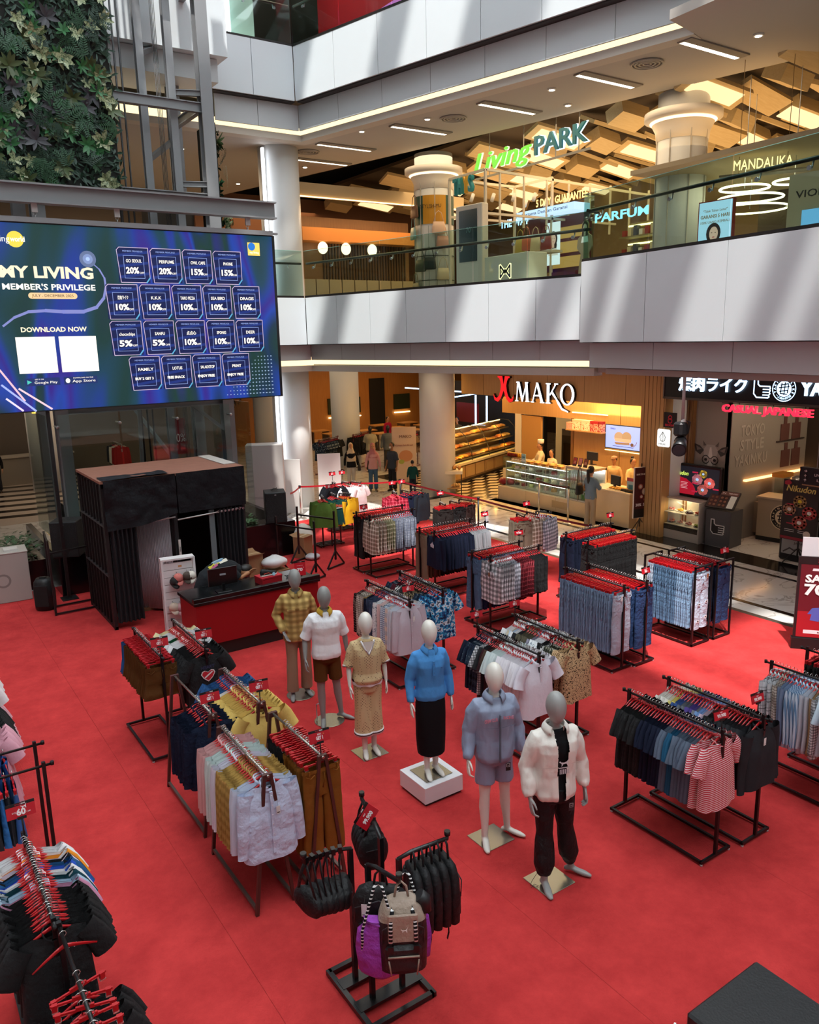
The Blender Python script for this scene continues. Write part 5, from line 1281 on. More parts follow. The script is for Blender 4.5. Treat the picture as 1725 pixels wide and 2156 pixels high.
def shoe(label, loc, yaw, upper, sole, accent):
 t = thing('trainer', label, 'shoe', loc, yaw)
 m = MB(); n = 12
 prof = [(-.14, .032, .07), (-.12, .038, .11), (-.08, .04, .105), (-.03, .042, .085), (.03, .045, .065), (.09, .046, .05), (.135, .036, .04), (.155, .015, .03)]
 m.loft([[(x, w * cos(2 * pi * k / n), .022 + max(0, h * (.5 + .5 * sin(2 * pi * k / n)))) for k in range(n)] for x, w, h in prof], upper); m.build('upper', None, t)
 m = MB(); m.loft([[(x, (w + .004) * cos(2 * pi * k / n), .012 + .014 * (sin(2 * pi * k / n) > 0) - .012 * (sin(2 * pi * k / n) < 0)) for k in range(n)] for x, w, h in prof], sole); m.build('sole', None, t)
 m = MB(); m.tube([(-.1, -.041, .05), (-.02, -.044, .06), (.03, -.046, .035)], .006, 5, accent); m.build('stripe', None, t)
 m = MB()
 for k in range(4): m.tube([(-.03 + .03 * k, -.03, .095 - .012 * k), (-.02 + .03 * k, 0, .112 - .013 * k), (-.03 + .03 * k, .03, .095 - .012 * k)], .004, 4, M('#1d1d1f', .7))
 m.build('laces', None, t)
 return t
shoe('black trainer with white sole standing on the red shoe box', (5.2, 12.0, 1.088), 4, M('#141416', .7), M('#e6e2dc', .5), M('#e0533f', .5))
m = MB(); m.lathe([(.026, 0), (.03, .002)], 14); tg = m.build('tag', M('#9cc7d8', .5)); tag(tg, 'pale blue round swing tag against the trainer on the counter', 'tag'); tg.location = (5.27, 11.93, 1.12); tg.rotation_euler = (R(75), 0, 0)
m = MB()
for k in range(5): m.tube([(.1 * cos(a * .8 + k), .07 * sin(a * .8 + k * 2), .01 + .008 * k) for a in range(9)], .005, 5)
o = m.build('cable', M('#121214', .5)); tag(o, 'tangle of black cable lying on the counter behind the seventy sign', 'cable'); o.location = (5.62, 12.0, .965)
sg = sale_sign((5.66, 11.72, 1.02), -10, '70', 'red seventy percent sign standing on the end of the cash counter', .19, .26, -6, 0, .03)
cs = thing('cap_stand', 'white slatted display stand hung with caps before the booth', 'display stand', (4.07, 13.25, .012), -8)
WST = M('#e4dedf', .5)
for x in (-.27, .27):
 for y in (-.08, .08): MB().box((x, y, .66), (.035, .035, 1.32), WST).build('upright', None, cs)
for z in (.02, 1.31): MB().b2((-.28, -.1, z - .015), (.28, .1, z + .015), WST).build('crossbar', None, cs)
for k in range(9): MB().b2((-.255, -.06, .10 + k * .128), (.255, -.035, .10 + k * .128 + .118), WST).build('slat', None, cs)
MB().b2((.0, -.064, 1.16), (.06, -.0605, 1.19), M('#c98a4a', .6)).build('sticker', None, cs)
def cap(label, x, z, mat, brim=None, group=None, mark=None):
 t = thing('cap', label, 'cap', (0, 0, 0)); t.location = cs.location + Matrix.Rotation(R(-8), 3, 'Z') @ Vector((x, -.14, z)); t.rotation_euler = (R(28), 0, R(-8 + rnd.uniform(-10, 10)))
 m = MB(); n = 16
 m.loft([[(r * cos(2 * pi * k / n), r * .95 * sin(2 * pi * k / n), zz) for k in range(n)] for r, zz in ((.088, 0), (.086, .035), (.07, .075), (.04, .1), (.006, .108))]); m.build('crown', mat, t)
 m = MB(); pts = [(.085 * sin(a), -.08 * cos(a) - .07 * cos(a) ** 2, -.004 - .02 * cos(a) ** 2) for a in [R(-80 + 16 * i) for i in range(11)]]
 inner = [(.08 * sin(a), -.075 * cos(a), .008) for a in [R(-80 + 16 * i) for i in range(11)]]
 m.loft([pts, inner], None, False, False, True, False); o = m.build('brim', brim or mat, t); md = o.modifiers.new('s', 'SOLIDIFY'); md.thickness = .004
 MB().ell((0, 0, .109), (.008, .008, .005), 8, 4).build('button', mat, t)
 if mark: m = MB(); m.lathe([(.016, 0), (.016, .003)], 14, mark); o = m.build('badge', None, t, (0, -.083, .045)); o.rotation_euler = (R(75), 0, 0)
 m = MB(); m.tube([(0, .12, .06), (0, -.0, .09)], .004, 5, M('#1a1a1a', .5)); m.build('hook', None, t)
 return t
cap('black cap on the left of the top row of the cap stand', -.09, .92, M('#1c1a1b', .8), None, None, M('#5a5a5e', .6))
cap('salmon pink cap half behind the black cap on the stand', -.03, .97, M('#c9716a', .8))
cap('cream white cap with dark badge on the right of the cap stand', .19, .98, M('#d9d1c6', .8), None, None, M('#4a3a30', .6))
cap('brown cap half behind the cream cap on the stand', .13, .98, M('#4a3d36', .8))
cap('beige cap low on the left of the cap stand', -.14, .46, M('#c5ad9c', .8)); cap('dusty pink cap low beside the beige cap on the stand', -.03, .44, M('#b9878c', .8)); cap('lilac white cap low on the right of the cap stand', .20, .50, M('#c4bfd0', .8))
def cabinet_speaker(label, loc, yaw, w, d, h, side=True):
 t = thing('speaker', label, 'speaker', loc, yaw)
 B = M('#121318', .6); MB().b2((-w / 2, -d / 2, 0), (w / 2, d / 2, h), B, .012).build('cabinet', None, t)
 MB().b2((-w / 2 + .02, -d / 2 - .012, .02), (w / 2 - .02, -d / 2 - .001, h - .02), M('#0b0c0f', .8, bump=(120, .6))).build('grille', None, t)
 MB().b2((-.02, -d / 2 - .016, h - .06), (.02, -d / 2 - .0125, h - .045), M('#b9bcc2', .4)).build('badge', None, t)
 for z in (h * .45, h * .6):
  MB().b2((-w / 2 - .004, -.06, z), (-w / 2 + .004, .06, z + .05), M('#050507', .5)).build('handle', None, t)
 for x in (-.06, .04): MB().b2((x, -.03, h - .003), (x + .05, .05, h + .003), M('#050507', .5)).build('socket', None, t)
 return t
planter = thing('planter', 'long black planter trough with small green plants at the foot of the lift', 'planter', (0, 0, 0))
PB = M('#0c0c10', .18)
for a, b in (((2.75, 16.6, 0), (7.95, 16.72, .82)), ((7.83, 16.72, 0), (7.95, 20.4, .82)), ((2.75, 16.72, 0), (2.87, 20.4, .82))): MB().b2(a, b, PB).build('trough_panel', None, planter)
MB().b2((2.87, 16.72, .6), (7.83, 17.5, .74), M('#2a1d14', .9)).build('soil', None, planter)
cabinet_speaker('large black speaker cabinet on the left end of the planter', (3.0, 16.75, .82), -28, .52, .52, .72)
cabinet_speaker('large black speaker cabinet on the right end of the planter with cable on top', (7.55, 16.78, .825), -20, .48, .5, .72)
m = MB()
for k in range(3): m.tube([(.09 * cos(a * .9 + k), .06 * sin(a * .9 + k * 2), .012 + .012 * k + .02 * (a % 2)) for a in range(8)], .006, 5)
o = m.build('cable', M('#101012', .5)); tag(o, 'coil of black cable on top of the right speaker cabinet', 'cable'); o.location = (7.55, 16.78, 1.552)
t = thing('speaker', 'small black portable speaker standing on the carpet at the left', 'speaker', (2.33, 16.0, .012), -30)
m = MB(); m.loft([[(a * cos(2 * pi * k / 20) * (1 if abs(cos(2 * pi * k / 20)) < .7 else .95), b * sin(2 * pi * k / 20), z) for k in range(20)] for z, a, b in ((0, .17, .15), (.03, .2, .17), (.35, .21, .17), (.55, .18, .15), (.62, .13, .11))]); m.build('cabinet', M('#0d0e12', .5), t)
MB().box((0, -.172, .3), (.26, .02, .42), M('#08090b', .8), None, .008).build('grille', None, t); MB().b2((-.06, -.03, .61), (.06, .03, .64), M('#0d0e12', .5)).build('handle', None, t)
t = thing('storage_box', 'grey white washing machine like box at the left edge of the carpet', 'cabinet', (1.95, 17.15, .012), -4)
MB().b2((-.42, -.3, 0), (.3, .3, .98), M('#a59d97', .5), .01).build('cabinet', None, t); MB().b2((-.43, -.31, .98), (.31, .31, 1.0), M('#b5ada6', .4), .004).build('lid', None, t)
m = MB(); m.pring(-.08, .45, .10, .14, M('#7d7772', .4), 1, 24); m.build('door_ring', None, t, (-.1, -.301, 0)); MB().b2((-.1, -.15, 1.0), (.15, .1, 1.03), M('#d5cfca', .4)).build('tray', None, t)
def hurdle(label, loc, yaw, L, H=1.15, col='#0e0f12'):
 t = thing('rail_stand', label, 'rail stand', loc, yaw); mt = M(col, .45)
 for x in (0, L):
  MB().box((x, 0, (H + .1) / 2 + .1), (.035, .035, H - .05), mt).build('post', None, t)
  for s in (-1, 1): MB().bar((x, 0, .38), (x, s * .3, .03), .028, mt).build('leg', None, t)
  MB().bar((x, -.3, .03), (x, .3, .03), .028, mt).build('foot_bar', None, t)
  for s in (-1, 1): MB().ell((x, s * .3, .014), (.014, .014, .014), 8, 6, M('#c9c9c9', .4)).build('castor', None, t)
 MB().bar((0, 0, H - .06), (L, 0, H - .06), .03, mt).build('rail', None, t)
 return t
hurdle('black empty rail stand nearer the cash counter behind the plaid mannequin', (6.9, 15.35, .012), -67, 1.05)
hurdle('black empty rail stand further back between the planter and the green hoodies', (7.7, 15.95, .012), -67, 1.05)
t = thing('barrier_stand', 'black tube frame standing before the left planter', 'rail stand', (2.4, 15.45, .012))
mt = M('#0e0f12', .45)
for x, y in ((0, 0), (.1, .9)): MB().box((x, y, .72), (.035, .035, 1.44), mt).build('post', None, t)
for a, b in (((0, 0, 1.2), (1.2, .25, 1.2)), ((0, 0, .03), (.85, .0, .03)), ((.03, .5, .03), (.85, .5, .03)), ((0, 0, .03), (.1, .9, .03)), ((0, 0, 1.42), (.1, .9, 1.42))): MB().bar(a, b, .03, mt).build('rail', None, t)
t = thing('pole', 'tall slim black pole rising behind the left speaker to the screen', 'pole', (2.83, 16.4, .012)); MB().box((0, 0, 1.95), (.06, .06, 3.9), mt).build('shaft', None, t); MB().b2((-.15, -.15, 0), (.15, .15, .015), mt).build('base', None, t)
def carton(label, loc, yaw, w, d, h, col='#9c7450'):
 t = thing('carton', label, 'box', loc, yaw); MB().b2((-w / 2, -d / 2, 0), (w / 2, d / 2, h), M(col, .8), .004).build('box', None, t)
 m = MB(); m.b2((-w / 2 - .001, -.025, h - .001), (w / 2 + .001, .025, h + .001)); m.build('tape', M('#b99a72', .4), t)
 for s in (-1, 1): m = MB(); m.quad([(-w / 2, s * d / 2, h), (w / 2, s * d / 2, h), (w / 2, s * (d / 2 + .1), h + .04), (-w / 2, s * (d / 2 + .1), h + .04)]); m.build('flap', M(col, .8), t)
 return t
carton('brown carton under the white bag behind the counter', (6.45, 14.55, .012), 12, .5, .42, .36); carton('tall brown carton stacked against the booth behind the counter', (6.05, 14.75, .012), 4, .34, .34, .72); carton('brown carton leaning by the right planter foot', (7.95, 16.25, .012), 30, .36, .3, .5)
def sack(label, loc, r, h, col, seed):
 m = MB(); m.ell((0, 0, h / 2), (r, r * .8, h / 2), 22, 14); me = m.mesh('bag'); me.update()
 for v in me.vertices:
  p = v.co * 6 + Vector((seed, 0, 0)); v.co += v.normal * (.09 * r * noise.noise(p) + .06 * r * noise.noise(p * 3)); v.co.z = max(0.002, v.co.z)
 o = D.objects.new('plastic_bag', me); COL.objects.link(o); me.materials.append(M(col, .35)); o.location = loc; me.polygons.foreach_set('use_smooth', [True] * len(me.polygons))
 return tag(o, label, 'bag')
sack('crumpled white plastic bag on the carton behind the counter', (6.45, 14.55, .40), .28, .26, '#dcd9da', 1); sack('large white sack behind the right planter', (8.15, 16.6, .012), .26, .7, '#d2c9bd', 5); sack('small clear plastic bag lying by the planter foot', (8.0, 15.9, .012), .18, .14, '#b9b5b8', 9)
def board(label, a, b, h, col='#dedcd8'):
 a, b = Vector(a), Vector(b); d = b - a; t = thing('white_board', label, 'partition', (a.x, a.y, 0), math.degrees(math.atan2(d.y, d.x)))
 MB().b2((0, 0, .06), (d.length, .05, h), M(col, .5)).build('panel', None, t)
 for x in (.15, d.length - .15): MB().b2((x - .04, -.2, 0), (x + .04, .25, .06), M('#8a8a88', .5)).build('foot', None, t)
 return t
board('white partition board before the round column', (9.55, 20.75, 0), (10.0, 20.35, 0), 1.62); board('white partition board right of the round column behind the white tees', (10.75, 20.72, 0), (11.35, 20.42, 0), 1.66)
t = thing('white_cabinet', 'tall white metal cabinet left of the light tube', 'cabinet', (8.85, 20.15, 0), -28)
MB().b2((-.5, -.25, 0), (.5, .25, 2.2), M('#b3aca8', .4), .02).build('housing', None, t)
for x in (-.25, .22):
 for z in (.72, .76): MB().b2((x - .2, -.256, z), (x + .2, -.2505, z + .012), M('#8f8a88', .5)).build('vent_slot', None, t)
def stanchion(label, loc, col='#c9c9cb', dark=False, h=.95):
 t = thing('stanchion', label, 'stanchion', loc); mt = M('#1a1a1c', .4) if dark else M('#c2bfb8', .25, .7)
 MB().lathe([(.16, 0), (.16, .012), (.05, .03), (.03, .04)], 24).build('base', mt, t); MB().lathe([(.025, .03), (.025, h - .06)], 14).build('post', mt, t); MB().lathe([(.034, h - .06), (.034, h), (.028, h + .012)], 14).build('head', M('#2a2a2c', .4), t)
 return t
def belt(label, a, b, col='#b01524', z=.9, drop=.03):
 m = MB(); n = 8; P = [Vector(a).lerp(Vector(b), i / n) + Vector((0, 0, z - drop * 4 * (i / n) * (1 - i / n))) for i in range(n + 1)]
 for i in range(n): m.quad([P[i] + Vector((0, 0, -.025)), P[i + 1] + Vector((0, 0, -.025)), P[i + 1] + Vector((0, 0, .025)), P[i] + Vector((0, 0, .025))])
 o = m.build('belt', M(col, .6)); md = o.modifiers.new('s', 'SOLIDIFY'); md.thickness = .002; md.offset = 0
 return tag(o, label, 'barrier belt')
stanchion('steel stanchion before the white board left of the green hoodies', (9.75, 19.95, 0))
stanchion('dark stanchion behind the black trousers rack by the marble walk', (12.5, 11.6, 0), dark=True); stanchion('dark stanchion behind the armed rack of dark trousers', (12.5, 15.4, 0), dark=True); stanchion('dark stanchion behind the rose plaid shirts', (12.45, 18.9, 0), dark=True)
belt('red barrier tape running left from the steel stanchion', (9.75, 19.95, 0), (9.1, 19.2, 0), z=.92); belt('red barrier tape running right from the steel stanchion', (9.75, 19.95, 0), (11.2, 19.6, 0), z=.92)
belt('red barrier tape behind the rose plaid shirts', (11.2, 19.6, 0), (12.45, 18.9, 0)); belt('red barrier tape along the carpet edge before the bakery', (12.45, 18.9, 0), (12.5, 15.4, 0)); belt('dark red barrier tape along the carpet edge behind the khaki trousers', (12.5, 15.4, 0), (12.5, 11.6, 0), '#5a1018')
t = thing('bench', 'black padded bench cut off by the lower right corner', 'bench', (4.79, 2.73, .012))
BL = M('#1b1d20', .55, bump=(60, .15))
MB().b2((-.80, -1.5, .33), (0, .0, .46), BL, .018).build('cushion', None, t); MB().b2((-.78, -1.48, .27), (-.02, -.02, .33), M('#0e0e10', .5)).build('frame', None, t)
for x in (-.06, -.74):
 for y in (-.06, -1.4): MB().box((x, y, .135), (.05, .05, .27), M('#0e0e10', .5)).build('leg', None, t)
m = MB(); m.pp([(-.01, 0), (.016, .006), (.012, .02), (-.006, .02)], M('#ecebe9', .6)); o = m.build('paper_scrap'); tag(o, 'tiny white paper scrap on the carpet near the bench', 'paper'); o.location = (4.25, 2.98, .015); o.rotation_euler = (R(-90), 0, .4)
# ---------------------------------------------------------------- people
SKIN = M('#a9744f', .55); SKIN2 = M('#c08a66', .55); HAIR = M('#0f0c0b', .5)
def hair_cap(parent, s, style='short', mat=HAIR, z0=1.735):
 m = MB(); m.ell((0, .008, z0 + .025), (.092, .108, .118), 14, 9)
 for i, v in enumerate(m.v):
  if v[1] < -.05 and v[2] < z0 + .06: m.v[i] = (v[0] * .9, -.045, v[2])
  if v[2] < z0 - .04 and style == 'short': m.v[i] = (v[0] * .85, max(v[1], .0) * .8, z0 - .03)
 if style == 'pony': m.tube([(0, .1, z0 + .05), (0, .15, z0 + .02), (0, .14, z0 - .15), (0, .12, z0 - .33), (0, .11, z0 - .42)], [.03, .045, .05, .04, .012], 8)
 if style == 'bun': m.ell((0, .06, z0 + .15), (.045, .045, .04), 10, 6)
 if style == 'long': m.tube([(0, .05, z0 + .03), (0, .07, z0 - .12), (0, .075, z0 - .3)], [.085, .095, .07], 10, None, True, True, .6, (1, 0, 0))
 me = m.mesh('hair'); me.transform(Matrix.Scale(s, 4)); return add('hair', me, mat, parent)
def eyes(parent, s, z0=1.735):
 m = MB()
 for x in (-.032, .032): m.ell((x, -.112, z0 + .005), (.011, .006, .006), 8, 5, M('#1a1412', .4)); m.box((x, -.113, z0 + .025), (.028, .006, .006), M('#1a1412', .6))
 m.box((0, -.116, z0 - .062), (.042, .006, .008), M('#8a4a42', .6))
 me = m.mesh('face_features'); me.transform(Matrix.Scale(s, 4)); o = D.objects.new('face_features', me); COL.objects.link(o); o.parent = parent
def person(label, loc, yaw, H, top, bottom, skin=SKIN, hair='short', female=False, arms=None, legs=None, sleeve=1.0, headyaw=0, headpitch=0, z=0.0, shoes='#2a2522', hemz=.88, hairmat=HAIR, skirt=False):
 K = skel(H, female, arms, legs); t = thing('person', label, 'person', (loc[0], loc[1], z), yaw); s = K['s']
 add('body', body_mesh(K, .016, True, True, .5, True, headyaw, headpitch), skin, t)
 add('top', top_mesh(K, hemz, .026, sleeve, None, .185, amp=.006, voxel=.016, seed=rnd.random() * 9), top, t)
 add('trousers', legs_mesh(K, .10, .018, .08, amp=.006, voxel=.016, seed=rnd.random() * 9), bottom, t)
 m = MB()
 for sd in (-1, 1):
  kn, an, fy = K['legs'][sd]; q = Matrix.Rotation(R(fy), 3, 'Z')
  def F(x, y, zz): return Vector((an[0], an[1], 0)) + q @ Vector((x, y, zz))
  capsule(m, [F(0, .04, .045), F(0, -.05, .05), F(0, -.15, .035)], [.044, .046, .04], 10, .9, (1, 0, 0))
 me = m.mesh('shoes'); me.transform(Matrix.Scale(s, 4)); add('shoes', me, M(shoes, .6), t)
 if hair: hair_cap(t, s, hair, hairmat)
 eyes(t, s); return t, K
def hijab(t, s, mat, long=.36):
 m = MB(); m.ell((0, .01, 1.75), (.10, .125, .135), 16, 10)
 for i, v in enumerate(m.v):
  if v[1] < -.06 and abs(v[0]) < .07 and 1.66 < v[2] < 1.82: m.v[i] = (v[0], -.06, v[2])
 oval(m, [(0, .0, 1.545 - long, .20, .155), (0, 0, 1.46, .19, .125), (0, 0, 1.56, .12, .10), (0, .0, 1.64, .095, .105), (0, .02, 1.70, .09, .08)], 18)
 me = remeshed(m, .018, 2); ruffle(me, .008, 8); me.transform(Matrix.Scale(s, 4)); return add('headscarf', me, mat, t)
def handbag(label, loc, yaw, w=.3, h=.24, col='#17151a', strap=.35):
 t = thing('handbag', label, 'bag', loc, yaw); m = MB()
 m.loft([[(a * (abs(cos(2 * pi * k / 16)) ** .6) * (1 if cos(2 * pi * k / 16) > 0 else -1), b * sin(2 * pi * k / 16), z) for k in range(16)] for z, a, b in ((0, w * .42, .05), (.03, w * .5, .06), (h * .6, w * .46, .05), (h, w * .4, .02))]); m.build('bag_body', M(col, .5), t)
 m = MB(); m.tube([(-w * .35, 0, h), (-w * .2, 0, h + strap * .8), (0, 0, h + strap), (w * .2, 0, h + strap * .8), (w * .35, 0, h)], .010, 6); m.build('strap', M(col, .5), t); return t
t, K = person('woman in a cream headscarf, black top and pale trousers in the back passage', (13.2, 23.0), -24, 1.55, fabric('#17171b'), fabric('#cfc6b8'), SKIN2, None, True, shoes='#cabfae'); hijab(t, K['s'], fabric('#d6c3a4'), .42)
handbag('black handbag on the arm of the woman in the cream headscarf', (13.42, 22.85, .62), 60)
t, K = person('woman in a pink headscarf, pink top and jeans in the back passage', (13.5, 22.1), -26, 1.60, fabric('#cf9a96'), DENIM('#45617c'), SKIN2, None, True, shoes='#7a6a50'); hijab(t, K['s'], fabric('#b9777a'), .24)
t, K = person('man in a dark slate polo and face mask before the round column', (14.0, 21.7), -75, 1.62, fabric('#39414c'), fabric('#23262c'), SKIN, 'short', sleeve=.5)
m = MB(); m.ell((0, -.108, 1.685), (.052, .03, .045), 10, 6); me = m.mesh('face_mask'); me.transform(Matrix.Scale(K['s'], 4)); add('face_mask', me, M('#d9d6d0', .7), t)
person('small child in a dark teal top beside the man in the slate polo', (14.15, 20.75), 150, 1.12, fabric('#174a46'), fabric('#1f2a35'), SKIN2, 'short')
t, K = person('woman with a ponytail in a grey blue vest waiting at the bakery counter', (15.12, 14.05), 96, 1.63, fabric('#6f8595'), fabric('#a8977f'), SKIN2, 'pony', True, arms={-1: ((-.235, -.10, 1.2), (-.13, -.28, 1.22)), 1: ((.235, -.10, 1.2), (.13, -.28, 1.24))}, shoes='#e3d9a0')
handbag('black shoulder bag of the ponytailed woman at the bakery counter', (15.02, 14.35, .86), 10, .32, .3, '#121215', .42)
CREAMU = fabric('#dccaa6')
t, K = person('baker in a white cap and cream tunic behind the cake case', (17.15, 18.05), -120, 1.70, CREAMU, fabric('#3a3330'), SKIN2, 'short', False, {-1: ((-.25, -.12, 1.2), (-.16, -.32, 1.15)), 1: ((.25, -.12, 1.2), (.16, -.32, 1.15))})
m = MB(); m.lathe([(.10, 0), (.108, .05), (.112, .12), (.10, .14)], 18, None, (0, .0, 1.80)); me = m.mesh('hat'); me.transform(Matrix.Scale(K['s'], 4)); add('hat', me, M('#ece6dc', .7), t)
person('dark haired baker seated lower behind the cake case', (17.05, 17.45), -95, 1.52, CREAMU, fabric('#3a3330'), SKIN2, 'short', headpitch=12)
t, K = person('bakery cashier in a beige flat cap bending over the till', (17.05, 15.0), -70, 1.58, fabric('#e0bf8c'), fabric('#3a3330'), SKIN2, 'short', headpitch=15)
m = MB(); m.ell((0, .0, 1.82), (.105, .12, .06), 14, 8); m.box((0, -.11, 1.80), (.15, .10, .015)); me = m.mesh('hat'); me.transform(Matrix.Scale(K['s'], 4)); add('hat', me, M('#a98464', .7), t)
person('bakery cashier with a hair bun working at the right end of the counter', (16.95, 14.25), -20, 1.62, fabric('#e2c896'), fabric('#3a3330'), SKIN2, 'bun', True, {-1: ((-.24, -.10, 1.2), (-.12, -.30, 1.15)), 1: ((.24, -.10, 1.2), (.12, -.30, 1.15))}, headpitch=18)
cb = thing('person', 'man in a dark tee with a bright back print bending over the cash counter', 'person', (4.42, 12.78, .012), 0)
m = MB()
for y in (-.09, .09): capsule(m, [(-.05, y, .88), (-.0, y, .5), (-.04, y, .08)], [.085, .06, .045]); capsule(m, [(-.03, y, .04), (.12, y, .03)], [.04, .035])
oval_pts = [(-.12, 0, .86, .10), (-.02, 0, .96, .15), (.16, 0, 1.06, .16), (.34, 0, 1.10, .165), (.46, 0, 1.06, .13)]
capsule(m, [p[:3] for p in oval_pts], [p[3] for p in oval_pts], 16, 1.15, (0, 0, 1))
capsule(m, [(.46, 0, 1.06), (.58, -.02, 1.02)], [.07, .06]); m.ell((.68, -.03, .985), (.12, .085, .10), 14, 10)
m.ell((.735, -.08, .95), (.03, .025, .03), 8, 6); m.ell((.66, -.115, .97), (.02, .012, .03), 8, 6)
for sd in (-1, 1): capsule(m, [(.38, sd * .17, 1.08), (.50, sd * .22, .95), (.70, sd * .12, .98)], [.055, .042, .03])
add('body', remeshed(m, .012, 2), SKIN, cb)
for sd in (-1, 1):
 hm = remeshed(hand((.70, sd * .12, .98), (.50, sd * .22, .95), sd, .5), .005, 1); o = add('hand', hm, SKIN, cb)
m = MB(); capsule(m, [p[:3] for p in oval_pts], [p[3] + .022 for p in oval_pts], 16, 1.15, (0, 0, 1))
for sd in (-1, 1): m.tube([(.33, sd * .12, 1.09), (.40, sd * .19, 1.05), (.48, sd * .22, .96)], [.08, .078, .07], 12)
me = remeshed(m, .012, 2); ruffle(me, .008, 9, (1, 1, 1)); add('t_shirt', me, fabric('#24282c'), cb)
m = MB()
for y in (-.09, .09): m.tube([(-.06, y, .92), (0, y, .5), (-.04, y, .1)], [.115, .085, .08], 12)
add('trousers', remeshed(m, .014, 2), fabric('#16171a'), cb)
m = MB(); m.ell((.69, -.01, 1.03), (.125, .105, .085), 14, 8); add('hair', m.mesh('hair'), HAIR, cb)
m = MB()
for x0, y0, x1, y1, c in ((.02, -.10, .2, .0, '#c9c03a'), (.10, -.02, .30, .10, '#8fb4c9'), (.05, -.13, .16, -.08, '#b24a86'), (.2, -.12, .34, -.04, '#d8d2c2'), (.12, -.07, .26, -.01, '#4a78a8')):
 rings = []
 for i in range(5):
  x = x0 + (x1 - x0) * i / 4; zc = 1.06 if x > .16 else .96 + (x + .02) / .18 * .10; zc = zc + (.04 * (x - .16) / .18 if x > .16 else 0); rr = .19
  rings.append([(x, y, zc + sqrt(max(.001, rr ** 2 - y * y * .75)) + .008) for y in (y0, (y0 + y1) / 2, y1)])
 m.loft(rings, M(c, .8), False, False, True, False)
m.build('back_print', None, cb)
# ---------------------------------------------------------------- bakery
def prism(m, pts, depth, mat, side=None):
 """extruded outline in the local x,z plane; front at y=-depth"""
 a = sum(pts[i][0] * pts[(i + 1) % len(pts)][1] - pts[(i + 1) % len(pts)][0] * pts[i][1] for i in range(len(pts)))
 if a < 0: pts = pts[::-1]
 n = len(pts); b = len(m.v); m.v += [(x, -depth, z) for x, z in pts] + [(x, 0, z) for x, z in pts]
 m.face(range(b, b + n), mat)
 for i in range(n): j = (i + 1) % n; m.face((b + j, b + i, b + n + i, b + n + j), side or mat)
def serif_letter(m, ch, x, s, d, face, side):
 T, t2, sf = .17, .07, .05
 def P(p): prism(m, [(x + a * s, b * s) for a, b in p], d, face, side)
 def serif(cx, z, w, up): P([(cx - w / 2, z), (cx + w / 2, z), (cx + w / 2, z + (.05 if up else -.05)), (cx - w / 2, z + (.05 if up else -.05))])
 if ch == 'M':
  P([(.06, 0), (.13, 0), (.20, 1), (.13, 1)]); P([(.12, 1), (.30, 1), (.58, .16), (.48, 0)]); P([(.48, 0), (.56, 0), (.86, 1), (.80, 1)]); P([(.72, 1), (.90, 1), (1.0, 0), (.82, 0)])
  serif(.10, 0, .24, True); serif(.91, 0, .30, True); serif(.16, 1, .2, False); serif(.84, 1, .22, False); return 1.08
 if ch == 'A':
  P([(.08, 0), (.15, 0), (.48, 1), (.40, 1)]); P([(.36, 1), (.52, 1), (.92, 0), (.73, 0)]); P([(.22, .32), (.72, .32), (.70, .39), (.24, .39)]); serif(.11, 0, .24, True); serif(.83, 0, .32, True); return .94
 if ch == 'K':
  P([(.12, 0), (.30, 0), (.30, 1), (.12, 1)]); P([(.30, .44), (.36, .40), (.80, 1), (.72, 1)]); P([(.40, .54), (.52, .62), (.88, .02), (1.15, -.26), (1.6, -.36), (1.6, -.30), (1.2, -.17), (.98, .12)]); serif(.21, 0, .34, True); serif(.21, 1, .34, False); serif(.76, 1, .26, False); return .92
 if ch == 'O':
  n = 28
  for i in range(n):
   a, b = 2 * pi * i / n, 2 * pi * (i + 1) / n
   o = lambda q: (.5 + .48 * cos(q), .5 + .52 * sin(q)); k = lambda q: (.5 + .32 * cos(q + .0), .5 + .45 * sin(q))
   P([o(a), o(b), k(b), k(a)])
  return 1.0
hd = struct('wall_bakery_header', MB().b2((15.8, 12.3, 3.16), (16.1, 20.3, 4.14), OAK), None, 'oak veneered header over the bakery')
for v0 in (13.6, 15.0, 16.4, 17.8, 19.2): MB().b2((15.796, v0, 3.16), (15.80, v0 + .008, 4.06), M('#6e5028', .6)).build('joint', None, hd)
sg = thing('shop_sign', 'illuminated white serif letters of the bakery with a red curved emblem', 'sign', (15.8, 17.62, 3.06), -90)
m = MB(); x = 0
LITE = GLOW('#e6f0ff', 3.0); DKS = M('#120d0c', .5)
for ch, sp in (('M', 0), ('A', 0), ('K', 0), ('O', 0)):
 q = MB(); adv = serif_letter(q, ch, x, .56, .09, LITE, DKS); q.build('letter', None, sg); x += adv * .56 + .05
m = MB(); REDL = GLOW('#d0141c', 1.3)
def emb(P): prism(m, [(-.98 + a * .9, -.06 + b * .85) for a, b in P], .09, REDL, DKS)
for fl in (1, -1):
 f = lambda P: emb([((.5 + fl * (a - .5)), b) for a, b in P])
 f([(.50, .62), (.50, .40), (.36, .12), (.22, .0), (.05, .05), (.0, .18), (.0, .28), (.06, .16), (.16, .13), (.27, .22), (.34, .40), (.37, .58), (.33, .74), (.26, .84), (.20, .84), (.20, .90), (.44, .90), (.46, .80)])
m.build('emblem', None, sg)
bk = struct('wall_bakery', MB().b2((17.6, 12.9, 0), (17.8, 17.19, 4.06), OAK), None, 'oak veneered back wall of the bakery')
MB().b2((17.6, 17.19, 2.43), (17.8, 20.4, 4.06), OAK).build('panel', None, bk); MB().b2((17.6, 19.47, 0), (17.8, 19.75, 2.43), M('#d9d2c6', .5)).build('door_jamb', None, bk)
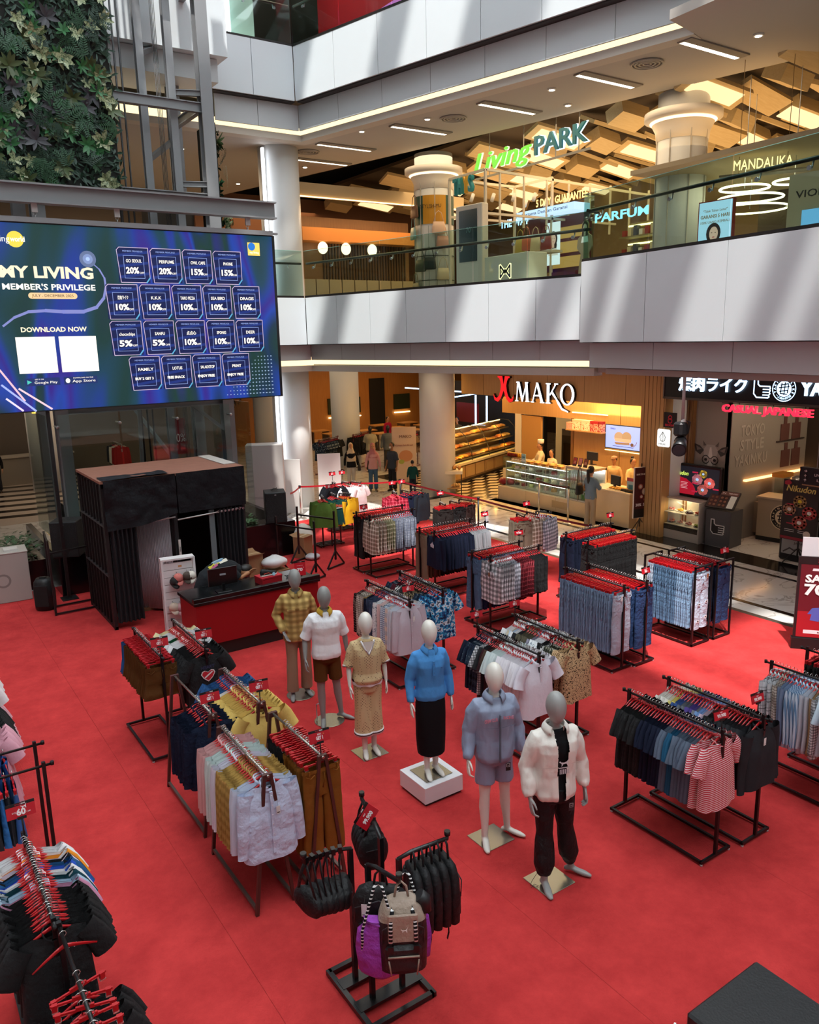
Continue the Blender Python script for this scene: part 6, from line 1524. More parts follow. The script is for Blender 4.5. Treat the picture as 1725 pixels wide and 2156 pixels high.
MB().b2((17.58, 17.1, 0), (17.82, 17.2, 2.46), OAKD).build('door_jamb', None, bk); MB().b2((17.59, 15.3, .9), (17.6, 15.31, 3.4), M('#6e5028', .6)).build('joint', None, bk)
MB().b2((17.62, 18.55, 0), (17.7, 19.45, 2.40), M('#b98a4c', .5)).build('door_leaf', None, bk)
pl = struct('wall_pillar', MB().b2((15.68, 12.28, 0), (17.7, 13.0, 4.14), OAK), None, 'oak clad pillar between the bakery and the grill restaurant')
for k in range(6): MB().b2((15.672, 12.32 + k * .115, 0), (15.68, 12.325 + k * .115, 4.06), M('#6e5028', .6)).build('joint', None, pl)
ks = struct('wall_kitchen', MB().b2((20.2, 16.5, 0), (20.4, 20.5, 4.06)), M('#8f8a80', .4), 'kitchen wall seen through the bakery door')
t = thing('oven', 'dark tall oven in the kitchen behind the bakery door', 'oven', (18.9, 18.0, 0), -90); MB().b2((-.5, -.4, 0), (.4, .4, 1.75), M('#17161a', .3)).build('housing', None, t); MB().b2((-.4, -.42, .7), (.3, -.4, 1.5), M('#0a0a0c', .1)).build('door', None, t); MB().b2((-.5, -.4, 1.75), (.4, .4, 1.95), M('#4a4a4c', .3)).build('hood', None, t)
t = thing('tray_trolley', 'wire tray trolley beside the kitchen oven', 'trolley', (19.0, 17.2, 0), -90)
for x in (-.25, .25):
 for y in (-.25, .25): MB().box((x, y, .8), (.03, .03, 1.6), STEEL).build('post', None, t)
for z in range(8): MB().b2((-.25, -.25, .25 + z * .18), (.25, .25, .26 + z * .18), M('#8d8d90', .4, .5)).build('tray', None, t)
light('kitchen_fill', 'POINT', (18.6, 18.3, 3.4), 60, '#fff0d8', .3)  # point fill added to brighten the kitchen, no fitting modelled
t = thing('wall_shelf', 'thin lit wall shelf carrying gift boxes in the bakery', 'shelf', (17.58, 17.15, 2.12), -90); MB().b2((0, -.28, 0), (1.4, 0, .035), OAK).build('board', None, t); MB().b2((0, -.02, .5), (1.4, 0, .53), GLOW('#ffcf86', 5)).build('light_strip', None, t)
for i, (x, w, c, n) in enumerate(((.12, .22, '#d99a86', 'pale red gift box at the left end of the bakery wall shelf'), (.42, .34, '#d8c6a4', 'cream patterned gift box left of centre on the bakery wall shelf'), (.78, .34, '#d6cbb0', 'cream patterned gift box right of centre on the bakery wall shelf'), (1.12, .3, '#a8222a', 'dark red patterned gift box on the bakery wall shelf'), (1.34, .1, '#8f1a22', 'narrow red gift box at the right end of the bakery wall shelf'))):
 g = thing('gift_box', n, 'box', (17.4, 17.15 - x, 2.156), -90); h = .3 if i else .2
 MB().b2((-w / 2, -.08, 0), (w / 2, .08, h), blotch('gift_' + c, [c, '#efe4cf', c, '#b5683c'], 22) if i in (1, 2) else blotch('gift_' + c, [c, '#d9a79a', c], 20)).build('box', None, g); MB().b2((-w / 2 - .003, -.083, h * .78), (w / 2 + .003, .083, h + .004), M(c, .6)).build('lid', None, g)
t = thing('wall_screen', 'wall screen showing a split bun on pale blue in the bakery', 'screen', (17.56, 15.78, 1.70), -90)
MB().b2((0, -.05, 0), (1.34, 0, .70), M('#121214', .3), .008).build('housing', None, t)
m = MB(); m.pr(.03, .03, 1.31, .67, GLOW('#8f9ede', 1.5), 1, -.05)
m.pd(.52, .36, .17, .14, GLOW('#b08e6a', 1.2), 2, 20, -.05); m.pd(.80, .38, .17, .14, GLOW('#a9865f', 1.2), 3, 20, -.05); m.pp([(.34, .32), (.98, .32), (.95, .22), (.40, .22)], GLOW('#c9a27a', 1.2), 4, -.05); m.pp([(.36, .2), (.90, .22), (.92, .16), (.42, .14)], GLOW('#9c744e', 1.1), 4, -.05); m.pd(1.0, .17, .06, .05, GLOW('#6e4c36', 1.1), 5, 14, -.05); m.pl([(1.05, .12), (1.14, .2), (1.16, .26)], .02, GLOW('#8a6848', 1.1), 5, -.05); m.pr(.30, .085, 1.05, .10, GLOW('#4a4c86', 1), 2, -.05)
m.build('screen', None, t); text('MAKO', t, .30, .58, .05, GLOW('#3f4aa0', 1), .18, y=-.058); MB().b2((0, -.04, -.06), (1.34, -.01, -.04), GLOW('#ffcf86', 4)).build('light_strip', None, t)
light('bakery_wall_glow', 'AREA', (17.35, 15.0, 2.62), 45, '#ffc87a', 2.4, .1, (150, 0, 0)).rotation_euler = (R(180), 0, R(90))
ct = thing('bakery_counter', 'cream marble bakery counter, low plinth at left, till height at right', 'counter', (15.8, 18.5, 0.008), -90)
CM = M('#d9c7a6', .2, var=(3, .08))
MB().b2((0, 0, 0), (3.68, .85, .42), CM, .004).build('plinth', None, ct); MB().b2((3.68, 0, 0), (5.15, .7, .88), CM, .004).build('till_block', None, ct); MB().b2((3.66, -.02, .88), (5.18, .75, .92), M('#e6d9bd', .2), .004).build('worktop', None, ct)
for x in (1.25, 2.5): MB().b2((x, -.002, 0), (x + .008, 0, .42), M('#a8977c', .5)).build('joint', None, ct)
MB().b2((2.35, -.004, .12), (3.0, -.001, .32), M('#b9a582', .5)).build('vent_grille', None, ct)
MB().b2((-.2, -.3, -.006), (5.2, 0, .0), M('#e2d4b6', .3)).build('step', None, ct)
case = thing('cake_case', 'glass cake display case standing on the bakery plinth', 'display case', (15.95, 18.3, .432), -90)
STL = M('#c9c6be', .3, .6)
for z in (0, .26, .5, .76): MB().b2((0, .02, z), (2.6, .6, z + .014), GLASS_CLEAR if 0 < z < .7 else STL).build('shelf', None, case)
for a, b in (((0, 0, 0), (2.6, .008, .78)), ((0, 0, 0), (.008, .6, .78)), ((2.592, 0, 0), (2.6, .6, .78))): MB().b2(a, b, GLASS_CLEAR).build('pane', None, case)
for x in (0, .87, 1.73, 2.6): MB().box((x, .004, .39), (.012, .012, .78), STL).build('mullion', None, case)
MB().b2((0, .6, 0), (2.6, .64, .78), M('#d9d2c2', .4)).build('back', None, case)
for z in (.25, .49, .75): MB().b2((.02, .03, z - .012), (2.58, .05, z), GLOW('#fff4dc', 7)).build('light_strip', None, case)
CK = ['#3a2018', '#e6d9c0', '#f0ece2', '#8a1a22', '#d9a9a4', '#5a3420', '#cfd08a', '#b98a4c']
cakes = []
for tr, z in enumerate((.445, .71, .95)):
 for k in range(8):
  c = CK[(k * 3 + tr * 2) % 8]; x = .18 + k * .32
  t = thing('cake', f"small {['chocolate', 'cream', 'white', 'red', 'pink', 'brown', 'green', 'caramel'][(k * 3 + tr * 2) % 8]} cake, {ORD[k]} from the left on the {['bottom', 'middle', 'top'][tr]} shelf of the cake case", 'cake', (15.95 + .3, 18.3 - x, z + .002), -90 + k * 9, 'cakes in the bakery case')
  r = .075 + .015 * (k % 2); MB().lathe([(r, 0), (r, .06 + .02 * (k % 3)), (r * .94, .07 + .02 * (k % 3))], 14).build('sponge', M(c, .6), t); MB().lathe([(r + .02, -.002), (r + .02, .003)], 16).build('board', M('#e9e4d6', .5), t)
  m = MB()
  for j in range(5): m.ell((r * .6 * cos(j * 1.256), r * .6 * sin(j * 1.256), .075 + .02 * (k % 3)), (.014, .014, .014), 6, 4)
  m.build('topping', M(CK[(k + 3) % 8], .5), t)
fr = thing('drinks_fridge', 'glass fronted drinks fridge at the right of the cake case', 'fridge', (15.86, 15.68, .432), -90)
MB().b2((0, .55, 0), (.95, .6, .92), M('#e8e6e0', .4)).build('back', None, fr); MB().b2((0, 0, .86), (.95, .6, .93), M('#b5ab98', .4)).build('top', None, fr); MB().b2((0, 0, -.01), (.95, .6, .03), STL).build('base', None, fr)
for x in (0, .46, .92): MB().box((x + .012, .012, .44), (.03, .03, .86), M('#8d8676', .4)).build('frame', None, fr)
for x in (.03, .49): MB().b2((x, .006, .04), (x + .43, .012, .86), GLASS_CLEAR).build('door', None, fr)
for z in (.28, .56): MB().b2((.02, .05, z), (.93, .55, z + .012), GLASS_CLEAR).build('shelf', None, fr)
MB().b2((.03, .5, .80), (.92, .54, .85), GLOW('#f2fbff', 8)).build('light_strip', None, fr)
for tr, (z, cols) in enumerate(((.032, ('#dfe6d2', '#3f9a2c')), (.294, ('#e9e2d4', '#d9782c')), (.574, ('#e6eef0', '#dfe6ea')))):
 for k in range(10):
  c = cols[0] if k < 5 else cols[1]; h = .2
  t = thing('bottle', f"{ORD[k]} small drink bottle from the left on the {['bottom', 'middle', 'top'][tr]} shelf of the drinks fridge", 'bottle', (15.86 + .12, 15.68 - .1 - k * .083, .434 + z), -90, 'bottles in the drinks fridge')
  MB().lathe([(.028, 0), (.03, .02), (.03, h * .6), (.014, h * .8), (.014, h)], 10).build('bottle_body', M(c, .25), t); MB().lathe([(.016, h), (.016, h + .018)], 10).build('cap', M('#e9e9e6', .4), t)
for k in range(5):
 t = thing('cake_jar', f'{ORD[k]} brown topped dessert tub from the left on the cake case', 'dessert', (16.15, 18.2 - k * .12, 1.21), -90, 'dessert tubs on the cake case'); MB().lathe([(.05, 0), (.055, .05)], 12).build('tub', M('#e8dcc4', .4), t); MB().lathe([(.055, .05), (.05, .07)], 12).build('topping', M('#5a2f1c', .6), t)
for k in range(9):
 t = thing('bread_pack', f'{ORD[k]} boxed bread from the left along the top of the cake case', 'bread', (16.1 + .16 * (k % 2), 17.4 - k * .16, 1.21), -90 + rnd.uniform(-8, 8), 'boxed breads on the cake case'); MB().b2((-.09, -.07, 0), (.09, .07, .05), M('#b5762c', .6), .008).build('bread', None, t); MB().b2((-.095, -.075, .045), (.095, .075, .062), M('#e0b266', .35), .004).build('lid', None, t)
def card(label, loc, yaw, w, h, base, bands, tilt=0, cat='card', name='display_card'):
 t = thing(name, label, cat, loc, yaw); m = MB(); m.b2((-w / 2, -.006, 0), (w / 2, .006, h), M(base, .5)); 
 for x0, z0, x1, z1, c in bands: m.pr(-w / 2 + x0 * w, z0 * h, -w / 2 + x1 * w, z1 * h, M(c, .5), 1, -.006)
 m.build('board', None, t); MB().b2((-w * .3, -.03, -.001), (w * .3, .05, .006), M('#8a8a8a', .5)).build('foot', None, t); t.rotation_euler.x = R(tilt); return t
card('small pale blue card standing on the cake case', (16.05, 17.62, 1.21), -90, .18, .26, '#8fb9c9', ((.1, .1, .9, .35, '#e6eef0'), (.2, .55, .8, .7, '#3a6a86')))
for k, c in enumerate(('#a3343c', '#c77a86', '#7a3a2a')): card(f'{ORD[k]} leaning recipe card from the left on the drinks fridge', (16.0, 15.5 - k * .2, 1.365), -96, .16, .24, '#1e1a1a', ((.08, .2, .92, .95, c), (.2, .3, .8, .6, '#d8a58c')), -14)
t = thing('till_screen', 'grey till screen turned away above the drinks fridge', 'monitor', (16.55, 15.35, 1.36), 90); MB().b2((-.2, -.02, .12), (.2, .02, .36), M('#2a2826', .4), .006).build('housing', None, t); MB().box((0, .03, .07), (.06, .04, .14), M('#2a2826', .4)).build('neck', None, t); MB().b2((-.1, -.08, 0), (.1, .08, .012), M('#2a2826', .4)).build('foot', None, t)
t = thing('till_screen', 'black till screen beside the ponytailed woman', 'monitor', (16.0, 14.0, .93), 80); MB().b2((-.19, -.02, .1), (.19, .02, .36), M('#131316', .4), .006).build('housing', None, t); MB().box((0, .03, .06), (.06, .04, .12), M('#131316', .4)).build('neck', None, t)
t = thing('bread_tray', 'tray of yellow filled breads on the till counter', 'bread', (15.98, 13.85, .93), -90); MB().b2((-.3, -.16, 0), (.3, .16, .012), M('#cfc4ae', .4)).build('tray', None, t)
for k in range(6): MB().ell((-.24 + k * .095, 0, .04), (.05, .13, .035), 10, 6, M('#e0a63a', .5)).build('bread', None, t)
card('pink and blue price card at the right end of the till counter', (16.0, 13.5, .93), -90, .24, .36, '#a9c9d2', ((.0, .75, 1, 1, '#b84a50'), (.2, .15, .8, .5, '#4a8a9a')))
t = thing('chocolate_tray', 'tray of dark wrapped sweets at the right end of the till counter', 'tray', (15.93, 13.5, .93), -90); MB().b2((-.2, -.09, 0), (.2, .07, .03), M('#101010', .4)).build('tray', None, t)
for k in range(5): MB().b2((-.19 + k * .078, -.08, .03), (-.125 + k * .078, .0, .075), M('#4a3a1c', .4), .004).build('sweet', None, t)
bc = thing('bread_case', 'long sloping glass bread case of three lit tiers with panelled oak front', 'display case', (16.1, 21.1, 0.006), 22.6)
BL_ = 5.1
MB().b2((0, .03, .1), (BL_, .9, .62), M('#7a5a34', .5)).build('front', None, bc); MB().b2((0, .06, 0), (BL_, .85, .1), M('#2a1c12', .6)).build('plinth', None, bc); MB().b2((-.02, -.04, .62), (BL_ + .02, .95, .70), M('#e0cfa8', .3)).build('ledge', None, bc)
for k in range(7): MB().b2((.08 + k * .72, .012, .17), (.74 + k * .72, .03, .56), OAK).build('panel', None, bc); MB().b2((.16 + k * .72, .004, .24), (.66 + k * .72, .012, .49), M('#b5915a', .5)).build('panel_field', None, bc)
for i, (y, z) in enumerate(((.12, .78), (.30, 1.12), (.48, 1.46))):
 MB().b2((0, y, z - .03), (BL_, .92, z), M('#6a5a44', .4)).build('shelf', None, bc)
 MB().b2((.02, .86, z + .24), (BL_ - .02, .9, z + .27), GLOW('#ffca80', 6)).build('light_strip', None, bc)
MB().b2((0, .9, .7), (BL_, .94, 1.7), M('#5a4430', .5)).build('back', None, bc)
for k in range(5):
 x = k * BL_ / 4; m = MB(); m.tube([(x, .0, .7), (x, .05, 1.05), (x, .28, 1.52), (x, .5, 1.72), (x, .9, 1.76)], .014, 6); m.build('frame', M('#2a2622', .4), bc)
 if k < 4: m = MB(); m.loft([[(x + .01, y, z), (x + BL_ / 4 - .01, y, z)] for y, z in ((.0, .72), (.05, 1.05), (.28, 1.52), (.5, 1.71), (.86, 1.75))], GLASS_CLEAR, False, False, True, False); m.build('pane', None, bc)
loaf = MB(); loaf.ell((0, 0, .05), (.085, .15, .055), 12, 8); LM = loaf.mesh('loaf')
LC = [M(c, .4, var=(9, .3)) for c in ('#c07a2e', '#d9983c', '#a85a20', '#e0b06a', '#c98a44')]
cr, sr = cos(R(22.6)), sin(R(22.6))
for tr, (y, z) in enumerate(((.30, .782), (.52, 1.122), (.70, 1.462))):
 for k in range(24):
  x = .16 + k * .207; o = D.objects.new('bread_roll', LM); COL.objects.link(o); slotted(o, LC[(k // 3 + tr) % 5]); o.scale = (1, 1.0 + .2 * (k % 2), .8 + .4 * ((k // 4) % 2))
  o.location = (16.1 + cr * x - sr * y, 21.1 + sr * x + cr * y, z + .006 + .0); o.rotation_euler = (0, 0, R(22.6 + rnd.uniform(-25, 25)))
  tag(o, f"golden bread roll, {ORD[k]} from the left on the {['bottom', 'middle', 'top'][tr]} tier of the bread case", 'bread', 'bread rolls in the bread case')
for tr, (y, z) in enumerate(((.30, 1.0), (.52, 1.34), (.7, 1.66))):
 for k in range(3): light('bread_lamp', 'POINT', (16.1 + cr * (.8 + k * 1.7) - sr * (y - .12), 21.1 + sr * (.8 + k * 1.7) + cr * (y - .12), z), 5, '#ffb85c', .08)
t = thing('bread_table', 'small two tier table of packed bread beside the round column', 'table', (15.02, 20.02, .006), -38)
for x in (-.42, .42):
 for y in (-.24, .24): MB().box((x, y, .36), (.03, .03, .72), M('#2a2624', .4)).build('leg', None, t)
MB().b2((-.46, -.28, .70), (.46, .28, .80), M('#e6dcc6', .4)).build('tray', None, t); MB().b2((-.43, -.25, .22), (.43, .25, .25), OAK).build('shelf', None, t)
for k in range(9):
 t2 = thing('bread_pack', f'{ORD[k]} clear packed loaf from the left on the small bread table', 'bread', (0, 0, 0), -38 + rnd.uniform(-20, 20), 'packed loaves on the small bread table'); t2.location = (15.02 + cos(R(-38)) * (-.36 + k * .09), 20.02 + sin(R(-38)) * (-.36 + k * .09) + .08 * (k % 2), .808)
 MB().ell((0, 0, .07), (.06, .14, .07), 10, 7).build('loaf', M('#b07a38', .3, var=(8, .3)), t2)
t = thing('bread_pack', 'pale twisted loaf alone on the lower shelf of the small bread table', 'bread', (15.1, 19.9, .262), -30)
for k in range(6): MB().ell((-.2 + k * .08, 0, .06), (.055, .09, .06), 10, 6).build('bun', M('#d9b070', .5), t)
wc = thing('side_case', 'low white cabinet with a small glass case at the left end of the bakery', 'display case', (17.3, 20.0, .008), -90); MB().b2((0, 0, 0), (.85, .6, .62), M('#e2d6bd', .4)).build('cabinet', None, wc); MB().b2((.25, -.006, .08), (.7, 0, .42), M('#a39a82', .5)).build('grille', None, wc)
for a, b in (((0, 0, .62), (.85, .008, 1.0)), ((0, 0, 1.0), (.85, .6, 1.01)), ((0, 0, .62), (.008, .6, 1.0))): MB().b2(a, b, GLASS_CLEAR).build('pane', None, wc)
for k in range(3): 
 t = thing('cake', f'{ORD[k]} yellow pudding from the left in the small side case', 'cake', (17.6, 19.8 - k * .26, .63), 0, 'puddings in the side case'); MB().lathe([(.08, 0), (.06, .09)], 12).build('pudding', M('#e0b83a', .4), t)
for k in range(7):
 t = thing('jam_jar', f'{ORD[k]} red jam jar from the left on the side case', 'jar', (17.45, 19.9 - k * .1, 1.02), 0, 'jam jars on the side case'); MB().lathe([(.04, 0), (.042, .1), (.035, .12)], 12).build('glass', M('#7a1014' if k < 5 else '#d99a1c', .2), t); MB().lathe([(.04, .12), (.04, .145)], 12).build('lid', M('#d9b45a', .4), t)
bb = thing('paper_bag', 'crumpled dark red gift bags lying at the left end of the bakery plinth', 'bag', (15.98, 18.42, .43), -90)
for x, y, w2 in ((-.1, .05, .34), (.12, .16, .28)): 
 m = MB(); m.ell((x, y, .1), (w2 / 2, .12, .11), 14, 9); me = m.mesh('bag'); 
 for v in me.vertices: v.co += Vector(v.co).normalized() * .05 * noise.noise(v.co * 9)
 o = add('bag', me, M('#8f1520', .4), bb)
stanchion('steel stanchion left of the bakery queue', (15.13, 15.97, 0), h=1.0); stanchion('steel stanchion right of the bakery queue', (15.08, 14.8, 0), h=1.0); belt('dark red belt across the bakery queue', (15.13, 15.97, 0), (15.08, 14.8, 0), '#4a1418', .97)
def tripod_banner(label, loc, yaw, w, z0, z1, side, build):
 t = thing('banner_stand', label, 'banner', loc, yaw)
 for a in (90, 210, 330): MB().bar((0, 0.05, .38), (.3 * cos(R(a)), .05 + .3 * sin(R(a)), .02), .018, BLACK).build('leg', None, t)
 MB().box((0, .05, (z1 + .06) / 2 + .1), (.025, .025, z1 - .1), BLACK).build('post', None, t)
 MB().b2((-w / 2, -.012, z0), (w / 2, .03, z1), M(side, .5)).build('board', None, t); p = MB(); build(p, t, w, z0, z1); p.build('print', None, t); return t
def bann(p, t, w, z0, z1):
 h = z1 - z0; p.pr(-w / 2 + .01, z0 + .01, w / 2 - .01, z1 - .01, M('#4a1218', .5), 1, -.012); p.pr(-w / 2 + .01, z0 + .01, w / 2 - .01, z0 + h * .18, M('#151012', .5), 2, -.012)
 for x, z, r, c in ((-.05, .62, .07, '#b56a5a'), (.06, .52, .09, '#d0b8a2'), (-.02, .42, .06, '#8a2a2a'), (.07, .36, .05, '#a03434')): p.pd(x * w / .4, z0 + z * h, r, r, M(c, .5), 3, 16, -.012); p.pd(x * w / .4, z0 + z * h, r * .6, r * .6, M('#d9cfc2', .5), 4, 14, -.012)
 text('BIRTHDAY', t, 0, z0 + h * .86, .04, M('#e6cfc0', .5), w * .8, y=-.02, bold=.03); text('30%', t, -w * .22, z0 + h * .26, .07, TXT, w * .34, y=-.02, bold=.04); text('50%', t, w * .22, z0 + h * .26, .07, TXT, w * .34, y=-.02, bold=.04)
tripod_banner('dark red birthday banner on a black tripod before the oak pillar', (15.62, 12.82, 0), -12, .5, .42, 1.70, '#d9d4cf', bann)
# ---------------------------------------------------------------- grill restaurant on the right
yw = struct('wall_grill', MB().b2((16.3, 11.95, 0), (16.5, 12.3, 4.06), OAKD), None, 'dark oak slatted wall and pale picture wall of the grill restaurant')
for k in range(4): MB().b2((16.27, 11.98 + k * .08, 0), (16.3, 12.02 + k * .08, 4.06), OAKD).build('slat', None, yw)
GW = M('#8f877e', .8)
MB().b2((16.42, 11.0, 0), (16.6, 11.96, 4.06), GW).build('picture_wall', None, yw); MB().b2((16.42, 10.98, 0), (22.0, 11.1, 4.06), GW).build('side_wall', None, yw)
MB().b2((22, 5, 0), (22.2, 11.1, 4.06), M('#1c1816', .7)).build('rear_wall', None, yw); MB().b2((19.6, 9.9, 0), (20.0, 10.98, 4.06), M('#2a201a', .6)).build('screen_wall', None, yw)
MB().b2((17.0, 10.9, 1.42), (21.5, 10.98, 1.46), GLOW('#ffb368', 4)).build('light_strip', None, yw)
t = thing('wall_lettering', 'pale raised lettering on the grey side wall of the grill restaurant', 'sign', (16.5, 10.975, 0)); LW = M('#a59c92', .7)
for s, z in (('TOKYO', 2.62), ('STYLE', 2.28), ('YAKINIKU', 1.92)): text(s, t, .75, z, .26, LW, .95 if len(s) < 6 else 1.3, bold=.03)
for x0, z0 in ((1.9, 2.25), (2.4, 2.25), (2.0, 1.6), (2.45, 1.6)):
 MB().b2((x0, -.02, z0), (x0 + .36, 0, z0 + .42), M('#5e3a34', .7)).b2((x0 + .12, -.02, z0 + .42), (x0 + .24, 0, z0 + .6), M('#5e3a34', .7)).build('bottle_picture', None, t)
for z in (2.9, 2.24): MB().b2((1.75, -.03, z), (2.95, 0, z + .03), M('#3a2e28', .6)).build('rail', None, t)
t = thing('cow_picture', 'grey picture of a cow wearing round glasses on the pale wall', 'picture', (16.415, 11.5, 1.42), -90)
m = MB(); gm = lambda h: M(h, .8)
m.pp([(-.16, .55), (-.2, .75), (-.1, .88), (.1, .88), (.2, .75), (.16, .55), (.11, .15), (.09, -.02), (-.09, -.02), (-.11, .15)], gm('#a39d96'), 1)
for s in (1, -1):
 m.pp([(s * .18, .74), (s * .30, .84), (s * .46, .88), (s * .42, .70), (s * .28, .62)], gm('#3a3634'), 1); m.pp([(s * .24, .76), (s * .40, .83), (s * .37, .72)], gm('#6e6660'), 2); m.pp([(s * .12, .86), (s * .22, .97), (s * .20, .84)], gm('#5a544e'), 2)
 m.pring(s * .12, .52, .085, .105, gm('#16140f'), 4, 20); m.pd(s * .12, .52, .04, .035, gm('#24201e'), 3)
 m.pd(s * .045, .10, .02, .03, gm('#0f0d0c'), 4)
m.pp([(-.11, .18), (.11, .18), (.10, -.03), (.05, -.1), (-.05, -.1), (-.10, -.03)], gm('#3a3432'), 2); m.pp([(-.07, .3), (.07, .3), (.06, .6), (.02, .82), (-.02, .82), (-.06, .6)], gm('#d1cbc4'), 2); m.pl([(-.03, .56), (.03, .56)], .02, gm('#16140f'), 4)
m.build('print', None, t)
ys = thing('restaurant_sign', 'long black sign with glowing white Japanese letters and a round emblem', 'sign', (15.62, 12.28, 3.45), -90)
MB().b2((0, 0, 0), (5.6, .3, .56), M('#0b0b0e', .4)).build('box', None, ys); MB().b2((-.02, -.02, -.05), (5.6, .3, 0), M('#4a443e', .5)).build('edge', None, ys); MB().b2((-.03, -.02, -.05), (0, .3, .56), M('#6a645c', .5)).build('edge', None, ys)
IC = GLOW('#b9dcff', 2.6)
text('焼肉ライク', ys, 1.3, .30, .26, IC, 1.72, y=-.03, ext=.02, bold=.025)
def thumb(m, x, z, s, mat, lay=1, y=0, inner=None):
 o = [(0, 1), (.22, 1), (.24, .72), (.36, .62), (.95, .62), (.98, .52), (.92, .46), (.98, .40), (.92, .30), (.97, .24), (.90, .14), (.93, .06), (.86, 0), (.18, 0), (0, .2)]
 m.pl([(x + a * s, z + b * s) for a, b in o + o[:1]], s * .07, mat, lay, y)
 for k in (.46, .30, .15): m.pl([(x + .55 * s, z + k * s), (x + .9 * s, z + k * s)], s * .06, mat, lay, y)
 if inner: m.pp([(x + a * s, z + b * s) for a, b in o], inner, lay - 1, y)
def roundlogo(parent, x, z, r, fg, bg, y=-.01):
 m = MB(); m.pd(x, z, r, r, bg, 1, 32, y); m.pring(x, z, r * .93, r, fg, 2, 32, y); m.pd(x, z, r * .62, r * .62, fg, 2, 28, y)
 for p in (((-.3, .3), (.35, .42)), ((-.42, .08), (.42, .2)), ((-.35, -.2), (.3, -.1)), ((-.2, .45), (-.28, -.3)), ((.08, .5), (.02, -.45)), ((.36, .35), (.30, -.30)), ((-.3, -.36), (.26, -.4))): m.pl([(x + a * r, z + b * r) for a, b in p], r * .09, bg, 3, y)
 m.build('round_emblem', None, parent)
 s = 'YAKINIKULIKE'
 for i, c in enumerate(s): a = R(200 - i * 20); text(c, parent, x + r * .77 * cos(a), z + r * .77 * sin(a), r * .17, fg, None, y=y - .004, bold=.03, rot=math.degrees(a) - 90)
 for i, c in enumerate('一人焼肉専門店'): a = R(225 + i * 15); text(c, parent, x + r * .77 * cos(a), z + r * .77 * sin(a), r * .14, fg, None, y=y - .004, rot=math.degrees(a) + 90)
m = MB(); thumb(m, 2.30, .09, .38, IC, 2); m.build('thumb_emblem', None, ys)
roundlogo(ys, 2.98, .29, .26, IC, M('#0b0b0e', .4)); text('YAKINIKU LIKE', ys, 4.5, .30, .28, IC, 2.3, y=-.03, ext=.02, bold=.04)
rs = thing('restaurant_sign', 'glowing red lettering hung under the black sign of the grill restaurant', 'sign', (15.75, 10.80, 3.15), -90); text('CASUAL JAPANESE', rs, 1.04, .10, .16, GLOW('#e0203a', 2.2), 2.08, ext=.03, bold=.03)
MB().b2((-.02, .0, .21), (2.2, .02, .225), BLACK).build('rail', None, rs)
for x in (.4, 1.2, 1.9): MB().b2((x, 0, .2), (x + .015, .02, .26), BLACK).build('hanger_rod', None, rs)
t = thing('plaque', 'black square plaque with a red letter mark on the oak pillar', 'sign', (15.66, 12.28, 2.72), -90); MB().b2((0, -.02, 0), (.36, 0, .36), M('#171012', .4)).build('board', None, t); m = MB(); m.pring(.18, .24, .035, .055, M('#c01c34', .5), 1, 18, -.02); m.pring(.18, .165, .045, .065, M('#c01c34', .5), 1, 18, -.02); m.build('mark', None, t); text('BOGA', t, .18, .06, .05, M('#c01c34', .5), .26, y=-.026, bold=.05)
t = thing('lightbox', 'small white lightbox with a leaf mark on the edge of the oak pillar', 'sign', (15.6, 12.40, 2.26), -90); MB().b2((0, -.05, 0), (.36, .03, .42), GLOW('#eef1ee', 1.1), .03).build('box', None, t); m = MB(); m.pl([(.18, .36), (.1, .24), (.12, .16), (.18, .13), (.24, .16), (.26, .24), (.18, .36)], .014, M('#4a5560', .5), 1, -.05); m.pl([(.18, .34), (.16, .2), (.18, .14), (.20, .2), (.18, .34)], .008, M('#4a5560', .5), 1, -.05); m.build('mark', None, t); text('HALAL', t, .18, .07, .045, M('#6a747c', .5), .2, y=-.056)
def dish(m, x, z, r, c1, c2, mid='#e9e6e0', lay=3, e=1.0, y=0):
 g = (lambda h: GLOW(h, e)) if e else (lambda h: M(h, .5))
 for k in range(9): a = 2 * pi * k / 9; m.pd(x + r * .62 * cos(a), z + r * .55 * sin(a), r * .4, r * .34, g(c1 if k % 2 else c2), lay, 10, y)
 m.pd(x, z, r * .6, r * .52, g(c2), lay + 1, 14, y); m.pd(x, z, r * .3, r * .25, g(mid), lay + 2, 12, y); m.pd(x - r * .15, z - r * .28, r * .16, r * .08, g('#3a6a24'), lay + 3, 8, y)
t = thing('menu_screen', 'large black screen with rice bowl dishes above the lit food case', 'screen', (16.25, 12.52, 1.02), -90)
MB().b2((0, -.06, 0), (1.5, .06, .80), M('#0b0b0d', .3), .02).build('housing', None, t)
m = MB(); E1 = lambda h: GLOW(h, .9); m.pr(.05, .06, 1.45, .74, E1('#12161f'), 1, -.06); m.pd(.20, .16, .62, .32, E1('#a01428'), 2, 20, -.06, -12, 100); m.pp([(.05, .06), (.80, .06), (.74, .30), (.55, .44), (.05, .44)], E1('#a01428'), 2, -.06); m.pd(.13, .66, .07, .05, E1('#b01c34'), 3, 14, -.06)
dish(m, .22, .27, .13, '#6a2a24', '#8a4a34', '#8fb0d8', 3, .9, -.06)
for x, z, r, a, b in ((1.02, .60, .11, '#b5952a', '#6a5424'), (.86, .45, .15, '#8a4a54', '#a5626a'), (1.2, .40, .15, '#b5403a', '#d0605a'), (1.02, .22, .15, '#8a3a3a', '#a5524a')): dish(m, x, z, r, a, b, '#a9c6ea', 3, .9, -.06)
for x, z in ((.72, .6), (.72, .34), (.72, .14), (1.3, .26)): m.pr(x, z, x + .16, z + .035, E1('#b01c3c'), 8, -.06)
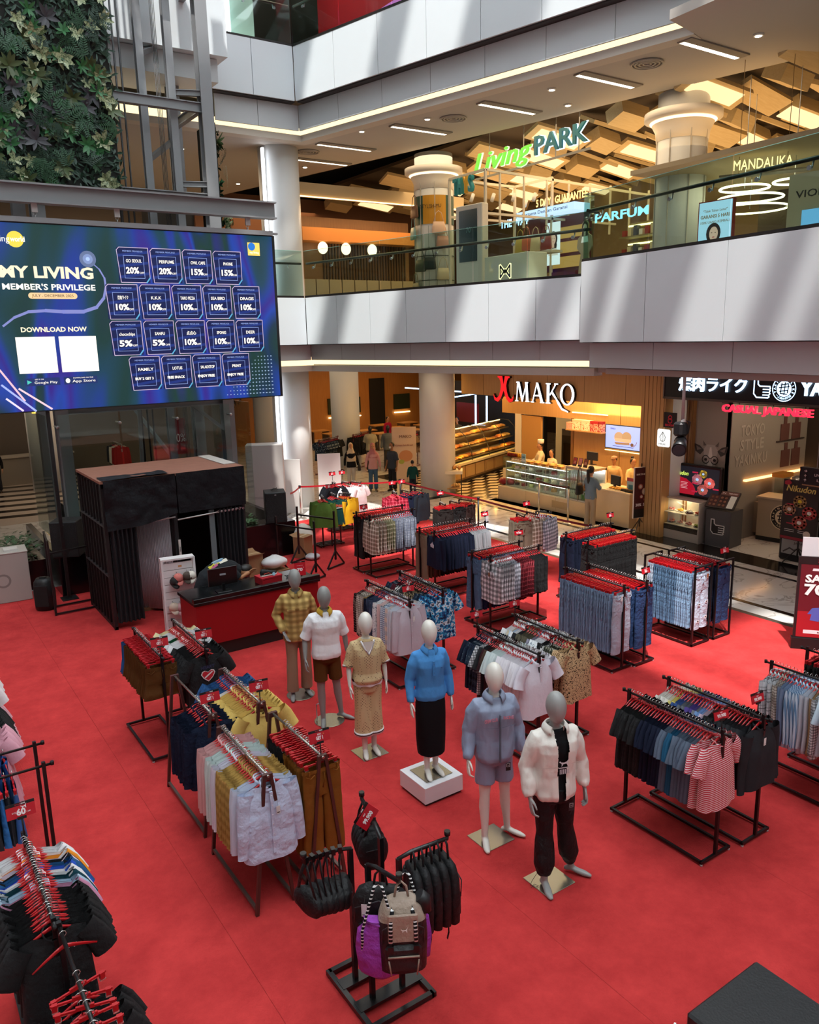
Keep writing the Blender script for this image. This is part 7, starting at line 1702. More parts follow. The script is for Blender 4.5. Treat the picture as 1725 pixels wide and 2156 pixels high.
for k in range(5): m.pr(.40, .34 - k * .035, .6 - .02 * (k % 2), .35 - k * .035, E1('#d9b0b4'), 4, -.06)
m.build('screen', None, t); text('Nikudon', t, .38, .56, .10, GLOW('#b9cf5a', 1.2), .46, y=-.075, bold=.03, shear=.25)
fc = thing('food_case', 'white lit food display case with two shelves of sample dishes', 'display case', (15.82, 12.62, .006), -90)
FW = M('#a9a39c', .4); MB().b2((0, 0, 0), (1.32, .5, .30), FW, .006).build('base', None, fc); MB().b2((0, .46, .3), (1.32, .5, 1.0), M('#cfc6b8', .5)).build('back', None, fc); MB().b2((-.02, 0, .0), (.01, .5, .98), FW).build('side', None, fc); MB().b2((1.31, 0, 0), (1.34, .5, .98), FW).build('side', None, fc); MB().b2((-.02, .08, .97), (1.34, .5, 1.0), FW).build('top', None, fc)
for z in (.34, .64): MB().b2((.01, .0, z), (1.31, .48, z + .015), M('#d0c8ba', .3)).build('shelf', None, fc)
MB().b2((.02, -.004, .22), (1.30, .0, .33), M('#3a352e', .9, bump=(50, 1))).build('pebble_trim', None, fc); MB().b2((.02, .4, .945), (1.30, .44, .968), GLOW('#ffe6bc', 9)).build('light_strip', None, fc); MB().b2((.02, .4, .615), (1.30, .44, .636), GLOW('#ffe6bc', 7)).build('light_strip', None, fc)
m = MB(); m.loft([[(.01, y, z), (1.31, y, z)] for y, z in ((0, .34), (.0, .7), (.08, .96))], GLASS_CLEAR, False, False, True, False); m.build('pane', None, fc)
FD = ['#4a6a34', '#d98a8a', '#e0a83a', '#e9e4da', '#d9542c', '#c8432c', '#d86a3a', '#c98a74', '#b5523a', '#a9c43a']
for k in range(10):
 tr = k // 5; x = .16 + (k % 5) * .25
 t = thing('sample_dish', f"{'green herb,pink meat,yellow and pink,white mushroom,orange salmon,shrimp heap,pale crab,pink roll,dark grilled,leafy green'.split(',')[k]} sample dish, {ORD[k % 5]} from the left, {'upper' if tr == 0 else 'lower'} food case shelf", 'dish', (15.82 + .2, 12.62 - x, .007 + (.656 if tr == 0 else .356)), -90, 'sample dishes in the food case')
 MB().lathe([(.07, 0), (.1, .012), (.105, .02)], 14).build('plate', M('#e6e2da' if k % 3 else '#1b1a1a', .3), t); m = MB()
 for j in range(7): a = j * .9; m.ell((.05 * cos(a), .05 * sin(a), .035 + .012 * (j % 3)), (.034, .026, .022), 8, 5)
 m.build('food', M(FD[k], .4, var=(30, .4)), t)
light('food_case_lamp', 'AREA', (16.05, 11.96, .93), 4, '#ffdfae', .9, .1)
ms = thing('menu_stand', 'grey menu stand with a slanted board and a black thumb sign', 'menu stand', (15.95, 11.2, .006), -84)
MB().b2((0, 0, 0), (.62, .55, .86), M('#4f4e50', .6), .004).build('body', None, ms); o = MB().b2((-.04, -.05, -.02), (.66, .42, .02), M('#3a3736', .5)).build('slanted_board', None, ms, (0, .05, .95)); o.rotation_euler = (R(48), 0, 0)
m = MB()
for x0, c in ((.0, '#4a1c1c'), (.23, '#3a1a18')):
 m.quad([(x0, -.03, .021), (x0 + .21, -.03, .021), (x0 + .21, .30, .021), (x0, .30, .021)], M(c, .5))
 for i in range(6): m.ell((x0 + .05 + .1 * (i % 2), .03 + .1 * (i // 2), .021), (.04, .035, .002), 10, 3, M('#8a5a44', .5))
m.quad([(.47, -.03, .021), (.62, -.03, .021), (.62, .30, .021), (.47, .30, .021)], M('#e6efe9', .5)); m.quad([(-.02, .31, .021), (.64, .31, .021), (.64, .41, .021), (-.02, .41, .021)], M('#7a544a', .5))
q = m.build('print', None, o); 
for s, x, w in (('DINE IN', .17, .3), ('TAKE AWAY', .5, .22)): tt = text(s, o, x, .36, .04, TXT, w); tt.location = (x, .36, .024); tt.rotation_euler = (0, 0, 0)
m = MB(); thumb(m, .14, .30, .34, M('#e0dedc', .5), 2, 0, M('#0e0d0e', .6)); m.build('thumb_emblem', None, ms)
gc = thing('reception_counter', 'pale reception counter with a round black emblem in the grill restaurant', 'counter', (17.3, 10.75, .006), -82); MB().b2((0, 0, .1), (.95, .6, 1.02), M('#a8977f', .6), .006).build('body', None, gc); MB().b2((0, .01, 0), (.95, .6, .1), M('#15110f', .5)).build('plinth', None, gc); MB().b2((-.03, -.03, 1.02), (.98, .63, 1.06), M('#c4b49c', .4)).build('worktop', None, gc); roundlogo(gc, .62, .62, .3, M('#e0cfae', .6), M('#15110f', .6))
MB().b2((-.5, .25, .1), (0, .6, .85), M('#8a7d70', .6)).build('side_block', None, gc)
t = thing('drink_dispenser', 'steel drink urn beside a yellow trayed dispenser on the grill counter', 'urn', (18.5, 10.5, .95)); MB().lathe([(.16, 0), (.16, .42), (.13, .46), (.03, .5)], 20).build('urn', STEEL, t)
for s in (-1, 1): MB().tube([(s * .15, 0, .32), (s * .21, 0, .36), (s * .15, 0, .4)], .012, 6).build('handle', M('#1a1a1a', .5), t)
t = thing('dispenser', 'yellow topped clear dispenser on the grill counter', 'dispenser', (18.0, 10.6, .95)); MB().b2((-.2, -.15, .52), (.24, .15, .62), M('#b5772a', .5), .01).build('tray', None, t); MB().b2((-.14, -.1, 0), (.16, .1, .52), GLASS_CLEAR).build('tank', None, t); MB().box((.05, -.12, .12), (.06, .05, .2), M('#b5772a', .5)).build('tap', None, t)
MB().b2((17.6, 10.2, .0), (20.4, 10.9, .93), M('#3d342d', .6)).build('rear_counter', None, yw); MB().b2((17.6, 10.1, .93), (20.4, 10.92, .96), M('#6a5442', .5)).build('rear_worktop', None, yw)
t = thing('sofa', 'brown banquette under the lit strip in the grill restaurant', 'sofa', (20.9, 10.5, .006)); MB().b2((-.6, -.4, 0), (1.0, .4, .45), M('#4a3d33', .7), .03).build('seat', None, t); MB().b2((-.6, .25, .45), (1.0, .42, 1.0), M('#5a4a3e', .7), .03).build('backrest', None, t)
def nik(p, t, w, z0, z1):
 h = z1 - z0; K = lambda c: M(c, .45); p.pr(-w / 2 + .01, z0 + .01, w / 2 - .01, z1 - .01, K('#16120f'), 1, -.012); p.pr(-w / 2 + .01, z0 + .01, w / 2 - .01, z0 + .07, K('#8f1428'), 2, -.012)
 for x, z, r, a, b, c in ((.0, .66, .15, '#a8854a', '#8a6a3a', '#e0c82a'), (-.22, .51, .15, '#8a6248', '#a5785a', '#e9e6e0'), (.22, .49, .16, '#a02a2a', '#b8403a', '#e9e6e0'), (.02, .31, .17, '#b5705a', '#a03c30', '#e9e6e0')): dish(p, x, z0 + z * h, r, a, b, c, 4, 0, -.012)
 for x, z in ((-.28, .59), (-.3, .41), (.12, .4), (-.26, .27)): p.pr(x, z0 + z * h, x + .16, z0 + z * h + .025, K('#a81c38'), 9, -.012)
 for k in range(4): p.pr(-.3 + .3 * (k % 2), z0 + (.14 + .03 * (k // 2)) * h, -.08 + .3 * (k % 2), z0 + (.148 + .03 * (k // 2)) * h, K('#d9d4cf'), 3, -.012)
 p.pd(.2, z0 + .13 * h, .08, .08, K('#d9c9b9'), 5, 16, -.012); p.pp([(-.36, z0 + .97 * h), (-.26, z0 + 1.0 * h), (-.2, z0 + .95 * h), (-.27, z0 + .9 * h), (-.36, z0 + .92 * h)], K('#a81c34'), 5, -.012)
 text('Nikudon', t, 0, z0 + h * .86, .13, M('#d8c66a', .5), w * .82, y=-.022, bold=.03, shear=.25)
tripod_banner('black poster stand of rice bowl dishes before the grill restaurant', (15.9, 8.92, 0), -90, .78, .55, 1.84, '#1b1714', nik)
t = thing('pavement_sign', 'black framed white board sign behind the rice bowl poster stand', 'sign', (16.15, 9.0, .006), -90); MB().b2((-.46, -.02, .0), (.46, .06, 1.05), M('#0d0d0f', .4), .06).build('frame', None, t); MB().b2((-.39, -.026, .16), (.39, -.02, .98), M('#a5a3a0', .5)).build('board', None, t); text('JAPANESE', t, .1, .42, .05, M('#5a4a44', .5), .42, y=-.032); m = MB(); m.pl([(-.34, .2), (-.2, .3), (-.1, .26), (0, .32), (.1, .26), (.22, .3), (.34, .2)], .03, M('#4a4542', .5), 1, -.026); m.build('drawing', None, t)
t = thing('direction_sign', 'dark hanging direction sign with white arrows at the right edge', 'sign', (14.9, 8.42, 1.98), -90); MB().b2((0, 0, 0), (1.2, .12, .33), M('#14161c', .4)).build('box', None, t); MB().b2((-.005, .12, -.05), (1.2, .16, .25), M('#a5805a', .5)).build('timber_back', None, t)
for z, r in ((.26, 0), (.165, 90), (.08, 90)): text('→', t, .12, z, .05, TXT, None, y=-.006, bold=.05, rot=r)
text('LIVING WORLD', t, .55, .20, .05, TXT, .5, y=-.006); text('LIFT', t, .45, .1, .05, TXT, .2, y=-.006)
for x in (.3, .9): MB().b2((x, .05, .33), (x + .012, .062, 2.08), STEEL).build('hanger_rod', None, t)
st = thing('banner_stand', 'tall red sale banner stand with seventy percent lettering at the right edge', 'banner', (11.62, 6.42, .012), -52)
MB().b2((-.04, -.02, .18), (.96, .02, 1.50), M('#1a1012', .5)).build('board', None, st); MB().b2((-.06, -.05, .0), (1.0, .06, .18), M('#0d0d0f', .5)).build('foot', None, st)
m = MB(); m.pr(0, .2, .92, 1.48, M('#5e0f1c', .5), 1, -.02); m.pr(0, .2, .92, .62, M('#9c1420', .5), 2, -.02); m.pr(-.03, 1.38, .95, 1.5, M('#15090c', .5), 3, -.02)
m.pp([(.14, .58), (.2, .68), (.34, .7), (.44, .62), (.38, .58), (.36, .46), (.18, .48), (.2, .58)], M('#4f58a8', .6), 4, -.02); m.pp([(.42, .6), (.56, .62), (.6, .54), (.5, .42), (.42, .38), (.38, .41), (.48, .52), (.34, .44), (.30, .47)], M('#8a7068', .6), 4, -.02)
m.pr(.1, .26, .8, .32, M('#e6d4da', .5), 4, -.02); m.pp([(.16, 1.28), (.28, 1.28), (.27, 1.32), (.17, 1.32)], M('#e6d4da', .5), 4, -.02); m.build('print', None, st)
leap(st, .42, 1.3, .05, M('#e6d4da', .5), -.03); text('SALE', st, .28, 1.15, .12, TXT, .42, y=-.03, bold=.05); text('ZONE', st, .62, 1.15, .12, TXT, None, y=-.03); text('70%', st, .32, .97, .17, TXT, .52, y=-.03, bold=.05); text('SALE ZONE', st, .48, 1.44, .06, M('#8f1c2a', .5), .5, y=-.03, bold=.05); text('HALL LEVEL ONE', st, .5, .29, .025, M('#4a1a24', .5), .4, y=-.03)
t = thing('backing_board', 'plain white panel leaning behind the red sale banner', 'panel', (11.95, 6.55, .012), -52); MB().b2((-.05, 0, 0), (.6, .03, 1.72), M('#cfc6cc', .5)).build('board', None, t)
sl = thing('stage_light', 'black stage lamp clamped to a white pole under the balcony bay', 'stage light', (12.3, 9.24, 0))
MB().tube([(0, 0, 3.33), (0, 0, 4.27)], .03, 10).build('pole', M('#b9b0b0', .5), sl); MB().ell((0, -.02, 3.33), (.05, .05, .05), 10, 6).build('pole_end', M('#d9d4d2', .4), sl)
m = MB(); m.tube([(-.05, -.02, 2.96), (-.30, -.18, 2.85)], [.11, .13], 18); m.tube([(-.05, -.02, 2.96), (.1, .08, 3.01)], [.12, .08], 14); m.build('lamp_housing', M('#0d0d10', .4), sl); m = MB(); m.tube([(-.31, -.186, 2.848), (-.315, -.19, 2.846)], .108, 18); m.build('lens', M('#2a2c30', .1), sl)
MB().box((-.05, .0, 3.2), (.22, .2, .26), M('#141417', .5), None, .04).build('yoke_head', None, sl)
for k in range(3): MB().tube([(.05, .02 * k, 3.36), (.2 + .03 * k, .02, 3.3), (.2 + .02 * k, .04, 3.1), (.06, .02, 3.0)], .008, 5).build('cable', M('#1a1a1d', .5), sl)
light('grill_fill', 'POINT', (18.3, 8.6, 3.6), 70, '#ffe0b8', .3)  # point fills added to brighten the restaurant, no fittings modelled
light('grill_fill', 'POINT', (16.1, 9.8, 3.7), 35, '#ffe6c8', .3)
# ---------------------------------------------------------------- lift shaft, green wall, big screen
GS = M('#8b8d90', .45, .3); GS2 = M('#6b6d70', .5, .2)
def ibeam(m, a, b, w=.2, d=.2, tf=.02, up=(0, 0, 1)):
 a, b = Vector(a), Vector(b); ax = (b - a).normalized(); L = (b - a).length; u = Vector(up); u = (u - ax * u.dot(ax)).normalized(); s = ax.cross(u); rot = Matrix((s, u, ax)).transposed(); c = (a + b) / 2
 for off, sz in ((u * (d / 2 - tf / 2), (w, tf, L)), (u * (-d / 2 + tf / 2), (w, tf, L)), (Vector((0, 0, 0)), (tf, d - 2 * tf, L))): m.box(c + off, sz, None, rot)
 return m
ls = thing('lift_shaft', 'grey steel framed glass lift shaft rising behind the big screen', 'lift', (0, 0, 0))
for u, v in ((7.0, 17.95), (3.35, 17.95), (7.0, 20.0), (3.35, 20.0)): ibeam(MB(), (u, v, 0), (u, v, 14.5), .26, .26, .03, (0, 1, 0)).build('column', GS, ls)
for u, v in ((6.35, 18.2), (5.85, 18.6)): ibeam(MB(), (u, v, 0), (u, v, 14.5), .16, .16, .02, (0, 1, 0)).build('column', GS, ls)
for z in (3.62, 8.05, 9.9, 12.3): 
 ibeam(MB(), (3.35, 17.95, z), (7.0, 17.95, z), .12, .2, .02).build('cross_beam', GS, ls); ibeam(MB(), (7.0, 17.95, z + .1), (7.0, 20, z + .1), .12, .2, .02).build('cross_beam', GS, ls); ibeam(MB(), (6.35, 18.2, z + .3), (7.0, 17.95, z + .3), .1, .12, .015).build('cross_beam', GS, ls)
for z in (5.2, 8.9, 11.0): MB().bar((5.9, 18.6, z), (7.0, 20, z + .8), .1).build('brace', GS2, ls)
for x in (5.15, 5.3, 5.42): MB().tube([(x, 18.5, .4), (x, 18.5, 14.5)], .035 if x < 5.2 else .022, 6).build('guide_rail', M('#2c2c2e', .4), ls)
for k in range(4): MB().tube([(6.1 + .03 * k, 18.4, .4), (6.1 + .03 * k, 18.4, 14.5)], .008, 5).build('cable', M('#1a1a1c', .4), ls)
for a, b in (((6.9, 18.1, .5), (5.4, 19.9, 3.4)), ((6.95, 18.0, 2.9), (6.2, 18.0, 3.55)), ((4.9, 18.05, .4), (5.0, 18.05, 3.6))): MB().bar(a, b, .07).build('brace', GS, ls)
MB().b2((3.5, 18.6, 0), (5.05, 20, 1.3), M('#121315', .5)).build('machine_base', None, ls); MB().b2((4.2, 19.4, 1.4), (6.2, 19.9, 1.75), M('#0f1012', .5)).build('machine_rail', None, ls)
for x in (3.2, 4.45, 5.7, 6.95):
 if x < 6.9: MB().b2((x + .02, 17.62, .82), (x + 1.23, 17.635, 3.55), GLASS_CLEAR).build('glass_panel', None, ls)
 for z in (1.2, 3.3): MB().tube([(x, 17.62, z), (x, 17.95, z)], .018, 6).ell((x, 17.61, z), (.035, .02, .035), 10, 6).build('spider_fixing', STEEL, ls)
for y in (17.66, 18.9): MB().b2((7.42, y, .82), (7.435, y + 1.2, 3.55), GLASS_CLEAR).build('glass_panel', None, ls)
MB().b2((2.98, 17.66, .82), (2.995, 20, 3.55), GLASS_CLEAR).build('glass_panel', None, ls)
MB().b2((6.0, 18.9, 5.5), (6.9, 19.9, 8.3), M('#4a3f33', .5)).build('lift_car', None, ls)
text('50%', ls, 6.4, 2.6, .22, M('#d9c9c9', .5), .35, y=19.78) ; MB().b2((6.2, 19.8, 2.2), (6.6, 19.83, 3.1), M('#7a1824', .5)).build('poster', None, ls)
LEAFC = [M(h, .5, var=(6, .3)) for h in ('#1f4a2c', '#2f6a3a', '#173a28', '#3a3a40', '#4a5a34')]
VAR = nodemat('variegated_leaf', lambda nt, b, N, L: (b.inputs.__getitem__('Roughness').__setattr__('default_value', .4), (lambda tc, w, cr: (w.inputs.__getitem__('Scale').__setattr__('default_value', 9), L(tc.outputs['Generated'], w.inputs[0]), setattr(cr.color_ramp.elements[0], 'color', srgb('#3f5a34')), setattr(cr.color_ramp.elements[1], 'color', srgb('#aeb58c')), setattr(cr.color_ramp.elements[0], 'position', .35), setattr(cr.color_ramp.elements[1], 'position', .6), L(w.outputs['Fac'], cr.inputs[0]), L(cr.outputs[0], b.inputs['Base Color'])))(N('TexCoord'), N('TexNoise'), N('ValToRGB'))))
def leaf(m, base, d, up, l, w, bend=.25):
 base, d, up = Vector(base), Vector(d).normalized(), Vector(up); s = d.cross(up).normalized(); n = s.cross(d)
 P = []
 for f, ww in ((0, .12), (.3, .9), (.6, 1), (.85, .5), (1, .03)):
  c = base + d * (l * f) - n * (bend * l * f * f); P.append((c - s * w * ww / 2, c + n * .0 - n * w * .12 * ww, c + s * w * ww / 2))
 b = len(m.v)
 for r in P: m.v += [tuple(p) for p in r]
 for i in range(4):
  for k in range(2): a = b + i * 3 + k; m.face((a, a + 1, a + 4, a + 3), None, True)
def rosette(seed, n, l, w, kind):
 r = random.Random(seed); m = MB()
 if kind == 'fern':
  for q in range(3):
   a = R(-130 + 40 * q + r.uniform(-10, 10))
   for k in range(9):
    f = k / 9; c = Vector((cos(a) * l * f, -.08 - .05 * sin(3 * f), sin(a) * l * f))
    for s in (-1, 1): leaf(m, c, (cos(a + s * 1.0), -.15, sin(a + s * 1.0)), (0, -1, 0), w * 3.2 * (1 - f * .6), w * .7)
 else:
  for k in range(n):
   a = 2 * pi * k / n + r.uniform(-.3, .3); e = r.uniform(.25, .8); leaf(m, (0, -.03, 0), (cos(a) * (1 - e * .4), -e, sin(a) * (1 - e * .4)), (0, -1, 0), l * r.uniform(.8, 1.15), w * r.uniform(.8, 1.2))
 return m.mesh('plant')
ROS = {'lobed_plant': [rosette(i, 7, .17, .06, 'r') for i in range(3)], 'variegated_plant': [rosette(5 + i, 6, .19, .085, 'r') for i in range(3)], 'fern': [rosette(9 + i, 0, .34, .035, 'fern') for i in range(2)], 'dark_plant': [rosette(12 + i, 9, .22, .07, 'r') for i in range(2)]}
PM = {'lobed_plant': [LEAFC[0], LEAFC[1], LEAFC[1]], 'variegated_plant': [VAR], 'fern': [LEAFC[2], LEAFC[0]], 'dark_plant': [LEAFC[3], LEAFC[4]]}
def green_panel(lab, loc, yaw, w, h, n, filler):
 g = thing('green_wall', lab, 'plant wall', loc, yaw); MB().b2((-w / 2, 0, 0), (w / 2, .1, h), M('#11140f', .8)).build('backing_panel', None, g)
 rr = random.Random(3)
 for k in range(n):
  nm = rr.choice(['lobed_plant'] * 6 + ['variegated_plant'] * 4 + ['fern'] * 3 + ['dark_plant'] * 3); o = D.objects.new(nm, rr.choice(ROS[nm])); COL.objects.link(o); o.parent = g; slotted(o, rr.choice(PM[nm]))
  o.location = (rr.uniform(-w / 2, w / 2), -.02 - rr.uniform(0, .10), rr.uniform(.02, h)); o.rotation_euler = (rr.uniform(-.3, .3), rr.uniform(0, 6.3), rr.uniform(-.4, .4)); o.scale = (rr.uniform(.8, 1.25),) * 3
 m = MB()
 for k in range(filler): x, z = rr.uniform(-w / 2 - .03, w / 2 + .03), rr.uniform(-.03, h); a = rr.uniform(0, 6.3); leaf(m, (x, -.01, z), (cos(a), -rr.uniform(.2, 1), sin(a)), (0, -1, 0), rr.uniform(.10, .2), rr.uniform(.03, .06))
 o = m.build('underleaf', LEAFC[2], g); o['kind'] = 'stuff'
 return g
green_panel('large lush green wall panel hung on the lift shaft above the big screen', (3.55, 17.55, 7.95), 0, 2.75, 6.6, 292, 4200)
green_panel('narrow strip of green wall on the far side of the lift shaft', (7.28, 18.6, 3.5), 90, .9, 6.2, 60, 500)
m = MB(); rr = random.Random(8)
for x0, x1 in ((3.3, 4.4), (6.6, 7.2)):
 for k in range(220): a = rr.uniform(0, 6.3); leaf(m, (rr.uniform(x0, x1), rr.uniform(16.85, 17.4), .74 + rr.uniform(0, .16)), (cos(a), sin(a), rr.uniform(.1, .9)), (0, 0, 1), .12, .06)
o = m.build('ivy_leaves', M('#4a6a44', .5, var=(5, .3)), planter); o['kind'] = 'stuff'
m = MB()
for k in range(260): a = rr.uniform(0, 6.3); leaf(m, (rr.uniform(2.0, 2.6), rr.uniform(17.6, 19.2), .62 + rr.uniform(0, .3)), (cos(a), sin(a), rr.uniform(.1, .9)), (0, 0, 1), .14, .06)
t = thing('planter', 'small black planter of bushy plants left of the lift', 'planter', (0, 0, 0)); MB().b2((1.95, 17.5, 0), (2.65, 19.3, .62), PB).build('trough', None, t); o = m.build('shrub_leaves', M('#3a5a38', .5, var=(5, .3)), t); o['kind'] = 'stuff'
bm = thing('hanging_beam', 'long grey steel beam carrying the big screen', 'beam', (0, 0, 0)); ibeam(MB(), (-.6, 16.3, 7.62), (7.72, 16.3, 7.62), .24, .34, .03).build('i_beam', GS, bm)
for x in (1.2, 3.0, 4.45, 7.1): MB().b2((x - .05, 16.28, 7.3), (x + .05, 16.32, 7.46)).build('lug', M('#b0b0ae', .5), bm)
led = thing('led_screen', 'huge hanging LED screen with member offers on deep blue', 'screen', (0, 16.3, 3.76)); LX0, LX1, LH = -.45, 7.62, 3.36
MB().b2((LX0, 0, -.02), (LX1 + .06, .18, LH)).build('cabinet', M('#0b0c10', .5), led); MB().b2((LX0, -.04, LH), (LX1 + .02, .16, LH + .09)).build('top_rail', GS, led); MB().b2((LX1 + .02, -.02, LH + .02), (LX1 + .14, .05, LH + .06)).build('hook_arm', GS, led)
for x in (1.2, 3.0, 4.45, 7.1):
 for k in range(4): m = MB(); m.tube([(x + (.025 * cos(a) if k % 2 else 0), .03 + (0 if k % 2 else .025 * cos(a)), LH + .10 + k * .065 + .04 * sin(a)) for a in [2 * pi * i / 8 for i in range(9)]], .008, 5); m.build('chain_link', STEEL, led)
def led_fn(nt, b, N, L):
 tc = N('TexCoord'); mp = N('Mapping'); mp.inputs['Rotation'].default_value = (0, R(-32), 0); mp.inputs['Scale'].default_value = (.55, 1, .12); L(tc.outputs['Object'], mp.inputs[0])
 n = N('TexNoise'); n.inputs['Scale'].default_value = 1.25; n.inputs['Detail'].default_value = 2; n.inputs['Distortion'].default_value = .7; L(mp.outputs[0], n.inputs['Vector'])
 cr = N('ValToRGB'); e = cr.color_ramp.elements; e[0].position = .25; e[0].color = srgb('#0b2f3a'); e[1].position = .75; e[1].color = srgb('#0c2450')
 for p, c in ((.34, '#0c3a34'), (.40, '#0e4258'), (.45, '#173a9a'), (.48, '#34208a'), (.52, '#1a44ac'), (.57, '#0d3346'), (.61, '#0d3a2c'), (.66, '#241f80')): x = e.new(p); x.color = srgb(c)
 L(n.outputs['Fac'], cr.inputs[0]); L(cr.outputs[0], b.inputs['Emission Color']); b.inputs['Emission Strength'].default_value = .85; b.inputs['Base Color'].default_value = (.01, .01, .02, 1); b.inputs['Roughness'].default_value = .4
m = MB(); m.pr(LX0 + .02, 0, LX1, LH - .02, None, 1); m.build('display', nodemat('screen_waves', led_fn), led)
EM = lambda h, s=1.0: GLOW(h, s)
G_ = led; W1 = EM('#f2ecdf', 1.15)
text('MY LIVING', led, 3.10, 2.49, .20, EM('#efdfbe', 1.1), 1.6, y=-.006, bold=.05); text("MEMBER'S PRIVILEGE", led, 3.11, 2.235, .105, W1, 1.6, y=-.006, bold=.03)
m = MB(); m.pr(2.78, 2.03, 3.52, 2.14, EM('#e8c493'), 2); m.pd(2.78, 2.085, .055, .055, EM('#e8c493'), 2); m.pd(3.52, 2.085, .055, .055, EM('#e8c493'), 2)
for x in (2.42, 3.16):
 q = MB(); q.pr(x, .69, x + .67, 1.35, W1, 2); q.build('white_panel', None, led)
for x in (2.49, 3.17): m.pr(x, .46, x + .61, .60, EM('#1b2c60'), 2)
m.pp([(2.53, .57), (2.53, .49), (2.61, .53)], EM('#4ac0b0'), 3); m.pp([(2.53, .49), (2.61, .53), (2.57, .51)], EM('#e05a3a'), 4); m.pd(3.24, .53, .04, .045, W1, 3)
m.pd(2.62, 3.06, .14, .14, EM('#e9cf4a'), 2, 28); m.pr(7.06, 2.94, 7.33, 3.2, EM('#e9c45a'), 2); m.pd(7.15, 3.12, .08, .08, EM('#1a6ac0'), 3)
cv = [(3.87, 2.72), (4.02, 2.58), (4.10, 2.42), (4.11, 2.25), (4.05, 2.05), (3.9, 1.88), (3.65, 1.80), (3.3, 1.80), (3.0, 1.82), (2.7, 1.80), (2.45, 1.70), (2.25, 1.55)]
for i in range(len(cv) - 1): m.pl(cv[i:i + 2], .02 + .05 * (1 - abs(i - 6) / 6), EM('#8f96d8', .7), 2)
for r_, s_ in ((.15, .22), (.09, .5), (.035, 1.1)): m.pd(3.83, 2.76, r_, r_, EM('#9fb8f0', s_), 3 + int(s_ * 3))
for a, b, c in (((2.1, .77), (2.45, .2), '#e9c3d0'), ((2.38, .42), (2.9, .02), '#f0d0d8'), ((2.1, .5), (2.62, .0), '#a9b8f0'), ((2.15, .25), (2.4, .02), '#e9e0f0')): m.pl([a, b], .035, EM(c, .9), 2)
dm = MB()
for i in range(16):
 for j in range(11):
  if i + j > 10: dm.pd(6.32 + i * .075, .08 + (10 - j) * .078, .012 + .001 * (i + j - 10), .012, EM('#9fb4d0', .8), 2, 6)
o = m.build('graphics', None, led); o['kind'] = 'stuff'; o = dm.build('dot_pattern', None, led); o['kind'] = 'stuff'
text('JULY - DECEMBER 2025', led, 3.15, 2.085, .05, EM('#4a3a2a', .6), .72, y=-.007); text('DOWNLOAD NOW', led, 3.1, 1.475, .085, EM('#efe3c2', 1.1), 1.15, y=-.006, bold=.04); text('living', led, 2.38, 3.06, .11, W1, .28, y=-.006); text('world', led, 2.66, 3.06, .09, W1, .24, y=-.008, bold=.03)
text('GET IT ON', led, 2.74, .575, .022, W1, .15, y=-.008); text('Google Play', led, 2.85, .515, .045, W1, .4, y=-.008); text('DOWNLOAD ON THE', led, 3.52, .575, .022, W1, .36, y=-.008); text('App Store', led, 3.53, .515, .05, W1, .42, y=-.008); text('my living', led, 7.2, 3.0, .045, W1, .2, y=-.009)
OFF = [(2.35, [('20%', 'GO SEOUL'), ('20%', 'PERFUME'), ('15%', 'OWL CAFE'), ('15%', 'PHONE')], 4.37, .64), (1.66, [('10%', '焼肉ライク'), ('10%', 'K.K.K'), ('10%', 'TAKO PIZZA'), ('10%', 'SEA BIRD'), ('10%', 'DRAGIS')], 4.10, .64), (.97, [('5%', 'chocochips'), ('5%', 'SANFU'), ('10%', '点点心'), ('10%', 'SPONG'), ('10%', 'DEER')], 4.11, .645), (.28, [('BUY 2 GET 3', 'FAMILY'), ('FREE SNACK', 'LOTUS'), ('ENJOY FREE', 'SALADSTOP'), ('ENJOY FREE', 'PRINT')], 4.41, .64)]
CB = EM('#0e1c52', .7); CL = EM('#8fa6e0', .9)
for z, cs_, x0, dx in OFF:
 for k, (a, b) in enumerate(cs_):
  x = x0 + k * dx; m = MB(); m.pr(x, z, x + .6, z + .65, CB, 2); m.pl([(x + .04, z), (x + .52, z), (x + .6, z + .09), (x + .6, z + .65), (x + .05, z + .65), (x, z + .6), (x + .04, z)], .012, EM('#c9b6d0', .9), 3); m.pl([(x + .12, z + .08), (x + .5, z + .08), (x + .5, z + .5), (x + .12, z + .5), (x + .12, z + .08)], .008, CL, 3); m.pl([(x + .53, z), (x + .6, z + .09)], .025, EM('#5fb0d8', .8), 4)
  for q in range(3): m.pl([(x + .03, z + .1 + q * .2), (x + .57, z + .17 + q * .2)], .05, EM('#1c3684', .7), 2.4)
  m.build('offer_card', None, led)
  text('MEMBER PRIVILEGE', led, x + .3, z + .58, .03, CL, .38, y=-.009); text(b, led, x + .31, z + .40, .06, W1, .30 if len(b) > 5 else .2, y=-.009, bold=.02); text(a, led, x + .27, z + .22, .115 if len(a) < 5 else .05, W1, .25 if len(a) < 5 else .36, y=-.009, bold=.05)
  if len(a) < 5: text('OFF', led, x + .45, z + .18, .04, W1, .09, y=-.009)
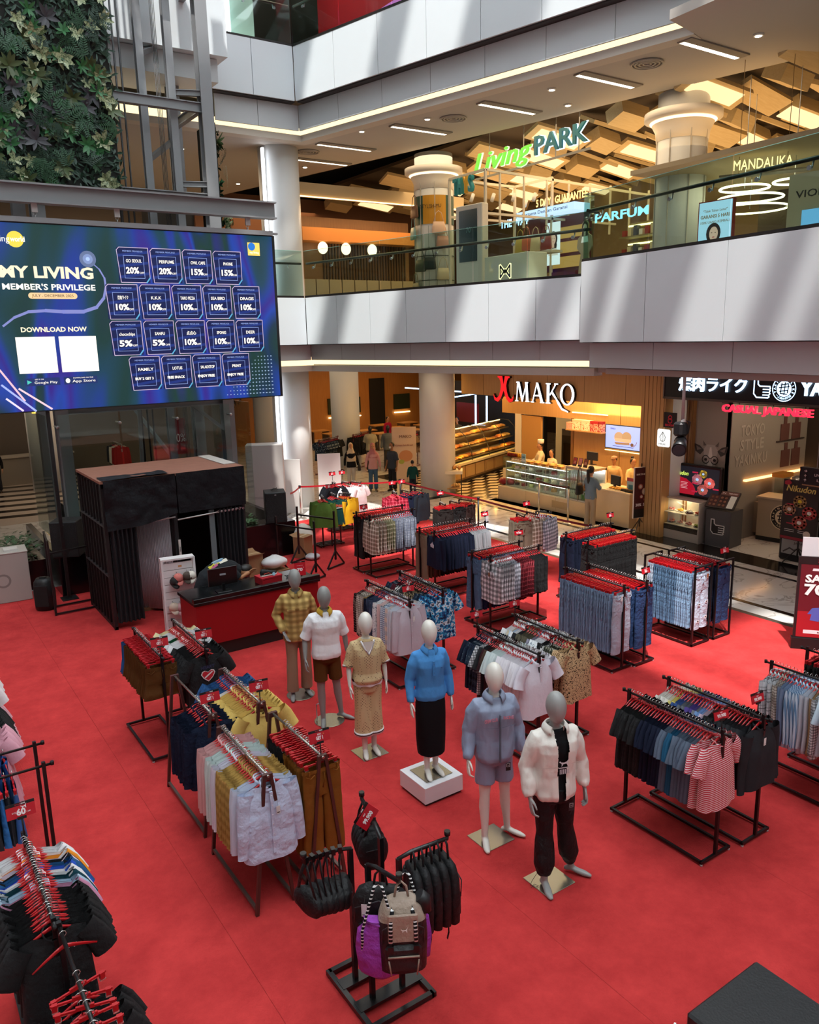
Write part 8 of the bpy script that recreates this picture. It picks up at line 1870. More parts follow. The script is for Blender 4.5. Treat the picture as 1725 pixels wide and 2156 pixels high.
# ---------------------------------------------------------------- bag stand in the foreground
bs = thing('bag_stand', 'black four armed bag stand on a railed base in the foreground', 'bag stand', (2.68, 4.52, .012)); mt = M('#141416', .3)
m = MB()
for x in (-.27, .28): m.b2((x - .02, -.32, .012), (x + .02, .36, .052), mt)
for y in (-.30, .34): m.b2((-.27, y - .02, .012), (.28, y + .02, .052), mt)
for y in (-.1, .16): m.b2((-.27, y - .055, .03), (.28, y + .055, .056), mt)
m.build('base_frame', None, bs)
ARM = [((-.14, .15), (-.50, .20), 1.2), ((-.13, -.09), (-.06, -.40), 1.2), ((.12, -.12), (.54, -.16), 1.16), ((.13, .15), (.27, .66), 1.18)]
for (x, y), (ex, ey), z in ARM:
 MB().box((x, y, z / 2), (.035, .035, z), mt).build('post', None, bs)
 m = MB(); mx, my = x + (ex - x) * .25, y + (ey - y) * .25; m.tube([(x, y, z - .12), (x, y, z), (mx, my, z + .02), (ex, ey, z + .02), (ex, ey, z + .07)], .017, 8, mt); m.lathe([(.024, z + .05), (.024, z + .085)], 10, mt, (ex, ey, 0)); m.build('arm', None, bs)
BB = M('#111114', .6, bump=(18, .4), spec=.4)
def backpack(label, loc, yaw, w=.30, h=.44, d=.13, mat=BB, lower=None, group=None, strapm=None, tails=True, top=.12):
 t = thing('backpack', label, 'bag', loc, yaw, group)
 n = 24; rings = []
 for z, a, b in ((-h - top, .40, .35), (-h - top + .02, .47, .48), (-h * .55 - top, .5, .5), (-h * .25 - top, .47, .47), (-h * .08 - top, .38, .36), (-top, .24, .18)):
  rings.append([(w * a * (abs(cos(2 * pi * k / n)) ** .7) * (1 if cos(2 * pi * k / n) > 0 else -1), d * b * 2 * .5 * (abs(sin(2 * pi * k / n)) ** .7) * (1 if sin(2 * pi * k / n) > 0 else -1), z) for k in range(n)])
 m = MB(); m.loft(rings, mat if not lower else None)
 if lower:
  m2 = MB(); m2.loft(rings[:4], lower, True, False); m2.build('lower_body', None, t); m = MB(); m.loft(rings[3:], mat, False, True)
 me = m.mesh('bag_body', mat); 
 for v in me.vertices: v.co += v.co.normalized() * .012 * noise.noise(v.co * 11 + Vector((w * 50, 0, loc[0] * 9)))
 o = D.objects.new('bag_body', me); COL.objects.link(o); o.parent = t
 MB().tube([(-.05, 0, -top - .01), (-.035, 0, -.02), (0, 0, .02), (.035, 0, -.02), (.05, 0, -top - .01)], .009, 6).build('haul_loop', strapm or mat, t)
 m = MB(); m.tube([(-w * .42, -d * .40, -h * .55 - top), (-w * .4, -d * .52, -h * .3 - top), (0, -d * .5, -h * .16 - top), (w * .4, -d * .52, -h * .3 - top), (w * .42, -d * .40, -h * .55 - top)], .005, 5); m.build('zip', M('#2c2c30', .4), t)
 MB().box((0, -d * .5, -h * .72 - top), (w * .72, d * .22, h * .38), mat if not lower else lower, None, .025).build('front_pocket', None, t)
 for s in (-1, 1):
  m = MB(); m.tube([(s * w * .2, d * .42, -top - .04), (s * w * .28, d * .75, -h * .4 - top), (s * w * .3, d * .5, -h * .9 - top)], .018, 6, None, True, True, .35, (1, 0, 0)); m.build('shoulder_strap', mat, t)
  if tails: MB().tube([(s * w * .3, d * .4, -h * .95 - top), (s * w * .34, d * .45, -h * 1.12 - top), (s * w * .30, d * .5, -h * 1.25 - top)], .010, 5, None, True, True, .25, (1, 0, 0)).build('strap_tail', mat, t)
 return t
for k in range(5):
 f = .28 + k * .165; backpack(f'{ORD[k]} plain black backpack along the right arm of the bag stand', (2.68 + .12 + .42 * f, 4.52 - .12 - .04 * f, 1.185), 74 + 3 * k, .36, .52, .11, BB, None, 'plain black backpacks on the right arm', None, k in (0, 2, 4))
TAUPE = M('#a08d7e', .5, bump=(8, .8), spec=.4); STR = stripes('logo_webbing', '#131316', '#e6e6e6', .03, .35)
bp = backpack('taupe and black backpack with logo straps foremost on the bag stand', (2.64, 4.13, 1.20), -30, .36, .56, .24, TAUPE, M('#17181b', .5, bump=(10, .6)), None, None, False, .10)
MB().box((0, -.125, -.26), (.21, .02, .22), TAUPE, None, .008).build('flap', None, bp)
for s in (-1, 1):
 MB().tube([(s * .06, -.05, -.12), (s * .085, -.135, -.2), (s * .09, -.142, -.38)], .014, 6, None, True, True, .3, (1, 0, 0)).build('webbing', STR, bp); MB().box((s * .09, -.145, -.41), (.04, .02, .05), M('#101012', .4)).build('buckle', None, bp)
 MB().tube([(s * .09, -.15, -.62), (s * .105, -.15, -.5)], .006, 5).build('piping', TAUPE, bp)
MB().tube([(-.11, -.152, -.47), (.11, -.152, -.47)], .008, 5).build('zip_line', TAUPE, bp); leap(bp, .01, -.27, .026, M('#ecebe8', .5), -.139)
MB().tube([(.12, 0, -.1), (.16, 0, -.14), (.17, -.02, -.22)], [.05, .055, .04], 10).build('rolled_top', M('#151518', .5), bp)
o = backpack('large round black backpack behind the purple drawstring bag', (2.58, 4.31, 1.21), -42, .44, .50, .15, BB, None, None, None, False, .10); hangtag(o, -.1, -.18, -.12, .04, .1, '#dcdcdc', '#8a8a8a')
PUR = M('#9a3fae', .5, bump=(9, .9), spec=.4)
for k, (x, y, yaw, lab, sc) in enumerate(((2.50, 4.20, -40, 'purple drawstring bag hung left of the taupe backpack', 1), (2.72, 4.20, -30, 'purple drawstring bag mostly hidden behind the taupe backpack', .98))):
 t = thing('drawstring_bag', lab, 'bag', (x, y, 1.21), yaw); n = 22; m = MB()
 m.loft([[(a * sc * cos(2 * pi * q / n), b * sin(2 * pi * q / n) + .012 * sin(7 * q), z) for q in range(n)] for z, a, b in ((-.74, .10, .03), (-.70, .17, .05), (-.52, .19, .06), (-.36, .17, .05), (-.30, .10, .03), (-.27, .12, .04))]); me = m.mesh('bag_body', PUR)
 for v in me.vertices: v.co += v.normal * .012 * noise.noise(v.co * 14)
 o = D.objects.new('bag_body', me); COL.objects.link(o); o.parent = t
 for s in (-1, 1): MB().tube([(s * .13, -.02, -.68), (s * .12, -.06, -.34), (s * .03, -.03, .0), (0, .0, .02)], .010, 6, None, True, True, .5, (1, 0, 0)).build('cord', STR, t)
 MB().tube([(-.12, 0, -.30), (0, -.05, -.295), (.12, 0, -.30)], .008, 6).build('drawstring', PUR, t)
for k in range(6):
 f = .22 + k * .15; t = thing('waist_bag', f'{ORD[k]} small black waist bag along the left arm of the bag stand', 'bag', (2.68 - .14 - .36 * f, 4.52 + .15 + .05 * f, 1.215), 66 + 8 * k, 'small black waist bags on the left arm')
 m = MB(); m.ell((0, -.02, -.34), (.15, .065, .12), 18, 10); me = m.mesh('bag_body', BB)
 for v in me.vertices: v.co += v.normal * .014 * noise.noise(v.co * 13 + Vector((k, 0, 0)))
 o = D.objects.new('bag_body', me); COL.objects.link(o); o.parent = t
 for s in (-1, 1): MB().tube([(s * .10, 0, -.30), (s * .05, .01, -.12), (0, 0, .005)], .016, 6, None, True, True, .3, (1, 0, 0)).build('strap', BB, t)
 MB().box((0, -.0, .02), (.045, .03, .05), M('#0c0c0e', .3)).build('buckle', None, t); MB().tube([(-.09, -.07, -.30), (0, -.078, -.295), (.09, -.07, -.30)], .004, 5).build('zip', M('#2c2c30', .4), t)
 if k in (0, 4, 5): leap(t, .0, -.35, .04, M('#dedee0', .5), -.082)
for k in range(5):
 f = .45 + k * .13; t = thing('sling_bag', f'{ORD[k]} black sling bag along the rear arm of the bag stand', 'bag', (2.68 + .13 + .14 * f, 4.52 + .15 + .5 * f, 1.2), -14 + 5 * k, 'black sling bags on the rear arm')
 m = MB(); m.ell((0, 0, -.28), (.13, .055, .17), 16, 9); m.build('bag_body', BB, t)
 for s in (-1, 1): MB().tube([(s * .08, 0, -.2), (s * .04, 0, -.06), (0, 0, .01)], .014, 6, None, True, True, .3, (1, 0, 0)).build('strap', BB, t)
 MB().tube([(-.07, -.05, -.24), (.07, -.05, -.24)], .004, 5).build('zip', M('#3a3a3e', .4), t)
sale_sign((2.86, 4.84, 1.20), -24, '99', 'tilted red 99.900 card on the rear arm of the bag stand', .2, .135, -22, -58, .02)
# ---------------------------------------------------------------- first upper floor
TIM, TIM2 = woodmat('ceiling_timber', '#c2a674', '#dcc79c', (1, 9, 9), .6), M('#6d5230', .7)
cw = struct('ceiling_timber', MB().b2((15.8, 4, 10.6), (34, 40, 10.7), M('#3b2d1e', .8)), None, 'timber ceiling of tilted boards and light panels over the upper floor'); PL = GLOW('#ffd8a0', 1.2); rr = random.Random(5)
bx1 = MB().box((0, 0, 0), (1.9, .62, .10)).mesh('board'); bx2 = MB().box((0, 0, 0), (.95, .55, .34)).mesh('board'); lp = MB().box((0, 0, -.055), (1.5, .42, .02)).mesh('light')
bx1.materials.append(TIM); bx2.materials.append(TIM); lp.materials.append(PL)
k = 0
for j in range(22):
 for i in range(9):
  u, v = 16.6 + i * 1.75 + (.85 if j % 2 else 0), 7.2 + j * 1.22
  if u < 16.0 - (v - 12) * .16: continue
  o = D.objects.new('timber_board', bx1 if (i + j) % 3 else bx2); COL.objects.link(o); o.parent = cw; o.location = (u, v, 10.18 + .1 * ((i + j) % 2)); o.rotation_euler = (R(24 if j % 2 else -20), R(6), R(4 if i % 2 else -4)); k += 1
  if (i * 2 + j * 3) % 4 == 0: q = D.objects.new('light_panel', lp); COL.objects.link(q); q.parent = o; q.location.z = -.01 if (i + j) % 3 else -.13
for i, (u, v) in enumerate([(13.1, 12.8), (13.4, 10.45), (12.65, 15.45), (11.95, 18.1), (11.2, 20.68), (11.55, 22.66)]):
 t = thing('ceiling_light', f'{ORD[i]} recessed slot light in the pale upper soffit, counted from the lettered sign', 'ceiling light', (u, v, 10.17), 0, 'slot lights in the upper soffit'); MB().b2((0, -.16, 0), (1.8, .16, .028), M('#8d877e', .7)).build('frame', None, t); MB().b2((.05, .04, -.004), (1.75, .14, .0), GLOW('#fff0d6', 5 if i < 4 else 3)).build('diffuser', None, t)
for i, (u, v) in enumerate([(13.87, 11.69), (12.94, 16.85), (11.45, 21.74)]):
 t = thing('air_vent', f'{ORD[i]} round air vent in the upper soffit counted from the right', 'air vent', (u, v, 10.165), 0, 'round vents in the upper soffit'); m = MB()
 for r0 in (.08, .16, .24, .31): m.tube([(r0 * cos(2 * pi * q / 24), r0 * sin(2 * pi * q / 24), .015 + .04 * (.31 - r0)) for q in range(25)], .022, 5)
 m.build('grille', M('#a39d94', .5), t)
for i, (u, v) in enumerate([(13.4, 13.9), (12.4, 17.2), (14.4, 9.6), (11.6, 19.0), (12.3, 23.6), (9.5, 24), (8.2, 23), (14.6, 14.6), (7.5, 27), (9.8, 28), (11.5, 27)]):
 t = thing('downlight', f'{ORD[i]} small round downlight of the upper soffit', 'ceiling light', (u, v, 10.17), 0, 'downlights of the upper soffit'); MB().lathe([(.09, 0), (.10, .03)], 16).build('trim_ring', M('#d9d4ca', .5), t); MB().lathe([(.06, -.004), (.06, 0)], 14).build('lamp', GLOW('#fff2dc', 14), t)
lpk = thing('hanging_sign', 'glowing green script and teal capitals sign hung before the timber ceiling', 'sign', (15.3, 18.95, 9.32), -90)
text('Living', lpk, 1.12, .36, .50, GLOW('#6cc83a', 1.2), 2.35, y=-.05, ext=.03, bold=.0, shear=.3); text('Living', lpk, 1.12, .36, .50, GLOW('#e0f7d0', 1.0), 2.37, y=0, ext=.02, bold=.03, shear=.3)
text('PARK', lpk, 3.42, .36, .46, M('#1a6f7c', .4), 1.85, y=-.05, ext=.03, bold=.02); text('PARK', lpk, 3.42, .36, .46, GLOW('#d9f4ff', 1.6), 1.88, y=0, ext=.02, bold=.05)
MB().b2((.0, .02, -.03), (4.4, .06, .02), M('#9a9488', .5)).build('bar', None, lpk)
for x in (.6, 2.0, 3.2, 4.0): MB().b2((x, .03, 0), (x + .02, .05, 1.3), M('#9a9488', .5)).build('hanger_rod', None, lpk)
CRM = M('#d5ccb8', .5); F2 = 5.9
kz = thing('kiosk', 'cream tube framed bag kiosk with teal name letters', 'kiosk', (14.2, 18.7, F2), -90)
for x in (0, 1.55): 
 for y in (0, 2.4): MB().box((x, y, 1.64), (.06, .06, 3.28), CRM).build('post', None, kz)
for a, b in (((0, 0, 3.28), (1.55, 0, 3.28)), ((1.55, 0, 3.28), (1.55, 7.5, 3.1)), ((0, 2.4, 3.28), (1.55, 2.4, 3.28)), ((0, 0, 3.28), (0, 2.4, 3.28)), ((0, 0, 2.3), (0, 2.4, 2.3)), ((1.55, 0, 2.2), (1.55, 5, 2.2))): MB().bar(a, b, .06, CRM).build('beam', None, kz)
for k in range(8): MB().bar((1.55, .5 + k * .85, 3.26), (1.55, .5 + k * .85, 1.9), .045, CRM).build('bar', None, kz)
for k in range(7): MB().tube([(.3 + .3 * (k % 4), .6 + .5 * k, 2.9), (.32 + .3 * (k % 4), .5 + .5 * k, 2.7)], .05, 10, M('#e6e2da', .4)).build('spotlight', None, kz)
for i, c in enumerate('THYS'): text(c, kz, .42 + i * .22, 2.98, .40, M('#1b8c92' if c != 'Y' else '#d9a52c', .4), .18, y=-.1, ext=.05, bold=.05)
for i, (x, z, c) in enumerate(((1.8, 1.2, '#b8a44a'), (2.05, 1.25, '#c86a4a'), (2.4, 1.2, '#d8c8a0'), (2.8, 1.2, '#8f3a3a'))): handbag(f'{ORD[i]} coloured handbag from the left on the kiosk shelf', (15.2, 18.7 - x, F2 + z), -90, .4, .36, c, .25)
MB().b2((1.6, .8, 1.1), (3.2, 1.2, 1.16), CRM).build('shelf', None, kz); MB().b2((.7, .4, 0), (1.4, .8, .9), CRM).build('counter', None, kz)
t = thing('information_totem', 'white framed dark screen totem beside the kiosk', 'totem', (13.9, 18.05, F2), -84); MB().b2((0, 0, 0), (1.0, .25, 2.45), M('#cfcac0', .4), .02).build('housing', None, t); MB().b2((.14, -.01, 1.0), (.82, 0, 2.32), M('#10333a', .2)).build('screen', None, t); text('70', t, .5, 1.8, .14, M('#5a8a90', .4), None, y=-.014)
t = thing('kiosk_counter', 'cream kiosk counter with a glowing folded ribbon emblem', 'counter', (13.5, 16.35, F2), -90); MB().b2((0, 0, 0), (1.65, .6, .98), M('#d9ceb4', .5), .01).build('body', None, t); m = MB(); m.pl([(.62, .45), (.62, .72), (.80, .55), (.98, .72), (.98, .45), (.80, .62), (.62, .45)], .05, M('#4a3a2a', .3), 3); m.pl([(.61, .44), (.61, .73), (.80, .56), (.99, .73), (.99, .44), (.80, .61), (.61, .44)], .085, GLOW('#ffe9a8', 2.5), 2); m.build('emblem', None, t)
for i, (c, z, a) in enumerate((('#3a4436', .95, -30), ('#c9b89a', .7, 30), ('#7aa0a0', 1.9, -60), ('#d8b8a0', 2.0, 20), ('#c99080', 1.6, 30), ('#1a2422', 1.0, -5), ('#6e4c36', 2.5, -50), ('#8a7a60', .3, -50))): handbag(f"{['dark green', 'cream', 'pale teal', 'sand', 'salmon', 'black', 'brown', 'olive'][i]} handbag hung round the papered column upstairs", (14.9 + .68 * cos(R(-135 + a)), 20.4 + .68 * sin(R(-135 + a)), F2 + z), -45 + a, .42, .34, c, .3)
pc = thing('column_banner', 'mustard and green shop banner wrapped round the upper column', 'banner', (14.9, 20.4, F2)); m = MB()
for k in range(24): a, b = [R(-200 + (k + q) * 10) for q in (0, 1)]; m.quad([(.59 * cos(a), .59 * sin(a), 2.3), (.59 * cos(b), .59 * sin(b), 2.3), (.59 * cos(b), .59 * sin(b), 3.1), (.59 * cos(a), .59 * sin(a), 3.1)], M('#c08a1c', .5) if 4 <= k < 11 else M('#1c4a40', .5))
m.build('sheet', None, pc)
for k in range(10): MB().tube([(.6 * cos(R(-215 + k * 24)), .6 * sin(R(-215 + k * 24)), .2), (.6 * cos(R(-215 + k * 24)), .6 * sin(R(-215 + k * 24)), 2.25)], .006, 4).build('grid_wire', M('#8a9a96', .5), pc)
for z in (.7, 1.4): m = MB(); m.tube([(.61 * cos(R(q * 15)), .61 * sin(R(q * 15)), z) for q in range(25)], .012, 5); m.build('ring_rail', M('#20302e', .4), pc)
sx = D.objects.new('front', None); tt = text('STYLISH-MU', pc, 0, 2.78, .11, M('#2a2210', .5), .62); tt.location = (-.44, -.44, 2.78); tt.rotation_euler = (R(90), 0, R(-45)); D.objects.remove(sx)
jr = struct('wall_restaurant', MB().b2((12.0, 24.0, F2), (16.4, 24.2, F2 + 2.9), OAKD), None, 'dark timber restaurant front on the upper floor')
for k in range(30): MB().b2((13.0 + k * .11, 23.95, F2 + .9), (13.04 + k * .11, 24.0, F2 + 2.1), M('#3a2414', .6)).build('slat', None, jr)
for k in range(9): MB().b2((12.1 + k * .48, 23.7, F2), (12.54 + k * .48, 23.76, F2 + .95), M('#9a8a74', .6)).build('panel', None, jr)
MB().b2((12, 23.4, F2 + 2.1), (16.4, 24, F2 + 2.5), M('#b5783a', .6)).build('eaves', None, jr); MB().b2((11.5, 22.9, F2 + 3.3), (18, 23.1, F2 + 3.7), M('#b5a588', .6)).build('bulkhead', None, jr); MB().b2((11.5, 22.86, F2 + 3.28), (18, 22.9, F2 + 3.31), GLOW('#ffc987', 4)).build('light_strip', None, jr)
for i, u in enumerate((12.75, 13.6, 14.6)):
 t = thing('paper_lantern', f'{ORD[i]} round glowing paper lantern from the left before the restaurant', 'lantern', (u, 23.5, 7.66), 0, 'paper lanterns before the restaurant'); MB().ell((0, 0, .14), (.16, .16, .19), 14, 9, GLOW('#ffe2b0', 3)).build('shade', None, t); MB().b2((-.01, -.01, .33), (.01, .01, .75), BLACK).build('cord', None, t)
rk = thing('perfume_kiosk', 'dark red kiosk with lit shelves and a portrait screen', 'kiosk', (16.6, 18.1, F2), -90); RD = M('#5a0f16', .4); MB().b2((0, 0, 0), (.5, .6, 2.3), RD).b2((0, .5, 0), (1.9, .6, 2.3), RD).b2((.5, 0, 0), (1.9, .6, .75), RD).build('body', None, rk); MB().b2((-.3, -.2, 2.3), (2.0, .4, 2.5), GLOW('#a9cbe6', 1.2)).build('fascia', None, rk)
for z in (.9, 1.3, 1.7): MB().b2((.5, .45, z), (1.9, .5, z + .3), GLOW('#d9a450', .6)).build('shelf', None, rk)  # glowing blocks stand in for lit shelves of goods
def face(m, x, z, s, lay=2, y=0):
 g = lambda c: GLOW(c, .9); m.pd(x, z, .5 * s, .62 * s, g('#2a1d1a'), lay, 18, y); m.pd(x, z - .5 * s, .45 * s, .5 * s, g('#2a1d1a'), lay, 16, y); m.pd(x + .02 * s, z - .02 * s, .30 * s, .42 * s, g('#d9b09a'), lay + 1, 18, y); m.pp([(x - .12 * s, z - .3 * s), (x + .14 * s, z - .3 * s), (x + .16 * s, z - .7 * s), (x - .14 * s, z - .7 * s)], g('#d0a48c'), lay + 1, y); m.pp([(x - .55 * s, z - 1.3 * s), (x - .4 * s, z - .75 * s), (x + .45 * s, z - .75 * s), (x + .6 * s, z - 1.3 * s)], g('#e0d6cc'), lay + 2, y)
 for q in (-.11, .14): m.pd(x + q * s, z + .04 * s, .05 * s, .025 * s, g('#2a1a16'), lay + 3, 8, y)
 m.pd(x + .02 * s, z - .22 * s, .09 * s, .03 * s, g('#a83a40'), lay + 3, 10, y)
m = MB(); m.pr(.75, .95, 1.3, 2.1, GLOW('#dfe6ec', 1.2), 1); face(m, 1.02, 1.65, .34, 2); m.build('screen', None, rk); text('Pertama Dengan Garansi', rk, .85, 2.4, .09, M('#3a5a8a', .5), 1.8, y=-.21)
t = thing('shop_letters', 'warm lit capital letters above the perfume kiosk', 'sign', (16.8, 17.9, F2 + 2.62), -90); text('5 DAYS GUARANTEE', t, .9, .1, .2, GLOW('#ffc878', 2), 2.0, bold=.03); MB().b2((-.15, .0, -.04), (2.0, .03, -.02), BLACK).build('rail', None, t)
t = thing('shop_letters', 'pale blue lit letters left of the perfume kiosk', 'sign', (20, 23.2, 8.75), -90); text('THE WATCH', t, .9, .1, .26, GLOW('#a9cfff', 2.5), 2.0, bold=.05)
t = thing('shop_letters', 'bluish glowing perfume shop letters behind the glass', 'sign', (17.0, 15.95, 7.85), -90); text('PARFUM', t, .95, .1, .22, GLOW('#8fd0f0', 2), 1.8, bold=.04)
pw = thing('perfume_shelves', 'lit perfume shelves full of small boxes behind the glass railing', 'shelf', (16.6, 14.7, F2), -90); MB().b2((0, .4, 0), (2.2, .5, 1.8), M('#6a5a38', .5)).build('back', None, pw)
for z in (.5, .95, 1.4): MB().b2((0, 0, z), (2.2, .5, z + .03), M('#8a7a50', .5)).build('shelf', None, pw); MB().b2((0, .36, z + .3), (2.2, .4, z + .34), GLOW('#ffe08a', 5)).build('light_strip', None, pw)
for k in range(36): MB().b2((.06 + (k % 12) * .18, .06, .53 + (k // 12) * .45), (.17 + (k % 12) * .18, .2, .68 + (k // 12) * .45 + .05 * (k % 3)), M(['#a03a34', '#d9c8a0', '#3a3a44', '#e9e4da'][k % 4], .4)).build('perfume_box', None, pw)
t = thing('cutout_figure', 'life size printed woman in a pale gown standing by the glass', 'display board', (15.4, 14.7, F2), -100); m = MB(); n = [(-.3, 0), (.3, 0), (.22, .7), (.16, 1.0), (.3, 1.15), (.26, 1.4), (.1, 1.48), (.12, 1.72), (0, 1.8), (-.12, 1.72), (-.1, 1.48), (-.28, 1.38), (-.32, 1.15), (-.15, 1.0), (-.22, .7)]; prism(m, n, .03, M('#b5a894', .5)); m.build('board', None, t); m = MB(); face(m, 0, 1.6, .26, 1, -.03); m.build('print', None, t)
t = thing('poster_board', 'tall pale blue lit poster of a smiling woman at the right of the upper floor', 'poster', (13.4, 9.95, F2), -88); MB().b2((0, 0, 0), (.72, .08, 1.38), M('#a33a2a', .4)).build('frame', None, t); m = MB(); m.pr(.02, .02, .70, 1.36, GLOW('#a9cfe6', 1.15), 1); face(m, .34, .80, .30, 2); m.build('print', None, t); text('GARANSI 5 HARI', t, .36, 1.1, .06, GLOW('#8a7a5a', .8), .6, y=-.006, bold=.03); text('100% UANG KEMBALI', t, .36, 1.0, .045, GLOW('#8a7a5a', .8), .6, y=-.006); text('"Tidak Tahan Lama?"', t, .36, 1.2, .045, GLOW('#8a7a5a', .8), .5, y=-.006)
t = thing('hanging_sign', 'warm lit name letters on a hung plate at the upper right', 'sign', (15.4, 10.65, 8.02), -60); text('MANDALIKA', t, .55, .2, .2, GLOW('#ffd890', 2.4), 1.1, ext=.02); MB().b2((-.25, -.15, 0), (1.4, .2, .03), M('#4a3c2a', .6)).build('plate', None, t)
for x in (.1, 1.0): MB().b2((x, 0, .03), (x + .012, .012, 2.2), M('#8a6a3a', .5)).build('hanger_rod', None, t)
vw = thing('shop_facade', 'beige shop wall with dark letters and a blue screen at the right edge upstairs', 'shop front', (13.6, 8.3, F2), -90); MB().b2((0, 0, 0), (2.0, .1, 1.6), M('#b59f7c', .6)).build('wall', None, vw); text('VION', vw, .42, 1.26, .12, M('#2a221a', .5), .55, bold=.01); MB().b2((.28, -.02, .25), (1.4, 0, 1.0), GLOW('#6fb0e0', 1)).build('screen', None, vw)
for i, (u, v, r0) in enumerate(((16.2, 10.9, .5), (17.5, 11.6, .7), (19, 12.6, .9), (16.4, 9.9, .4))):
 t = thing('ring_light', f'{ORD[i]} glowing ceiling ring of the shop at the upper right', 'ceiling light', (u, v, 7.9), 0, 'glowing rings of the upper right shop'); m = MB(); m.tube([(r0 * cos(R(q * 15)), r0 * sin(R(q * 15)), 0) for q in range(25)], .025, 5); m.build('tube', GLOW('#ffe6b8', 5), t); MB().b2((-.006, -.006, 0), (.006, .006, 2.2), STEEL).build('cord', None, t)
struct('wall_shop', MB().b2((20, 6, 5.9), (20.2, 13, 8.6), M('#4a3d30', .7)).b2((24, 13, 5.9), (24.2, 30, 10.4), M('#8a7458', .7)).b2((11, 30, 5.9), (24, 30.2, 10.4), M('#6d4a38', .7)).b2((2, 32, 5.9), (11, 32.2, 10.4), M('#7a6e62', .7)).b2((15, 7.3, 8.4), (21, 13, 8.5), M('#b5a283', .8)), None, 'rear shop walls of the upper floor')
rw = struct('wall_red_shop', MB().b2((13.2, 14, 12.2), (13.4, 24, 16.6), M('#b01826', .4)), None, 'red shop wall behind the top railing'); MB().b2((8, 22.6, 12.2), (10.4, 22.8, 16.6), M('#a9bdb4', .5)).build('pale_panel', None, rw); MB().b2((9.5, 22.4, 12.2), (9.62, 22.5, 16.6), GLOW('#eef6ff', 5)).build('light_tube', None, rw); MB().b2((13.15, 15.5, 12.4), (13.2, 20.6, 13.75), GLOW('#d070c8', .9)).build('pink_screen', None, rw); MB().b2((13.14, 16, 12.4), (13.2, 24, 12.8), M('#c0392e', .5)).build('band', None, rw)
# ---------------------------------------------------------------- shops at the back of the ground floor
bw = struct('wall_food_hall', MB().b2((14, 36, 0), (30, 36.2, 4.1), woodmat('warm_panelling', '#a06a34', '#bd8548', (6, 6, .5))).b2((29, 20.6, 0), (29.2, 36, 4.1), M('#2a1d16', .7)).b2((-6, 33, 0), (13, 33.2, 4.1), M('#5f564e', .7)), None, 'timber panelled food hall walls at the back of the ground floor')
for u, w_ in ((19.4, .9), (20.6, .7), (23.4, 1.0)): MB().b2((u, 35.9, 1.2), (u + w_, 36, 2.0), M('#26301c', .6)).build('chalk_board', None, bw); MB().b2((u, 35.88, 1.0), (u + w_, 35.94, 1.06), GLOW('#ffd890', 4)).build('light_strip', None, bw)
MB().b2((21.9, 35.9, 0), (22.8, 36, 2.9), M('#140f0d', .6)).build('doorway', None, bw)
for p, q in (((20.5, 30.5, 2.7), (20.5, 24.0, 2.7)), ((20.6, 28.0, 2.3), (20.6, 25.5, 2.65)), ((20.5, 25.4, .3), (20.5, 25.4, 2.6)), ((20.5, 24.7, .5), (20.5, 24.7, 2.6))): MB().bar(p, q, .05, GLOW('#a9d4ff', 4)).build('neon_tube', None, bw)
MB().b2((22, 23, 0), (22.2, 30, 3.0), M('#14161a', .6)).build('dark_wall', None, bw); MB().b2((20.0, 26.6, 0), (20.6, 29, .9), M('#3a2a1e', .6)).build('counter', None, bw); MB().b2((20.9, 25.8, 1.4), (21, 27.2, 2.2), M('#7a1f22', .5)).build('poster', None, bw)
for i in range(12):
 u, v = 17.5 + (i % 4) * 1.7, 30.5 + (i // 4) * 1.5; t = thing('dining_table', f'{ORD[i]} small timber table of the food hall counted from the front left', 'table', (u, v, 0), 0, 'timber tables of the food hall'); MB().b2((-.45, -.35, .72), (.45, .35, .76), M('#b5854c', .5)).build('table_top', None, t)
 for x in (-.4, .4): MB().b2((x - .03, -.3, 0), (x + .03, .3, .72), M('#4a3524', .5)).build('leg', None, t)
for loc, yaw, L, d, runs in (((13.6, 26.0), -60, 1.3, 'left rack of the back shop', [(14, 'S', FLORALD, 'dark printed'), (6, 'S', BK, 'black')]), ((15.4, 26.6), -60, 1.2, 'middle rack of the back shop', [(9, 'L', BK, 'black'), (6, 'L', fabric('#3c3f3a'), 'dark olive')]), ((16.6, 25.2), -70, 1.2, 'right rack of the back shop', [(4, 'S', fabric('#7f8a88'), 'grey green'), (5, 'S', fabric('#b9ad98'), 'beige'), (4, 'S', fabric('#6e5a48'), 'brown'), (5, 'T', MARCH, 'maroon')])):
 rackrow('', loc, yaw, L, f'dark metal clothes rail, {d}', d, runs, single_rack, 1.31, col='#5a1a16')
for i, (u, v, c, w_) in enumerate(((15.5, 25.5, fabric('#9a9480'), 'floral shirt'), (16.1, 25.2, fabric('#565c64'), 'grey suit'))):
 K = skel(1.75); t = thing('mannequin', f'black headed mannequin in a {w_} in the back shop', 'mannequin', (u, v, 0), -35); add('body', body_mesh(K, .02, False), M('#101012', .4), t); add('top', top_mesh(K, .88, .03, .5 if i == 0 else 1.0, voxel=.02), c, t); add('trousers', legs_mesh(K, .1, .02, .09, voxel=.02), fabric('#3c3a38'), t)
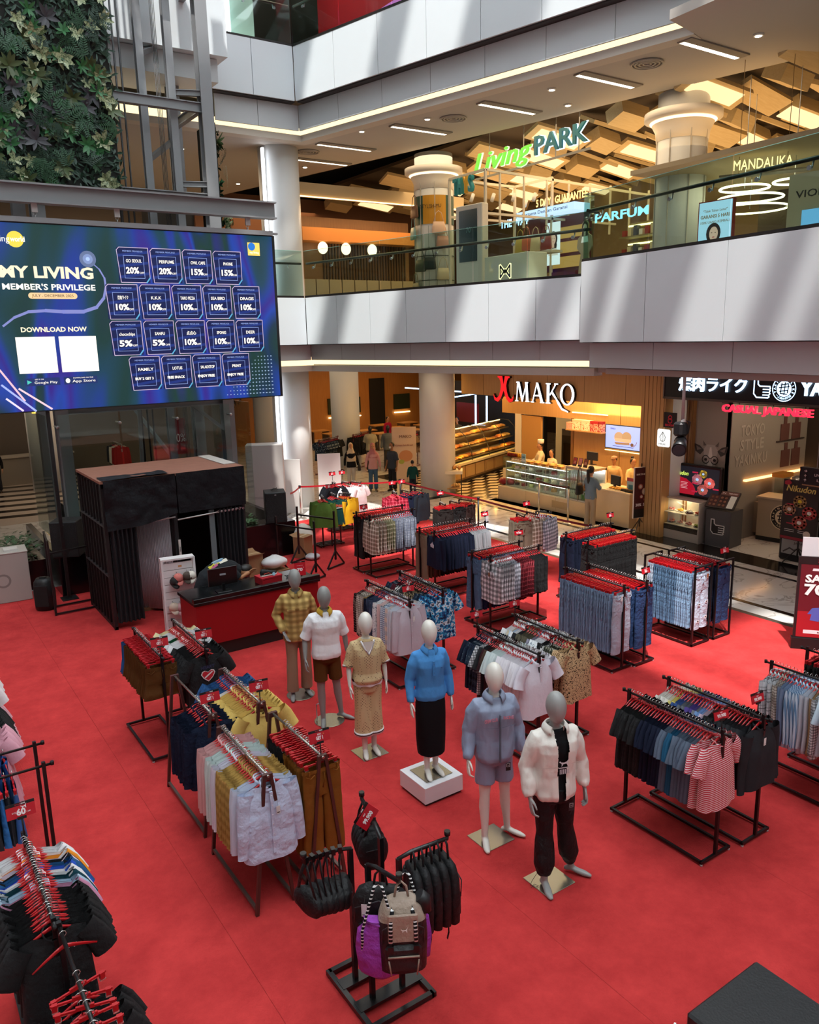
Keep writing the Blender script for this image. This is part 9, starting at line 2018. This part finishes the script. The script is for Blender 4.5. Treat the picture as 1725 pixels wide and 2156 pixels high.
t = thing('roll_up_banner', 'pale pink bakery banner standing behind the man in the polo', 'banner', (15.15, 22.7, 0), -28); MB().b2((-.42, -.01, .05), (.42, .01, 1.95), M('#d0bcb4', .5)).build('sheet', None, t); MB().b2((-.45, -.1, 0), (.45, .1, .05), M('#8a8680', .4)).build('base', None, t); m = MB(); m.pd(.05, .95, .24, .2, M('#c08a6a', .6), 1, 18, -.01); m.pd(-.1, .75, .1, .08, M('#9fae5a', .6), 2, 14, -.01); m.build('print', None, t); text('MAKO', t, .05, 1.62, .1, M('#4a2a2a', .5), .42, y=-.014); text('Korean Salt Bread', t, 0, 1.32, .06, M('#8a3a3a', .5), .6, y=-.014)
person('person in a red shirt seated among the food hall tables', (19.3, 30.2), 10, 1.5, fabric('#b01c3a'), fabric('#2a2a30'), SKIN2, 'short'); person('dark dressed visitor standing under the blue neon', (20.0, 26.0), -60, 1.7, fabric('#5a5248'), fabric('#2a2a30'), SKIN2, 'short'); person('visitor in black seated at the back of the left shop', (3.4, 30.6), -20, 1.6, fabric('#141416'), fabric('#2a2a30'), SKIN2, 'short')
rackrow('', (2.6, 29.2), 0, 1.1, 'yellow clothes rail of patterned dresses in the left shop', 'yellow rail of the left shop', [(6, 'D', blotch('batik', ['#4a1a16', '#5a2018', '#c9a06a', '#3a1410'], 14), 'dark red patterned')], single_rack, 1.5, H=1.5, col='#a88a2a')
for i, (u, v) in enumerate(((1.8, 31.2), (5.5, 31.8), (7.6, 31.0))): rackrow('', (u, v - .8), 0, 1.1, f'{ORD[i]} grey clothes rail at the back of the left shop', f'{ORD[i]} grey rail of the left shop', [(5, 'L', fabric('#8a1f22'), 'red'), (6, 'L', fabric('#c9c2b8'), 'pale'), (5, 'L', fabric('#2c2f38'), 'dark')], single_rack, col='#777777')
t = thing('shop_counter', 'long pale counter at the back of the left shop', 'counter', (1.2, 31.8, 0)); MB().b2((0, 0, 0), (5, .6, 1.0), M('#8f877c', .5)).build('body', None, t); MB().b2((-.05, -.05, 1.0), (5.05, .65, 1.05), M('#b9b0a4', .4)).build('worktop', None, t)
t = thing('pendant_lamp', 'small orange pendant lamp glowing in the left shop', 'lamp', (4.6, 28.5, 2.8)); MB().lathe([(.16, 0), (.12, .22), (.03, .28)], 14).build('shade', GLOW('#ffb84a', 5), t); MB().b2((-.006, -.006, .28), (.006, .006, 1.33), BLACK).build('cord', None, t)
for n, loc, e, c, sx, sy in (('bakery', (16.6, 15.6, 4.08), 300, '#ffcf8a', 1.4, 4.5), ('bakery', (17.5, 21.6, 4.08), 230, '#ffc878', 3, 3), ('walk', (13.9, 16, 4.05), 30, '#ffe2b8', .5, 8), ('food_hall', (20, 32, 4.0), 150, '#ffc27a', 6, 5), ('back_shop', (15, 27, 4.05), 22, '#ffe0b8', 4, 4), ('left_shop', (4.5, 28, 4.05), 110, '#ffe4c4', 7, 7), ('passage', (11.5, 24.5, 4.05), 25, '#ffe4c4', 3, 3), ('upper_soffit', (14.5, 16, 10.1), 130, '#ffe2b8', 2, 10), ('upper_shop', (18.5, 18, 9.6), 380, '#ffd49a', 6, 10), ('upper_right', (16.5, 10.2, 8.3), 90, '#ffe6c0', 3, 3), ('restaurant', (14, 22.6, 9.0), 90, '#ffc98a', 4, .6), ('upper_rear', (14, 27.5, 9.9), 170, '#ffc98a', 4, 5), ('upper_left', (7.5, 26, 10.0), 220, '#ffe0b8', 5, 6), ('top', (12, 21.8, 16.4), 150, '#ffe8d0', 3, 3)):
 light(n + '_lamp', 'AREA', loc, e, c, sx, sy)  # area fills added to brighten the interiors, no fittings modelled
light('upper_ceiling_fill', 'AREA', (19.5, 17, 9.0), 330, '#ffcf90', 8, 14, (180, 0, 0))  # added unseen fill brightening the timber ceiling from below
# ---------------------------------------------------------------- fit lettering to its width and turn it into meshes
bpy.context.view_layer.update()
dg = bpy.context.evaluated_depsgraph_get()
for o, wd in TEXTS:
 sc = 1
 if wd:
  bb = o.bound_box; x0 = min(p[0] for p in bb); x1 = max(p[0] for p in bb)
  if x1 - x0 > 1e-6: sc = wd / (x1 - x0)
 me = D.meshes.new_from_object(o.evaluated_get(dg))
 n = D.objects.new(o.name, me); n.name = o.name
 for k in o.keys(): n[k] = o[k]
 COL.objects.link(n); n.parent = o.parent; n.location = o.location; n.rotation_euler = o.rotation_euler; n.scale = (sc, 1, 1)
 nm = o.name; cu = o.data
 D.objects.remove(o); D.curves.remove(cu)
 n.name = nm.split('.')[0]
